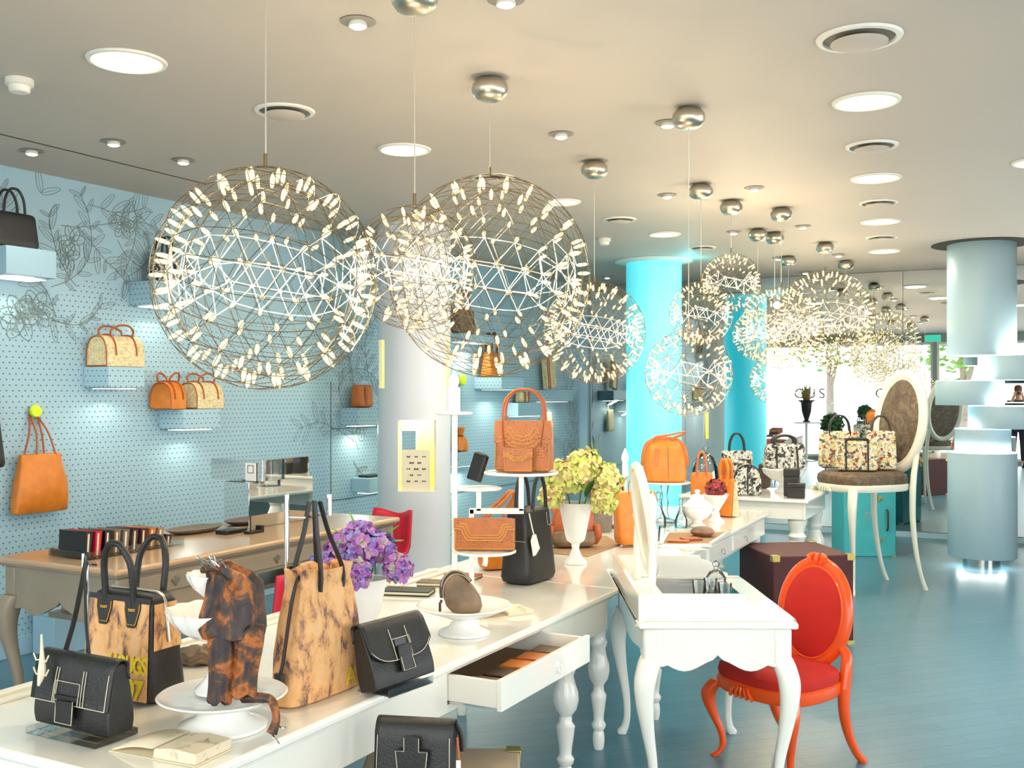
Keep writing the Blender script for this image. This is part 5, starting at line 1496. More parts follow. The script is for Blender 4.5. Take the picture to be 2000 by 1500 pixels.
# ------------------------------------------------ pouch on the second cake stand
P = W(907, 1237, TZ) + Vector((0, 0, 0.001))
cake_stand('white footed dish with a brown pouch, right of the black clutch', P, 0.17, 0.10, 0.092, 0.028, 'footed_dish')
b = thing('coin_pouch', 'rounded mottled brown pouch with a zip on the white footed dish', 'pouch', P + Vector((-0.012, -0.01, 0.074)), radians(-4))
def pr(z, hw, hd, cx): return superring(hw, hd, z, 2.3, 36, cx, 0)
ob('pouch_body', MB().loft([pr(0, 0.03, 0.02, 0.02), pr(0.004, 0.05, 0.032, 0.018), pr(0.025, 0.064, 0.042, 0.012), pr(0.055, 0.066, 0.043, 0.004), pr(0.085, 0.058, 0.036, -0.006), pr(0.11, 0.047, 0.028, -0.014), pr(0.13, 0.035, 0.02, -0.02), pr(0.142, 0.018, 0.012, -0.024)]), M['brownmt'], b)
zp = spline([(-0.064, -0.012, 0.055), (-0.066, -0.01, 0.088), (-0.056, -0.006, 0.120), (-0.028, -0.004, 0.143), (0.008, -0.004, 0.136), (0.034, -0.004, 0.110)], 6)
ob('leather_trim', MB().tube(zp, 0.013, 10, flat=0.7), M['dbrown'], b)
ob('zip', MB().tube([p + Vector((0, -0.009, 0.008)) for p in zp], 0.003, 6), M['nickel'], b)
stitch(b, [[p + Vector((0.006, -0.0125, -0.004)) for p in zp]])
ob('zip_pull', MB().box((-0.066, -0.028, 0.045), (0.009, 0.004, 0.012)).box((-0.07, -0.03, 0.026), (0.009, 0.006, 0.034)), M['dbrown'], b, bevel=0.002)
lines = []
for k in range(5):
    lines.append([(-0.03 + 0.014 * k, -0.045 - 0.0005, 0.02 + 0.004 * k), (-0.028 + 0.012 * k, -0.040, 0.09)])

# wallets on the table
def wallet(label, P, rz, w, d, h, mat, cat='wallet', name='wallet', group=None, layers=True):
    t = thing(name, label, cat, P, rz, group)
    ob('cover', MB().box((0, 0, h * 0.87), (w, d, h * 0.26)).box((0, 0, h * 0.13), (w, d, h * 0.26)).box((0, d / 2 - 0.0045, h / 2), (w - 0.001, 0.008, h - 0.001)), M[mat], t, bevel=0.0015)
    ob('pages', MB().box((0, -0.003, h / 2), (w - 0.008, d - 0.012, h * 0.46)), M['cream' if layers else mat], t, smooth=False)
    return t
wallet('black long wallet behind the footed dish', W(797, 1160, TZ) + Vector((0, 0, 0.001)), radians(-10), 0.21, 0.11, 0.020, 'black')
wallet('grey taupe wallet lying behind the black long wallet', W(850, 1143, TZ) + Vector((0, 0, 0.001)), radians(-10), 0.15, 0.09, 0.018, 'brownmt')
wallet('red brown wallet beside the white tiered stand, near its pole', W(905, 1128, TZ) + Vector((0.0, 0.0, 0.001)), radians(-20), 0.16, 0.08, 0.016, 'cognac')
DW = [(-0.22, 'brownmt', 'dark brown wallet at the near end of the open drawer'), (-0.10, 'dbrown', 'second wallet from the near end of the open drawer'), (0.02, 'orange', 'orange edged wallet in the middle of the open drawer'), (0.14, 'tan', 'orange wallet toward the far end of the open drawer'), (0.25, 'brownmt', 'thin brown wallet at the far end of the open drawer')]
for x0, m_, l_ in DW:
    t = wallet(l_, ontable((dx0 + dx1) / 2 + x0, -0.055, TZ - 0.1205), TRZ + radians(4), 0.095, 0.14, 0.034, m_, group='wallets in the open drawer', layers=False)

# ------------------------------------------------ white tiered stand with candle lamp
SY = 4.40; ss = SY / F
def sx(px): return (px - 1000) * ss
def sz(py): return EYE + (HY - py) * ss
ts = thing('tiered_stand', 'white metal tiered stand with round trays and a tall candle pole', 'display stand', (0, SY, 0))
def sqtube(x, z0, z1, s=0.022): return MB().box((x, 0, (z0 + z1) / 2), (s, s, z1 - z0))
ob('pole', sqtube(sx(888), TZ + 0.008, sz(806), 0.024), M['wmetal'], ts, bevel=0.002)
ob('base_plate', MB().box((sx(905), 0, TZ + 0.005), (0.16, 0.12, 0.008)), M['wmetal'], ts, bevel=0.002)
ob('post', sqtube(sx(921), TZ + 0.008, sz(994)), M['wmetal'], ts, bevel=0.002)
ob('cross_bar', MB().box(((sx(917) + sx(1023)) / 2, 0, sz(998)), (sx(1023) - sx(917), 0.022, 0.024)), M['wmetal'], ts, bevel=0.002)
ob('post', sqtube(sx(1018), sz(998), sz(926)), M['wmetal'], ts, bevel=0.002)
ob('post', sqtube(sx(935), sz(998), sz(955)), M['wmetal'], ts, bevel=0.002)
ob('arm', MB().box((sx(904), 0, sz(1074)), (sx(921) - sx(888), 0.018, 0.016)), M['wmetal'], ts, bevel=0.002)
ob('arm', MB().tube([(sx(948), 0, sz(1076)), (sx(948), 0, sz(1098)), (sx(946), -0.004, sz(1105))], 0.012, 10), M['wmetal'], ts)
for (px, py, Rr, yo) in ((887, 805, 36, 0), (1018, 921, 73, 0.0), (935, 953, 45, 0.03), (948, 1070, 60, -0.06)):
    R = Rr * ss
    ob('round_tray', MB().lathe([(0, 0), (R - 0.006, 0), (R, 0.003), (R, 0.009), (R - 0.004, 0.012), (R - 0.01, 0.009), (0, 0.009)], 48, (sx(px), yo, sz(py) - 0.011)), M['wmetal'], ts)
cl = thing('candle_lamp', 'bright candle shaped lamp on top of the white pole', 'lamp', (sx(887), SY, sz(805) + 0.002))
ob('candle_tube', MB().lathe([(0, 0), (0.026, 0), (0.026, 0.10), (0.018, 0.105), (0, 0.105)], 24), M['wmetal'], cl)
ob('flame_bulb', MB().lathe([(0, 0.104), (0.012, 0.106), (0.021, 0.125), (0.018, 0.145), (0.008, 0.165), (0, 0.178)], 20), M['candle'], cl)
lamp('candle_glow', 'POINT', (0, -0.05, 0.15), 3.0, (1, 0.85, 0.6), cl, 0.025)
P = W(1222, 1040, TZ)
P = Vector((0.655, 5.93, TZ + 0.001))
c2 = thing('candle_lamp', 'candle lamp glowing behind the top of the swivel mirror', 'lamp', P)
ob('candlestick', MB().lathe([(0, 0), (0.06, 0), (0.06, 0.008), (0.012, 0.02), (0.010, 0.36), (0.04, 0.365), (0.04, 0.371), (0, 0.371)], 24), M['wmetal'], c2)
ob('candle_tube', MB().lathe([(0, 0.37), (0.018, 0.37), (0.018, 0.44), (0, 0.445)], 20), M['wmetal'], c2)
ob('flame_bulb', MB().lathe([(0, 0.444), (0.012, 0.446), (0.02, 0.47), (0.017, 0.49), (0.007, 0.515), (0, 0.53)], 20), M['candle'], c2)
lamp('candle_glow', 'POINT', (0.02, -0.06, 0.49), 2.0, (1, 0.85, 0.6), c2, 0.025)

# the ostrich goods
b = thing('handbag', 'tan ostrich leather handbag with tall arched handles on the white stand', 'handbag', (sx(1024), SY - 0.005, sz(920) + 0.002), radians(-13))
w, d, h = 0.245, 0.105, 0.215
rbag(b, w, d, h, M['ostrich'], 1.0, 0.55, 9, round_b=0.012, round_t=0.012)
fl_ = [(-w / 2, h), (-w / 2, h * 0.56), (-0.075, h * 0.56), (-0.06, h * 0.48), (-0.03, h * 0.42), (0.03, h * 0.42), (0.06, h * 0.48), (0.075, h * 0.56), (w / 2, h * 0.56), (w / 2, h)]
def fy(z): return -(d / 2) * (1 - 0.45 * z / h) - 0.002
vs = [Vector((x, fy(z) - 0.002, z)) for x, z in fl_]
ob('flap', MB().add(vs + [v + Vector((0, 0.004, 0)) for v in vs], [tuple(range(10)), tuple(range(19, 9, -1))] + [(k, k + 10, (k + 1) % 10 + 10, (k + 1) % 10) for k in range(10)]), M['ostrich'], b, smooth=False)
L = []
for k in range(4):
    o_ = 0.016 * k
    for sg in (-1, 1):
        L.append(spline([Vector((sg * (0.112 - o_ * 0.9), fy(h * 0.58 + o_) - 0.004, h * 0.58 + o_)), Vector((sg * (0.075 - o_ * .5), fy(h * 0.62 + o_) - 0.004, h * 0.60 + o_ * 1.2)), Vector((sg * (0.045 - o_ * .3), fy(h * 0.52 + o_) - 0.004, h * 0.50 + o_)), Vector((0, fy(h * 0.46 + o_) - 0.004, h * 0.46 + o_))], 5))
L.append([Vector((x, fy(z) - 0.001, z)) for x, z in ((-w / 2 + 0.006, h * 0.54), (-w / 2 + 0.006, 0.012), (w / 2 - 0.006, 0.012), (w / 2 - 0.006, h * 0.54))])
stitch(b, L, M['stitchy'])
for yy, ln in ((-0.03, 0.01), (0.03, -0.008)):
    arch(b, 0, yy, h - 0.004, 0.178, 0.138, 0.0056, M['cognac'], ln, k=0.92, drop=0.0)
for sg in (-1, 1):
    small_cord(b, [(sg * 0.089, -0.032, h), (sg * 0.088, fy(h * 0.9) - 0.006, h * 0.88), (sg * 0.078, fy(h * 0.55) - 0.008, h * 0.50)], 0.006, M['cognac'], 'handle_end', flat=0.6)
b = thing('purse', 'small tan ostrich purse leaning on the ostrich handbag', 'purse', (sx(1012), SY - 0.084, sz(920) + 0.002), radians(-8))
w, d, h = 0.122, 0.032, 0.10
rbag(b, w, d, h, M['ostrich'], 0.98, 0.7, 8, round_b=0.008, round_t=0.008)
fl_ = [(-w / 2 - 0.002, h + 0.001), (-w / 2 - 0.002, h * 0.62), (-0.04, h * 0.60), (-0.03, h * 0.50), (-0.018, h * 0.44), (0.018, h * 0.44), (0.03, h * 0.50), (0.04, h * 0.60), (w / 2 + 0.002, h * 0.62), (w / 2 + 0.002, h + 0.001)]
vs = [Vector((x, -(d / 2) * (1 - 0.3 * z / h) - 0.005, z)) for x, z in fl_]
ob('flap', MB().add(vs + [v + Vector((0, 0.005, 0)) for v in vs], [tuple(range(10)), tuple(range(19, 9, -1))] + [(k, k + 10, (k + 1) % 10 + 10, (k + 1) % 10) for k in range(10)]), M['ostrich'], b, smooth=False)
L = []
for k in range(3):
    L.append([v * 1.0 + Vector((0, -0.0008, 0.004 + 0.008 * k)) for v in vs[1:-1]])
L.append([Vector((x, -(d / 2) - 0.001, z)) for x, z in ((-w / 2 + 0.005, h * 0.58), (-w / 2 + 0.005, 0.008), (w / 2 - 0.005, 0.008), (w / 2 - 0.005, h * 0.58))])
stitch(b, L, M['stitchy'], 0.0013)
b = thing('clutch_bag', 'tan ostrich clutch with stepped stitching on the lowest round tray', 'handbag', (sx(948), SY - 0.075, sz(1070) + 0.002), radians(-4))
w, d, h = 0.255, 0.05, 0.135
rbag(b, w, d, h, M['ostrich'], 1.0, 0.7, 9, round_b=0.01, round_t=0.012)
fl_ = [(-w / 2 - 0.002, h + 0.001), (-w / 2 - 0.002, h * 0.66), (-0.098, h * 0.64), (-0.085, h * 0.42), (-0.07, h * 0.30), (0.07, h * 0.30), (0.085, h * 0.42), (0.098, h * 0.64), (w / 2 + 0.002, h * 0.66), (w / 2 + 0.002, h + 0.001)]
vs = [Vector((x, -(d / 2) * (1 - 0.3 * z / h) - 0.005, z)) for x, z in fl_]
ob('flap', MB().add(vs + [v + Vector((0, 0.005, 0)) for v in vs], [tuple(range(10)), tuple(range(19, 9, -1))] + [(k, k + 10, (k + 1) % 10 + 10, (k + 1) % 10) for k in range(10)]), M['ostrich'], b, smooth=False)
L = []
for k in range(3):
    L.append([Vector((v.x * (1 - 0.10 * k), v.y - 0.001, v.z + 0.004 + 0.011 * k)) for v in vs[1:-1]])
L.append([Vector((x, -(d / 2) - 0.001, z)) for x, z in ((-w / 2 + 0.006, h * 0.6), (-w / 2 + 0.006, 0.01), (w / 2 - 0.006, 0.01), (w / 2 - 0.006, h * 0.6))])
stitch(b, L, M['stitchy'], 0.0013)
b = thing('wallet', 'black zip wallet standing tilted on the small round tray', 'wallet', (sx(924), SY + 0.055, sz(953) + 0.026), radians(-50))
b.rotation_euler = (radians(-16), radians(8), radians(-50))
ob('cover', MB().box((0, 0, 0.062), (0.085, 0.026, 0.122)), M['black'], b, bevel=0.008, seg=3)
ob('zip', MB().tube([(-0.0435, 0, 0.012), (-0.0435, 0, 0.112), (-0.03, 0, 0.124), (0.03, 0, 0.124)], 0.0028, 6), M['chrome'], b)

# ------------------------------------------------ black tote with tags and the bags behind it
P = W(1022, 1133, TZ)
b = thing('tote_bag', 'black leather tote with white swing tags beside the tiered stand', 'handbag', Vector((0.075, 4.64, TZ + 0.001)), radians(58))
w, d, h = 0.27, 0.17, 0.335
rbag(b, w, d, h, M['black'], 0.84, 0.62, 6, round_b=0.03, round_t=0.02)
for yy, ln in ((-0.045, -0.0), (0.045, 0.0)):
    arch(b, 0.02, yy, h - 0.02, 0.12, 0.16, 0.0085, M['black'], ln, k=0.8, drop=0.06)
def ty(z): return -(d / 2) * (1 - 0.38 * z / h) - 0.0015
stitch(b, [[Vector((x, ty(z) - 0.0005, z)) for x, z in ((0.062, h * 0.92), (0.064, h * 0.76), (0.078, h * 0.74), (0.098, h * 0.76), (0.094, h * 0.93))], [Vector((-w / 2 * 0.93 - 0.002, y_, h * 0.58)) for y_ in (-0.06, 0.06)]])
ob('swing_tag', MB().prism([(-0.098, 0.13), (-0.118, 0.20), (-0.103, 0.225), (-0.09, 0.225), (-0.066, 0.145)], -0.085, -0.0815), M['paper'], b, smooth=False)
ob('swing_tag', MB().prism([(-0.088, 0.132), (-0.098, 0.215), (-0.084, 0.228), (-0.05, 0.16)], -0.089, -0.0855), M['paper'], b, smooth=False)
small_cord(b, [(-0.095, -0.085, 0.222), (-0.10, -0.075, 0.27), (-0.095, -0.06, 0.318)], 0.003, M['paper'], 'tag_cord')
b = thing('tote_bag', 'tan leather tote peeking out behind the black tote', 'handbag', (-0.075, 4.95, TZ + 0.001), radians(20))
rbag(b, 0.17, 0.12, 0.20, M['orange'], 1.05, 0.6, 5)
for yy in (-0.03, 0.03):
    small_cord(b, [(-0.06, yy, 0.19), (-0.05, yy, 0.26), (0.02, yy, 0.32), (0.075, yy * 0.5, 0.37), (0.095, yy * 0.5, 0.345), (0.05, yy, 0.26), (0.06, yy, 0.19)], 0.0085, M['tan'], 'handle')
b = thing('hobo_bag', 'cognac hobo bag with taupe panel half hidden behind the green hydrangea urn', 'handbag', (0.335, 5.62, TZ + 0.009), radians(8))
rbag(b, 0.23, 0.13, 0.10, M['brownmt'], 1.05, 0.8, 4, name='lower_panel', sag=0.05)
ob('upper_panel', MB().loft([superring(0.122 * k, 0.056 * k2, z, 3, 36) for z, k, k2 in ((0.095, 0.98, 0.95), (0.12, 1.0, 1.0), (0.17, 0.92, 0.8), (0.21, 0.8, 0.55), (0.215, 0.7, 0.4))]), M['cognac'], b)
ob('side_trim', MB().tube([(-0.118, 0, 0.024), (-0.13, -0.02, 0.06), (-0.122, -0.02, 0.12)], 0.022, 10, smooth=4), M['cognac'], b)
ob('side_trim', MB().tube([(0.118, 0, 0.026), (0.132, -0.03, 0.07), (0.124, -0.03, 0.12)], 0.024, 10, smooth=4), M['cognac'], b)
arch(b, 0.0, 0, 0.2, 0.21, 0.20, 0.012, M['tan'], 0.02, k=1.05)
t = thing('stone_pot', 'small rough grey pot under the green hydrangeas', 'pot', W(1176, 1038, TZ) + Vector((0, 0, 0.001)))
ob('pot_body', MB().lathe([(0, 0), (0.052, 0), (0.056, 0.01), (0.062, 0.10), (0.06, 0.115), (0.05, 0.112), (0.048, 0.03), (0, 0.03)], 36, (0, 0, 0), (18, 0.03, lambda q: 1.0)), M['stone'], t)
b = thing('tote_bag', 'orange tote standing right behind the swivel mirror', 'handbag', W(1240, 1066, TZ) + Vector((0, 0, 0.006)), radians(14))
rbag(b, 0.215, 0.13, 0.30, M['orange'], 1.12, 0.7, 6)
for yy in (-0.04, 0.04): arch(b, 0, yy, 0.29, 0.10, 0.09, 0.006, M['tan'], 0.01, flat=0.6)
ob('shoulder_tab', MB().box((0.075, -0.058, 0.235), (0.02, 0.01, 0.05)), M['tan'], b, bevel=0.003)

# ------------------------------------------------ glass and china on the second table
def cloche(label, P, R, H):
    t = thing('glass_cloche', label, 'glass dome', P)
    ob('dome', MB().lathe([(R, 0.004), (R, H * 0.55), (R * 0.9, H * 0.75), (R * 0.6, H * 0.92), (R * 0.15, H), (R * 0.15, H - 0.004), (R * 0.58, H * 0.91), (R * 0.87, H * 0.745), (R - 0.004, H * 0.55), (R - 0.004, 0.004)], 40), M['glass'], t)
    ob('knob', MB().lathe([(0, H - 0.004), (0.012, H - 0.002), (0.009, H + 0.012), (0.018, H + 0.028), (0.012, H + 0.042), (0, H + 0.046)], 20), M['glass'], t)
    ob('base', MB().lathe([(0, 0), (R + 0.015, 0), (R + 0.015, 0.003), (0, 0.003)], 40), M['china'], t)
    return t
cloche('glass cloche left of the swivel mirror top', Vector((0.63, 6.48, TZ + 0.001)), 0.095, 0.36)
cloche('tall glass dome behind the orange bags', Vector((1.40, 7.42, TZ + 0.001)), 0.10, 0.42)
P = Vector((1.005, 6.74, TZ + 0.001)); s7 = P.y / F
st = thing('glass_cake_stand', 'tall glass cake stand carrying the orange bowling bag', 'cake stand', P)
H = EYE + (HY - 941) * s7 - TZ
ob('glass_foot', MB().lathe([(0, 0), (0.085, 0), (0.085, 0.006), (0.03, 0.03), (0.018, 0.08), (0.026, 0.13), (0.016, 0.17), (0.03, H - 0.012), (0, H - 0.012)], 36), M['glass'], st)
ob('plate', MB().lathe([(0, H - 0.012), (0.165, H - 0.010), (0.172, H - 0.002), (0.168, H), (0, H - 0.003)], 48), M['china'], st)
b = thing('handbag', 'glossy orange dome handbag on the glass cake stand', 'handbag', P + Vector((0, 0, H + 0.002)), radians(-6))
w, d, h = 0.285, 0.17, 0.275
def dr_(z, k, kd, n=3.4): return superring(w / 2 * k, d / 2 * kd, z, n, 44)
ob('bag_body', MB().loft([dr_(0, 0.88, 0.8), dr_(0.012, 0.98, 0.96), (dr_(0.05, 1.0, 1.0)), dr_(0.12, 0.97, 0.95), dr_(0.18, 0.9, 0.84), dr_(0.23, 0.78, 0.66), dr_(0.26, 0.64, 0.46), dr_(0.272, 0.5, 0.28)]), M['orange'], b)
ob('zip_band', MB().tube([(-w / 2 * 0.98, 0.0, 0.10), (-w / 2 * 0.92, 0, 0.19), (-w / 2 * 0.68, 0, 0.258), (0, 0, 0.278), (w / 2 * 0.68, 0, 0.258), (w / 2 * 0.92, 0, 0.19), (w / 2 * 0.98, 0, 0.10)], 0.009, 8, smooth=5, flat=2.0), M['tan'], b)
for y0 in (-0.03, 0.03):
    small_cord(b, [(-0.075, y0, 0.262), (-0.06, y0, 0.29), (0.02, y0, 0.305), (0.12, y0 * 0.7, 0.325), (0.125, y0 * 0.4, 0.312), (0.06, y0, 0.285), (0.045, y0, 0.262)], 0.008, M['tan'], 'handle', flat=0.7)
ob('front_strap', MB().box((-0.055, -d / 2 * 0.93, 0.16), (0.022, 0.006, 0.12)), M['tan'], b, bevel=0.002)
stitch(b, [[(0.02, -d / 2 * k - 0.002, z) for z, k in ((0.02, 0.98), (0.05, 1.0), (0.12, 0.95), (0.18, 0.84), (0.23, 0.66))]], M['cognac'], 0.002, 'front_seam')
def decanter(label, P, k=1.0):
    t = thing('glass_decanter', label, 'decanter', P)
    ob('bottle', MB().lathe([(0, 0), (0.05 * k, 0), (0.055 * k, 0.01), (0.052 * k, 0.07 * k), (0.03 * k, 0.12 * k), (0.014 * k, 0.15 * k), (0.014 * k, 0.19 * k), (0.02 * k, 0.20 * k), (0.017 * k, 0.20 * k), (0.011 * k, 0.15 * k), (0.045 * k, 0.07 * k), (0.045 * k, 0.012), (0, 0.01)], 28), M['glass'], t)
    ob('stopper', MB().lathe([(0, 0.18 * k), (0.010 * k, 0.19 * k), (0.012 * k, 0.205 * k), (0.022 * k, 0.235 * k), (0, 0.26 * k)], 16), M['glass'], t)
decanter('glass decanter under the glass cake stand, left', Vector((0.93, 6.50, TZ + 0.001)), 0.9)
decanter('glass decanter under the glass cake stand, right', Vector((1.07, 6.48, TZ + 0.001)), 0.75)
def tumbler(label, P, R=0.03, H=0.09, foot=False, group=None):
    t = thing('drinking_glass', label, 'glass', P, 0, group)
    ob('glass_bowl', MB().lathe([(0, 0.0), (R * 0.8, 0), (R * 0.82, 0.004), (R, H), (R * 0.95, H), (R * 0.76, 0.008), (0, 0.007)], 28), M['glass'], t)
    return t
t = tumbler('faceted drinking glass on a stem before the orange tote', W(1278, 1072, TZ) + Vector((0, 0, 0.043)), 0.034, 0.08)
ob('stem', MB().lathe([(0, -0.037), (0.026, -0.037), (0.005, -0.03), (0.005, 0.0), (0, 0.001)], 20), M['glass'], t)
P = W(1362, 1028, TZ) + Vector((0, 0, 0.001))
t = thing('tureen', 'white lidded china tureen with side handles on the second table', 'tureen', P)
ob('bowl', MB().lathe([(0, 0), (0.055, 0), (0.056, 0.008), (0.03, 0.025), (0.032, 0.04), (0.075, 0.065), (0.095, 0.10), (0.098, 0.125), (0.092, 0.128), (0, 0.128)], 44), M['china'], t)
ob('lid', MB().lathe([(0.1, 0.128), (0.097, 0.135), (0.08, 0.146), (0.05, 0.172), (0.036, 0.20), (0.012, 0.206), (0.012, 0.212), (0.02, 0.222), (0.012, 0.234), (0, 0.236)], 44), M['china'], t)
for sg in (-1, 1):
    ob('handle', MB().tube([(sg * 0.09, 0, 0.085), (sg * 0.118, 0, 0.095), (sg * 0.122, 0, 0.12), (sg * 0.096, 0, 0.122)], 0.007, 8, smooth=5), M['china'], t)
P = W(1398, 1019, TZ) + Vector((0, 0, 0.001))
t = thing('footed_bowl', 'white footed bowl of dried red petals behind the tureen', 'bowl', P)
ob('bowl_body', MB().lathe([(0, 0), (0.06, 0), (0.06, 0.006), (0.03, 0.03), (0.022, 0.07), (0.04, 0.10), (0.085, 0.175), (0.088, 0.182), (0.083, 0.18), (0.04, 0.11), (0, 0.105)], 40), M['china'], t)
t = thing('dried_petals', 'dried red petals heaped in the white footed bowl', 'petals', P + Vector((0, 0, 0.216)))
t['kind'] = 'stuff'
hydrangea(t, [((0, 0, 0), 0.06)], M['redfl'], r5, 0.02, 60, 'petal_heap')

def tote(label, P, rz, w, d, h, mat, hm, rise, wt=1.0, dt=0.6, name='tote_bag', cat='handbag', side=None, hs=0.45, hr=0.008, hk=0.85):
    b = thing(name, label, cat, P, rz)
    rbag(b, w, d, h, M[mat], wt, dt, 5.5)
    for yy in (-d * 0.22, d * 0.22): arch(b, 0, yy, h - 0.02, w * hs, rise, hr, M[hm], 0.0, k=hk, drop=0.03)
    if side:
        ob('side_panel', MB().grid(6, 8, lambda u, v: Vector((w / 2 * (1 + (wt - 1) * (0.04 + 0.9 * v)) + 0.0025, (u - 0.5) * d * 0.86 * (1 + (dt - 1) * v), h * (0.04 + 0.9 * v)))), M[side], b)
    return b
tote('orange tote with pointed handles right of the glass cake stand', Vector((1.315, 7.10, TZ + 0.001)), radians(-10), 0.15, 0.12, 0.30, 'orange', 'tan', 0.16, 1.0, 0.5)
tote('orange tote with beige map print side near the floral bags', Vector((1.475, 7.06, TZ + 0.001)), radians(-40), 0.15, 0.12, 0.26, 'orange', 'orange', 0.15, 0.9, 0.35, side='mapprint', hs=0.3, hk=1.3, hr=0.013)
# wallets and pouch in the lined tray
wallet('red brown wallet lying open in the lined tray', W(1350, 1057, TZ) + Vector((0, 0, 0.006)), 0.3, 0.11, 0.08, 0.014, 'cognac', layers=False)
wallet('flat cognac wallet overlapping the lined tray front', W(1325, 1061, TZ) + Vector((0, 0, 0.006)), -0.3, 0.12, 0.06, 0.012, 'tan', layers=False)
b = thing('coin_pouch', 'flat round grey brown pouch in the lined tray', 'pouch', W(1372, 1049, TZ) + Vector((0, 0.0, 0.006)))
ob('pouch_body', MB().lathe([(0, 0), (0.05, 0.002), (0.068, 0.018), (0.07, 0.03), (0.06, 0.045), (0.03, 0.056), (0, 0.058)], 36), M['brownmt'], b)
ob('zip', MB().tube([(0.0705 * cos(a), 0.0705 * sin(a), 0.028) for a in [i * pi / 20 for i in range(40)]], 0.003, 6, closed=True), M['cognac'], b)
t = thing('note_sheet', 'cream paper sheet at the edge beside the lined tray', 'paper', W(1352, 1073, TZ) + Vector((0, 0, 0.0015)), 0.4)
ob('sheet', MB().box((0, 0, 0.001), (0.13, 0.09, 0.002)), M['cream'], t, smooth=False)

# little glasses on the dressing table
for i, (x_, y_, l_) in enumerate(((0.80, 4.38, 'small tumbler on the dressing table glass, leftmost of the set'), (0.86, 4.44, 'small tumbler in the middle of the dressing table glass'), (0.90, 4.33, 'small tumbler nearest the orange chair on the dressing table'))):
    tumbler(l_, Vector((x_, y_, VZ + 0.001)), 0.03, 0.06, group='tumblers on the dressing table')
t = thing('scent_bottle', 'round clear scent bottle on the dressing table glass', 'bottle', Vector((0.90, 4.52, VZ + 0.001)))
ob('bottle', MB().lathe([(0, 0), (0.03, 0), (0.045, 0.03), (0.045, 0.05), (0.028, 0.078), (0.01, 0.085), (0.01, 0.1), (0, 0.1)], 24), M['glass'], t)
ob('stopper', MB().lathe([(0, 0.098), (0.014, 0.1), (0.016, 0.115), (0, 0.128)], 16), M['glass'], t)

# ------------------------------------------------ far table
def onfar(px, py, z=FZ): return W(px, py, z)
b = tote('tall black and white floral tote on the far table, left', Vector((1.835, 8.36, FZ + 0.001)), radians(-6), 0.25, 0.14, 0.33, 'bwprint', 'black', 0.16, 1.0, 0.6, hs=0.5)
b = thing('handbag', 'small round topped black and white floral bag in front of the tall floral tote', 'handbag', Vector((1.85, 8.06, FZ + 0.001)), radians(-6))
ob('bag_body', MB().prism([(-0.10, 0), (0.10, 0), (0.105, 0.02)] + [(0.105 * cos(a), 0.13 + 0.11 * sin(a)) for a in [i * pi / 12 for i in range(13)]] + [(-0.105, 0.02)], -0.05, 0.05), M['bwprint'], b, bevel=0.012, seg=3)
ob('piping', MB().tube([(0.104 * cos(a), -0.05, 0.13 + 0.108 * sin(a)) for a in [i * pi / 12 for i in range(13)]], 0.005, 8).tube([(0.0, -0.052, 0.01), (0.0, -0.052, 0.235)], 0.006, 8), M['black'], b)
P = Vector((2.195, 8.27, FZ + 0.001))
t = thing('shell_pedestal_bowl', 'white fluted pedestal bowl carrying a floral bowling bag', 'bowl', P)
ob('pedestal', MB().lathe([(0, 0), (0.075, 0), (0.075, 0.012), (0.045, 0.03), (0.03, 0.06), (0.04, 0.085), (0, 0.085)], 36), M['china'], t)
ob('fluted_bowl', MB().lathe([(0, 0.08), (0.05, 0.084), (0.11, 0.11), (0.155, 0.15), (0.172, 0.19), (0.166, 0.19), (0.10, 0.15), (0, 0.145)], 80, (0, 0, 0), (20, 0.03, lambda q: min(1, q * 3))), M['china'], t)
b = thing('handbag', 'black and white floral bowling bag on the fluted pedestal bowl', 'handbag', P + Vector((0, 0, 0.193)), radians(4))
rbag(b, 0.335, 0.18, 0.20, M['bwprint'], 0.9, 0.55, 4.5, round_t=0.04)
for x0 in (-0.085, 0.085): ob('black_band', MB().tube([(x0, -0.09, 0.004), (x0, -0.086, 0.08), (x0 * 0.95, -0.07, 0.18)], 0.012, 8, flat=0.5), M['black'], b)
for yy in (-0.03, 0.03): arch(b, 0, yy, 0.19, 0.17, 0.075, 0.011, M['black'], 0, k=1.0, drop=0.02)
ob('zip', MB().tube([(-0.14, 0, 0.198), (0.14, 0, 0.198)], 0.006, 6), M['dbrown'], b)
def small_box(label, P, rz, w, d, h):
    t = thing('gift_box', label, 'box', P, rz)
    ob('box_body', MB().box((0, 0, h * 0.36), (w, d, h * 0.72)), M['black'], t, bevel=0.006)
    ob('lid', MB().box((0, 0, h * 0.86), (w + 0.004, d + 0.004, h * 0.28)), M['black'], t, bevel=0.006)
small_box('tall dark box on the far table beside the taupe seat', Vector((2.185, 8.0, FZ + 0.001)), radians(-20), 0.115, 0.10, 0.21)
small_box('low dark box in front of the tall dark box', Vector((2.175, 7.84, FZ + 0.001)), radians(-20), 0.13, 0.09, 0.11)
b = thing('cloth_bag', 'dark cloth bag left of the fluted pedestal bowl', 'handbag', Vector((2.12, 8.60, FZ + 0.001)), 0)
rbag(b, 0.10, 0.08, 0.21, M['dbrown'], 1.0, 0.6, 4)

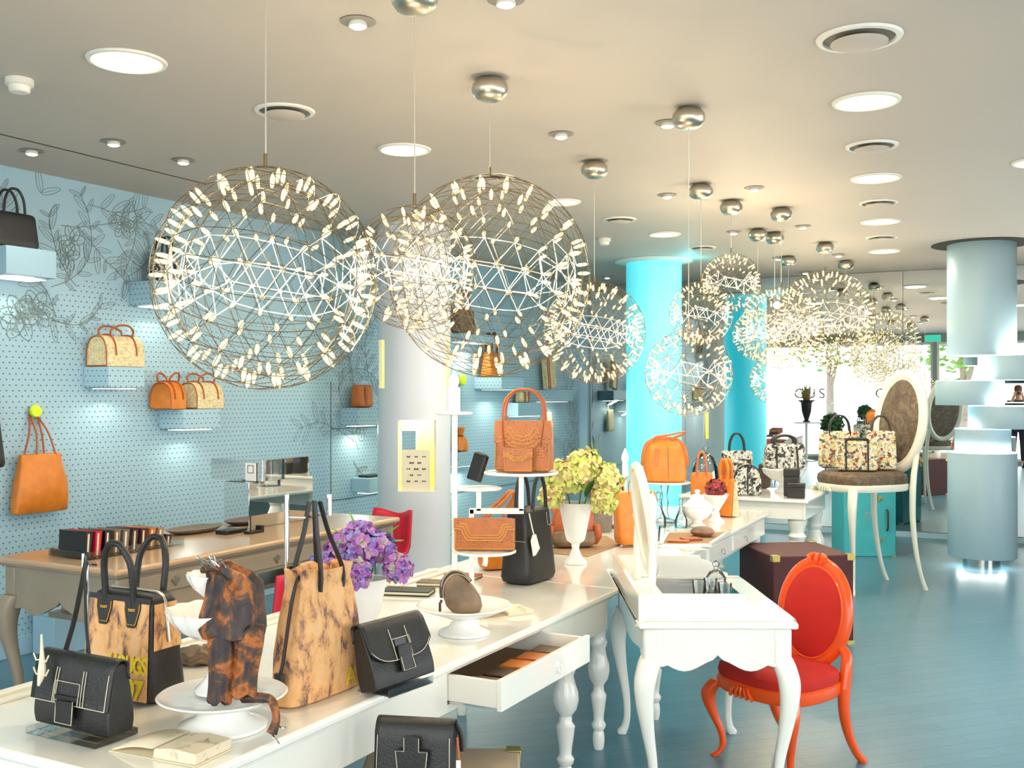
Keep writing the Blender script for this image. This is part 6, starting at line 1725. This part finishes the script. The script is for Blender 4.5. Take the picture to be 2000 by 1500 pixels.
# bags on the oversized chair
SZ_ = 0.972
b = tote('cream floral tote with black handles at the back of the taupe seat', Vector((2.755, 8.62, SZ_)), radians(-8), 0.34, 0.12, 0.31, 'colprint', 'black', 0.15, 0.95, 0.5, hs=0.5)
b = thing('handbag', 'small cream floral bag with black bands in the middle of the taupe seat', 'handbag', Vector((2.80, 8.33, SZ_)), radians(-12))
rbag(b, 0.33, 0.14, 0.235, M['colprint'], 0.96, 0.6, 6)
for x0 in (-0.085, 0.085): ob('black_band', MB().tube([(x0, -0.072, 0.004), (x0, -0.066, 0.1), (x0, -0.05, 0.232)], 0.012, 8, flat=0.5), M['black'], b)
ob('grab_handle', MB().tube([(-0.085, -0.05, 0.225), (-0.07, -0.052, 0.255), (0.07, -0.052, 0.255), (0.085, -0.05, 0.225)], 0.012, 8, smooth=4), M['black'], b)
b = tote('large cream floral bag leaning against the oval chair back', Vector((3.035, 8.43, SZ_)), radians(-14), 0.25, 0.15, 0.32, 'colprint', 'dbrown', 0.14, 0.9, 0.6, hs=0.6)

# ------------------------------------------------ bags on the left wall
def on_shelf(k, f, off=None):
    u, z, L, dp = SH[k]
    return onwall(u + L * f, dp * 0.5 if off is None else off, z + 0.002)
b = tote('black handbag on the shelf box at the left edge', on_shelf('a', 0.36), LRZ, 0.31, 0.16, 0.21, 'black', 'black', 0.16, 0.9, 0.6, name='handbag')
def duffel(label, P, rz, w, d, h, mat, hm, ends='tan'):
    b = thing('duffel_bag', label, 'handbag', P, rz)
    out = [(-d / 2, 0)] + [(-d / 2 * cos(a) ** 0.7 if cos(a) > 0 else d / 2 * abs(cos(a)) ** 0.7, h * 0.35 + h * 0.65 * sin(a)) for a in [i * pi / 12 for i in range(13)]] + [(d / 2, 0)]
    ob('bag_body', MB().prism(out, -w / 2, w / 2, 'yz'), M[mat], b, bevel=0.006)
    for x0 in (-w * 0.27, w * 0.27):
        ob('strap_band', MB().tube([(x0, y_ * 1.02, z_ * 1.01 + 0.001) for y_, z_ in out[1:-1]], 0.009, 8, flat=0.5), M[hm], b)
    for sg in (-1, 1):
        arch(b, 0, sg * d * 0.2, h * 0.9, w * 0.54, h * 0.42, 0.007, M[hm], sg * d * 0.2, k=1.1)
    ob('end_trim', MB().tube([(-w / 2 - 0.001, y_ * 0.96, max(0.006, z_ * 0.97)) for y_, z_ in out], 0.005, 6, closed=True), M[hm], b)
    return b
duffel('beige map print duffel alone on its wall shelf box', on_shelf('b', 0.55), LRZ, 0.30, 0.20, 0.205, 'mapprint', 'cognac')
duffel('beige map print duffel, right of the orange duffel on the shelf', on_shelf('c', 0.80), LRZ, 0.25, 0.20, 0.19, 'mapprint', 'cognac')
duffel('orange duffel, left of the map print duffel on the shelf', on_shelf('c', -0.06, 0.11), LRZ + 0.12, 0.15, 0.19, 0.19, 'orange', 'cognac')
tote('black and red handbag behind the biggest globe lamp', on_shelf('d', 0.6), LRZ, 0.24, 0.14, 0.2, 'bwprint', 'black', 0.14, 0.9, 0.6)
b = thing('handbag', 'small orange bag on the shelf box beside the niche column', 'handbag', on_shelf('e', 0.55), LRZ)
rbag(b, 0.2, 0.13, 0.20, M['tan'], 1.0, 0.7, 6)
ob('front_strap', MB().box((-0.02, -0.06, 0.10), (0.03, 0.008, 0.15)), M['cognac'], b, bevel=0.002)
b = thing('hat_box', 'flat dark box on the low shelf box left of the niche column', 'box', on_shelf('f', 0.5), LRZ)
ob('box_body', MB().box((0, 0, 0.01), (0.2, 0.12, 0.02)), M['black'], b, bevel=0.003)
b = tote('orange bag with spotted strap under the big middle globe lamp', on_shelf('g', 0.35, 0.12), LRZ, 0.27, 0.16, 0.27, 'orange', 'scarf', 0.22, 0.8, 0.5, hs=0.35, hk=1.2, hr=0.014)
b = thing('clutch_bag', 'leaning beige map print clutch with cognac straps on a shelf box', 'handbag', on_shelf('i', 0.45, 0.1), LRZ)
ob('cover', MB().box((0, 0, 0.19), (0.24, 0.06, 0.37)), M['mapprint'], b, bevel=0.006)
ob('strap', MB().box((-0.085, -0.033, 0.19), (0.02, 0.006, 0.374)).box((-0.045, -0.033, 0.19), (0.02, 0.006, 0.374)), M['cognac'], b, smooth=False)
for ch_ in b.children: ch_.rotation_euler = (0, radians(-9), 0); ch_.location = (0.0, 0, 0.02)
b = thing('drawstring_pouch', 'orange drawstring pouch on the shelf box beside the white pole', 'pouch', on_shelf('j', 0.45) + Vector((0, 0, 0.006)), LRZ)
ob('pouch_body', MB().loft([ruff(z, 0.10 * k, 0.075 * k, 0, 0, am, 9, z * 8) for z, k, am in ((0, 0.9, 0), (0.01, 1.0, 0), (0.06, 1.0, 0.01), (0.11, 0.8, 0.04), (0.14, 0.42, 0.08), (0.155, 0.32, 0.08), (0.19, 0.42, 0.09), (0.235, 0.5, 0.1), (0.24, 0.3, 0.1))]), M['orange'], b)
ob('tie_cord', MB().tube([(0.036 * cos(a), 0.028 * sin(a), 0.152) for a in [i * pi / 8 for i in range(16)]], 0.007, 6, closed=True), M['dbrown'], b)
b = tote('tan bag on the high shelf box behind the big middle globe lamp', on_shelf('k', 0.3), LRZ, 0.30, 0.16, 0.25, 'brownmt', 'cognac', 0.22, 0.95, 0.6)
b = thing('handbag', 'small orange and beige striped bag seen through the ostrich handles', 'handbag', on_shelf('h', 0.5), LRZ)
rbag(b, 0.22, 0.12, 0.125, M['mapprint'], 0.95, 0.7, 5)
for x0 in (-0.05, 0.04): ob('strap_band', MB().box((x0, -0.058, 0.062), (0.03, 0.006, 0.12)), M['cognac'], b, bevel=0.002)
# hooks with hanging bags
def knob(px, py, R, label):
    u, z, Y = WL(px, py, 0.05)
    t = thing('coat_hook', label, 'wall hook', onwall(u, 0, z), LRZ)
    ob('knob_head', MB().lathe([(0, 0.05), (R * 0.85, 0.048), (R, 0.035), (R * 0.9, 0.024), (0, 0.022)], 32).xf(Matrix.Rotation(pi / 2, 4, 'X')), M['neon'], t)
    ob('knob_stem', MB().lathe([(0, 0.0005), (0.012, 0.0005), (0.012, 0.024), (0, 0.024)], 16).xf(Matrix.Rotation(pi / 2, 4, 'X')), M['chrome'], t)
    return u, z
u, z = knob(73, 803, 0.04, 'neon yellow round knob above the hanging orange tote')
b = thing('tote_bag', 'orange leather tote hanging from the neon yellow knob', 'handbag', onwall(u, 0.075, z - 0.62), LRZ)
rg = []
for zz_, k, kd, cx in ((0, 0.98, 0.5, 0), (0.01, 1.02, 0.7, 0), (0.08, 1.0, 1.0, 0.0), (0.18, 0.95, 0.95, 0.005), (0.28, 0.82, 0.7, 0), (0.355, 0.76, 0.42, 0), (0.36, 0.73, 0.3, 0)):
    rg.append(superring(0.18 * k, 0.06 * kd, zz_, 4, 40, cx))
ob('bag_body', MB().loft(rg), M['orange'], b)
for x0 in (-0.1, -0.04, 0.045, 0.1):
    yy = -0.022 if x0 in (-0.04, 0.1) else 0.02
    small_cord(b, [(x0, yy, 0.33), (x0 * 0.6, yy * 0.5 + 0.01, 0.48), (0.024 * (1 if x0 > 0 else -1), 0.0635 + yy * 0.05, 0.595), (0.019 * (1 if x0 > 0 else -1), 0.0645 + yy * 0.05, 0.628), (0, 0.0645 + yy * 0.05, 0.641)], 0.006, M['cognac'], 'strap')
u, z = knob(906, 742, 0.06, 'neon yellow knob on the wall beside the candle lamp')
u, z, Y = WL(2, 775, 0.08)
b = thing('tote_bag', 'dark bag hanging on the wall, cut by the left edge', 'handbag', onwall(u - 0.16, 0.085, z - 0.42), LRZ)
rbag(b, 0.34, 0.12, 0.38, M['black'], 0.75, 0.5, 4)
small_cord(b, [(-0.08, 0, 0.36), (-0.02, 0.05, 0.50), (0.0, 0.075, 0.55), (0.02, 0.05, 0.50), (0.08, 0, 0.36)], 0.008, M['black'], 'strap')
ob('hook', MB().tube([(0, 0.0845, 0.54), (0, 0.06, 0.54)], 0.006, 8), M['chrome'], b)
u, z, Y = WL(1066, 815, 0.05)
b = thing('tote_bag', 'flat beige print tote with thin straps hanging right of the ostrich handbag', 'handbag', onwall(u, 0.05, z - 0.24), LRZ)
rbag(b, 0.27, 0.06, 0.30, M['mapprint'], 0.95, 0.6, 5)
for sg in (-1, 1): small_cord(b, [(sg * 0.07, 0, 0.29), (sg * 0.04, 0.02, 0.35), (0, 0.044, 0.40)], 0.006, M['dbrown'], 'strap')
ob('hook', MB().tube([(0, 0.0495, 0.395), (0, 0.02, 0.395)], 0.006, 8), M['chrome'], b)

# ------------------------------------------------ things on the taupe desk
mb0 = W(486, 1034, DZ)
t = thing('mirrored_box', 'lower mirrored display box on the taupe desk', 'display box', mb0 + Vector((0, 0, 0.001)), TRZ)
ob('mirror_sides', MB().box((0.30, 0.10, 0.14), (0.60, 0.20, 0.278)), M['mirrorbox'], t, smooth=False, bevel=0.0015)
t2 = thing('mirrored_box', 'upper flat mirrored box stacked on the lower one', 'display box', mb0 + TE * 0.09 + TP * -0.02 + Vector((0, 0, 0.281)), TRZ)
ob('mirror_sides', MB().box((0.22, 0.205, 0.066), (0.44, 0.42, 0.13)), M['mirrorbox'], t2, smooth=False, bevel=0.0015)
t = thing('tent_card', 'small white tent card leaning on the upper mirrored box', 'card', mb0 + Vector((0, 0, 0.0)) + TE * -0.04 + TP * 0.035 + Vector((0, 0, 0.281)), TRZ)
t.location = mb0 + TE * 0.083 + TP * 0.06 + Vector((0, 0, 0.2825))
ob('card_face', MB().box((0, 0.0, 0.055), (0.004, 0.085, 0.11)), M['paper'], t, smooth=False)
ob('printed_frame', MB().box((-0.0025, 0.0, 0.095), (0.001, 0.05, 0.005)).box((-0.0025, 0.0, 0.05), (0.001, 0.05, 0.005)).box((-0.0025, 0.0225, 0.0725), (0.001, 0.005, 0.05)).box((-0.0025, -0.0225, 0.0725), (0.001, 0.005, 0.05)), M['stone'], t, smooth=False)
t = thing('dish', 'long dark flat dish beside the mirrored boxes', 'dish', W(380, 1039, DZ) + Vector((0, 0, 0.001)), TRZ)
ob('dish_body', MB().loft([superring(0.10, 0.05, 0, 2.2, 40), superring(0.16, 0.085, 0.006, 2.2, 40), superring(0.20, 0.11, 0.026, 2.2, 40), superring(0.195, 0.107, 0.027, 2.2, 40), superring(0.15, 0.08, 0.012, 2.2, 40)]), M['stone'], t)
t = thing('card_terminal', 'small black payment pad on the taupe desk', 'payment terminal', W(452, 1041, DZ) + Vector((0, 0, 0.001)), TRZ)
ob('body', MB().box((0, 0, 0.012), (0.17, 0.09, 0.024)), M['blackpl'], t, bevel=0.004)
ob('screen', MB().box((0.04, 0, 0.0245), (0.06, 0.06, 0.002)), M['stone'], t, smooth=False)
t = thing('pen_holder', 'thin black pen stand between payment pad and mirrored box', 'pen stand', W(486, 1041, DZ) + Vector((0, 0, 0.001)) - TP * 0.03, TRZ)
ob('base', MB().box((0, 0, 0.008), (0.10, 0.05, 0.016)), M['blackpl'], t, bevel=0.002)
ob('pen', MB().tube([(-0.02, 0, 0.014), (-0.02, 0.0, 0.11)], 0.005, 8), M['blackpl'], t)
ob('end_block', MB().box((0.06, 0, 0.02), (0.02, 0.05, 0.04)), M['blackpl'], t, bevel=0.002)
# acrylic tray of wallets
P = W(232, 1074, DZ) + Vector((0, 0, 0.001))
tr = thing('acrylic_tray', 'clear acrylic tray full of upright wallets on the taupe desk', 'tray', P, TRZ)
ob('tray_floor', MB().box((0, 0, 0.002), (0.62, 0.30, 0.004)), M['acrylic'], tr, smooth=False)
ob('tray_wall', MB().box((0, -0.149, 0.022), (0.62, 0.003, 0.036)).box((0, 0.149, 0.022), (0.62, 0.003, 0.036)).box((-0.309, 0, 0.022), (0.003, 0.295, 0.036)).box((0.309, 0, 0.022), (0.003, 0.295, 0.036)), M['acrylic'], tr, smooth=False)
WC = [('black', 'black striped wallet, first from the left in the acrylic tray'), ('redseat', 'pink wallet, second from the left in the acrylic tray'), ('blackpl', 'navy black wallet just right of the pink one'), ('brownmt', 'mottled brown wallet left of the middle of the tray'), ('stone', 'grey wallet in the middle of the acrylic tray'), ('dbrown', 'dark brown wallet right of the grey one in the tray'), ('maroon', 'maroon wallet in the right half of the acrylic tray'), ('tan', 'tan wallet in the right half of the acrylic tray'), ('felt', 'wide taupe wallet near the right end of the tray'), ('maroon', 'low plum wallet at the right end of the tray')]
for i, (m_, l_) in enumerate(WC):
    x0 = -0.275 + i * 0.058
    hh = 0.125 - 0.004 * i - (0.04 if i == 9 else 0)
    t = thing('wallet', l_, 'wallet', P + TE * x0 + Vector((0, 0, 0.006)), TRZ, 'wallets in the acrylic tray')
    t.rotation_euler = (0, radians(4), TRZ)
    ob('cover', MB().box((-0.012, 0, hh / 2), (0.01, 0.20, hh)).box((0.012, 0, hh / 2), (0.01, 0.20, hh)).box((0, 0, hh - 0.004), (0.034, 0.20, 0.008)), M[m_], t, bevel=0.003)
    ob('lining', MB().box((0, 0, hh / 2 - 0.004), (0.014, 0.19, hh - 0.01)), M['cream'], t, smooth=False)

# ------------------------------------------------ black shoulder bag on the beige trunk
b = thing('shoulder_bag', 'black stitched shoulder bag standing on the beige trunk', 'handbag', Vector((-0.256, 2.755, 0.422)), radians(-9))
w, d, h = 0.205, 0.085, 0.275
fx = flapbag(b, w, d, h, M['black'], 0.56, False, 0.6)
ob('centre_strap', MB().prism([(-0.045, 0.02), (-0.05, h * 0.25), (-0.035, h * 0.5), (-0.045, h * 0.80), (-0.045, h * 0.86), (-0.02, h * 0.86), (-0.02, h * 0.99), (0.02, h * 0.99), (0.02, h * 0.86), (0.045, h * 0.86), (0.045, h * 0.80), (0.035, h * 0.5), (0.05, h * 0.25), (0.045, 0.02)], -0.060, -0.055).xf(Matrix.Translation((0, 0.0, 0)) @ Matrix.Rotation(radians(0), 4, 'X')), M['black'], b, smooth=False)
def sb(x, z): return Vector((x, -0.0605, z))
L = [[sb(x, z) for x, z in ((-0.048, h * 0.25), (-0.033, h * 0.5), (-0.043, h * 0.85), (-0.02, h * 0.85), (-0.02, h * 0.98))], [sb(x, z) for x, z in ((0.048, h * 0.25), (0.033, h * 0.5), (0.043, h * 0.85), (0.02, h * 0.85), (0.02, h * 0.98))],
     [sb(x, z) for x, z in ((-0.022, h * 0.50), (-0.022, h * 0.62), (0.022, h * 0.62), (0.022, h * 0.50), (-0.022, h * 0.5))],
     [fx(x, z) for x, z in ((-0.098, h * 0.97), (-0.1, h * 0.46), (-0.05, h * 0.46))], [fx(x, z) for x, z in ((0.098, h * 0.97), (0.1, h * 0.46), (0.05, h * 0.46))]]
stitch(b, L)
small_cord(b, [(0.06, 0.01, h + 0.012), (0.10, 0.0, h + 0.022), (0.122, -0.005, h - 0.01), (0.125, -0.01, h - 0.05)], 0.008, M['black'], 'strap', flat=0.5)
small_cord(b, [(0.115, -0.02, h - 0.01), (0.122, -0.03, h - 0.06), (0.135, -0.035, h - 0.14), (0.15, -0.035, h - 0.24)], 0.004, M['cognac'], 'cord_tassel')
ob('swing_tag', MB().box((0.122, -0.037, h - 0.085), (0.012, 0.002, 0.04)), M['paper'], b, smooth=False)
small_cord(b, [(0.10, 0.02, 0.13), (0.15, 0.01, 0.115), (0.165, 0.0, 0.08), (0.165, -0.01, 0.006)], 0.008, M['black'], 'strap', flat=0.5)

# ================================================================== SEEN ONLY IN THE MIRROR WALL: the shop window side
def mp(px, z, dist):
    """a point seen in the mirror wall at column px, dist metres along the view axis"""
    v = unmirror(((px - 1000) / F * dist, dist, 0))
    return Vector((v.x, v.y, z))
pl = thing('plant_stand', 'white round plant stand by the shop window', 'plant stand', mp(1575, 0, 24.15))
ob('stand_top', MB().lathe([(0, 0.89), (0.30, 0.89), (0.31, 0.905), (0.30, 0.92), (0, 0.92)], 40), M['wmetal'], pl)
ob('stand_post', MB().lathe([(0, 0), (0.2, 0), (0.2, 0.02), (0.03, 0.04), (0.03, 0.89), (0, 0.89)], 28), M['wmetal'], pl)
P = mp(1575, 0.922, 24.15)
ur = thing('garden_urn', 'dark flared urn holding an agave on the plant stand', 'urn', P)
ob('urn_body', MB().lathe([(0, 0), (0.09, 0), (0.09, 0.02), (0.05, 0.05), (0.06, 0.08), (0.11, 0.25), (0.13, 0.45), (0.21, 0.51), (0.20, 0.52), (0.11, 0.47), (0, 0.46)], 32), M['blackpl'], ur)
ag = thing('agave', 'yellow green agave growing in the dark urn', 'plant', P + Vector((0, 0, 0.47)))
ra = random.Random(4)
for k in range(14):
    a = k * 2.4; ou = 0.05 + 0.012 * k
    ag_l = MB(); rg = []
    for i in range(7):
        t = i / 6
        rr = 0.02 + ou * sin(t * 1.5) * 1.0
        rg.append(superring(0.028 * (1 - t) ** 0.6 * (0.6 + 0.8 * sin(pi * (0.2 + 0.6 * t))) + 0.002, 0.010 * (1 - t) + 0.001, t * 0.40 * (1.1 - 0.02 * k), 2, 8, 0, rr))
    ag_l.loft(rg).xf(Matrix.Rotation(a, 4, 'Z'))
    ob('leaf', ag_l, M['agave'], ag)
def topiary(label, px, z, dist, R):
    t = thing('topiary', label, 'plant', mp(px, 0, dist))
    ob('planter', MB().lathe([(0, 0), (0.14, 0), (0.18, z - R - 0.02), (0.16, z - R - 0.02), (0, z - R - 0.05)], 28), M['blackpl'], t)
    f = MB(); rr = random.Random(int(px))
    for k in range(420):
        zc = 1 - 2 * (k + 0.5) / 420; a = k * 2.39996; s = sqrt(1 - zc * zc)
        n = Vector((s * cos(a), s * sin(a), zc)); p = Vector((0, 0, z)) + n * R * rr.uniform(0.8, 1.05)
        Q = (n + Vector((rr.uniform(-.7, .7), rr.uniform(-.7, .7), rr.uniform(-.7, .7)))).normalized().to_track_quat('Z', 'Y').to_matrix()
        L = R * 0.22
        f.add([p + Q @ v for v in (Vector((-L, 0, 0)), Vector((0, -L * .5, L * .2)), Vector((L, 0, 0)), Vector((0, L * .5, L * .2)))], [(0, 1, 2, 3)])
    f.lathe([(0, -R * 0.82), (R * 0.6, -R * 0.6), (R * 0.82, 0), (R * 0.6, R * 0.6), (0, R * 0.82)], 18, (0, 0, z))
    ob('foliage', f, M['dkleaf'], t, ang=80)
topiary('round dark green topiary by the shop window', 1625, 0.86, 24.25, 0.26)
topiary('small dark topiary at the right of the shop window', 1690, 1.15, 24.0, 0.18)
ex = thing('exit_sign', 'small green exit sign under the ceiling over the shop door', 'sign', FO + TV * (-1.62) + MN * 0.02 + Vector((0, 0, 2.86)), MRZ)
M['exitgreen'] = emitter('exit sign glow', srgb(60, 205, 170), 1.2)
ob('sign_box', MB().box((0, 0, 0), (0.34, 0.035, 0.17)), M['wmetal'], ex, bevel=0.004)
ob('sign_face', MB().box((0, 0.019, 0), (0.32, 0.003, 0.15)), M['exitgreen'], ex, smooth=False)
ob('running_figure', MB().lathe([(0, -0.012), (0.012, 0), (0, 0.012)], 10, (0.02, 0.0215, 0.045)).tube([(0.015, 0.0215, 0.03), (0.0, 0.0215, -0.01), (0.02, 0.0215, -0.03), (0.005, 0.0215, -0.055)], 0.007, 6).tube([(0.0, 0.0215, -0.01), (-0.02, 0.0215, -0.035), (-0.045, 0.0215, -0.035)], 0.007, 6).tube([(0.015, 0.0215, 0.025), (0.04, 0.0215, 0.01)], 0.005, 6), M['paper'], ex)
# outline letters on the shop window glass, reading from the street
M['letter'] = paint('frosted grey letter', srgb(90, 96, 92), 0.5)
sg_ = thing('window_lettering', 'thin grey letters on the shop window glass', 'sign', FO + MN * (-0.06) + Vector((0, 0, 1.48)), MRZ)
for chx, ch in ((-4.62, 'O'), (-4.36, 'U'), (-4.10, 'S'), (-2.75, 'O')):
    text_mesh(ch, 0.34, M['letter'], sg_, (chx, 0, 0), (pi / 2, 0, 0), 'letter', 0.003)
# street trees
def street_tree(label, loc, h, R):
    t = thing('street_tree', label, 'tree', loc)
    ob('tree_stem', MB().tube([(0, 0, 0), (0.03, 0, h * 0.4), (-0.05, 0.03, h * 0.72)], [0.14, 0.11, 0.06], 12, smooth=4).tube([(0.03, 0, h * 0.4), (0.35, 0.1, h * 0.62), (0.5, 0.15, h * 0.8)], [0.08, 0.06, 0.04], 10, smooth=4), M['stone'], t)
    f = MB(); rr = random.Random(int(h * 10))
    for k in range(700):
        v = Vector((rr.gauss(0, 1), rr.gauss(0, 1), rr.gauss(0, 0.8))).normalized() * R * rr.uniform(0.3, 1) ** 0.5
        p = v + Vector((0, 0, h * 0.85)); L = 0.13
        Q = Vector((rr.uniform(-1, 1), rr.uniform(-1, 1), rr.uniform(-1, 1))).normalized().to_track_quat('Z', 'Y').to_matrix()
        f.add([p + Q @ q for q in (Vector((-L, 0, 0)), Vector((0, -L * .5, 0)), Vector((L, 0, 0)), Vector((0, L * .5, 0)))], [(0, 1, 2, 3)])
    ob('crown', f, M['leaf'], t, smooth=False)
street_tree('street tree outside the shop window, by the door', FO + TV * (-1.2) - MN * 5.5 + Vector((0, 0, -0.11)), 4.2, 1.5)
street_tree('street tree outside the shop window, farther left', FO + TV * (-5.0) - MN * 7.0 + Vector((0, 0, -0.11)), 4.6, 1.6)

# ------------------------------------------------ the person with the camera, behind the viewpoint, seen in the mirror
M['skin'] = paint('skin', srgb(206, 150, 120), 0.55, 0, 0.05, 20)
M['hair'] = paint('brown hair', srgb(110, 62, 36), 0.6, 0, 0.15, 60)
M['jacket'] = paint('dark grey jacket', srgb(52, 58, 62), 0.8, 0, 0.1, 20)
M['trousers'] = paint('dark trousers', srgb(40, 42, 52), 0.8, 0, 0.1, 20)
pe = thing('person', 'person in a dark jacket holding a camera to the eye, seen in the mirror', 'person', (0.0, -0.30, 0.0), -MA)
def skin(name, verts, edges, radii, mat, parent, rootv=0, sub=2):
    me = bpy.data.meshes.new(name); me.from_pydata(verts, edges, [])
    o = bpy.data.objects.new(name, me); COL.objects.link(o); o.parent = parent
    me.materials.append(mat)
    o.modifiers.new('skin', 'SKIN')
    for i, r in enumerate(radii):
        v = me.skin_vertices[0].data[i]; v.radius = r if isinstance(r, tuple) else (r, r); v.use_root = (i == rootv)
    s = o.modifiers.new('sub', 'SUBSURF'); s.levels = sub; s.render_levels = sub
    o.modifiers['skin'].use_smooth_shade = True
    return o
V = [(0, 0, 0.93), (0, 0, 1.08), (0, 0, 1.25), (0, 0.01, 1.38), (0, 0.015, 1.46), (0, 0.03, 1.53), (0, 0.035, 1.62), (0, 0.03, 1.70)]
E = [(i, i + 1) for i in range(7)]
Rr = [(0.16, 0.115), (0.15, 0.105), (0.165, 0.115), (0.15, 0.10), (0.06, 0.06), (0.055, 0.058), (0.072, 0.09), (0.066, 0.082)]
for sgn in (-1, 1):
    b0 = len(V)
    V += [(sgn * 0.18, 0.0, 1.39), (sgn * 0.235, 0.10, 1.20), (sgn * 0.13, 0.255, 1.40), (sgn * 0.085, 0.285, 1.52), (sgn * 0.075, 0.275, 1.57)]
    E += [(3, b0), (b0, b0 + 1), (b0 + 1, b0 + 2), (b0 + 2, b0 + 3), (b0 + 3, b0 + 4)]
    Rr += [0.062, 0.046, 0.034, 0.03, 0.034]
    b1 = len(V)
    V += [(sgn * 0.095, 0, 0.86), (sgn * 0.105, 0.01, 0.48), (sgn * 0.11, -0.02, 0.09), (sgn * 0.115, 0.11, 0.035)]
    E += [(0, b1), (b1, b1 + 1), (b1 + 1, b1 + 2), (b1 + 2, b1 + 3)]
    Rr += [0.092, 0.062, 0.042, 0.036]
ob_body = skin('body', V, E, Rr, M['skin'], pe)
# jacket and trousers follow the same bones a little wider
jv = V[:4] + [(0, 0.014, 1.435)]; je = [(0, 1), (1, 2), (2, 3), (3, 4)]; jr = [(0.18, 0.135), (0.165, 0.12), (0.18, 0.13), (0.165, 0.115), (0.075, 0.075)]
for sgn in (-1, 1):
    b0 = len(jv)
    jv += [(sgn * 0.18, 0.0, 1.39), (sgn * 0.235, 0.10, 1.20), (sgn * 0.135, 0.25, 1.385)]
    je += [(3, b0), (b0, b0 + 1), (b0 + 1, b0 + 2)]; jr += [0.076, 0.06, 0.046]
skin('jacket', jv, je, jr, M['jacket'], pe)
tv_ = [(0, 0, 0.95)]; te = []; tr_ = [(0.175, 0.13)]
for sgn in (-1, 1):
    b0 = len(tv_)
    tv_ += [(sgn * 0.095, 0, 0.86), (sgn * 0.105, 0.01, 0.48), (sgn * 0.11, -0.02, 0.12)]
    te += [(0, b0), (b0, b0 + 1), (b0 + 1, b0 + 2)]; tr_ += [0.108, 0.078, 0.062]
skin('trousers', tv_, te, tr_, M['trousers'], pe)
ob('hair', MB().loft([superring(0.078 * k, 0.098 * k, 1.655 + z, 2.3, 28, 0, 0.018) for z, k in ((-0.03, 0.80), (0, 1.0), (0.05, 1.06), (0.09, 0.95), (0.115, 0.7), (0.125, 0.3))]), M['hair'], pe)
for sgn in (-1, 1):
    ob('ear', MB().lathe([(0, -0.006), (0.014, -0.004), (0.016, 0), (0, 0.006)], 12).xf(Matrix.Translation((sgn * 0.078, 0.03, 1.62)) @ Matrix.Rotation(pi / 2, 4, 'Y')), M['skin'], pe)
    ob('shoe', MB().loft([superring(0.045, 0.14, 0.002, 2.6, 24, sgn * 0.115, 0.055), superring(0.05, 0.145, 0.03, 2.6, 24, sgn * 0.115, 0.055), superring(0.045, 0.11, 0.075, 2.4, 24, sgn * 0.113, 0.02), superring(0.04, 0.05, 0.10, 2.2, 24, sgn * 0.11, -0.02)]), M['blackpl'], pe)
    fx_, fz_ = sgn * 0.07, 1.60
    for k in range(4):
        z0 = 1.625 - 0.02 * k; l_ = (0.05, 0.056, 0.052, 0.042)[k]
        ob('finger', MB().tube([(sgn * 0.083, 0.272, z0 - 0.022), (sgn * 0.078, 0.272 + 0.022, z0), (sgn * (0.078 - l_ * 0.5), 0.300, z0 + 0.004), (sgn * (0.078 - l_), 0.297, z0 + 0.002)], [0.010, 0.009, 0.0085, 0.006], 8, smooth=3), M['skin'], pe)
    ob('thumb', MB().tube([(sgn * 0.08, 0.25, 1.56), (sgn * 0.066, 0.238, 1.575), (sgn * 0.045, 0.236, 1.578)], [0.012, 0.011, 0.008], 8, smooth=3), M['skin'], pe)
ob('nose', MB().loft([superring(0.014, 0.012, 1.596, 2, 12, 0, 0.125), superring(0.013, 0.014, 1.606, 2, 12, 0, 0.13), superring(0.006, 0.006, 1.64, 2, 12, 0, 0.122)]), M['skin'], pe)
cmr = thing('hand_camera', 'small camera held up by the person in the mirror', 'camera', (0.0, -0.30, 0.0), -MA)
ob('camera_body', MB().box((0, 0.268, 1.60), (0.115, 0.035, 0.065)), M['blackpl'], cmr, bevel=0.004)

# pale blue storage box on the floor under the taupe desk
u, z, Y = WL(120, 1255, 0.1)
t = thing('storage_box', 'pale blue storage box on the floor behind the left desk leg', 'box', onwall(u, 0.13, 0.001), LRZ)
ob('box_body', MB().box((0, 0, 0.12), (0.30, 0.2, 0.24)), M['plainblue'], t, bevel=0.004)
ob('lid', MB().box((0, 0, 0.258), (0.31, 0.21, 0.034)), M['plainblue'], t, bevel=0.004)
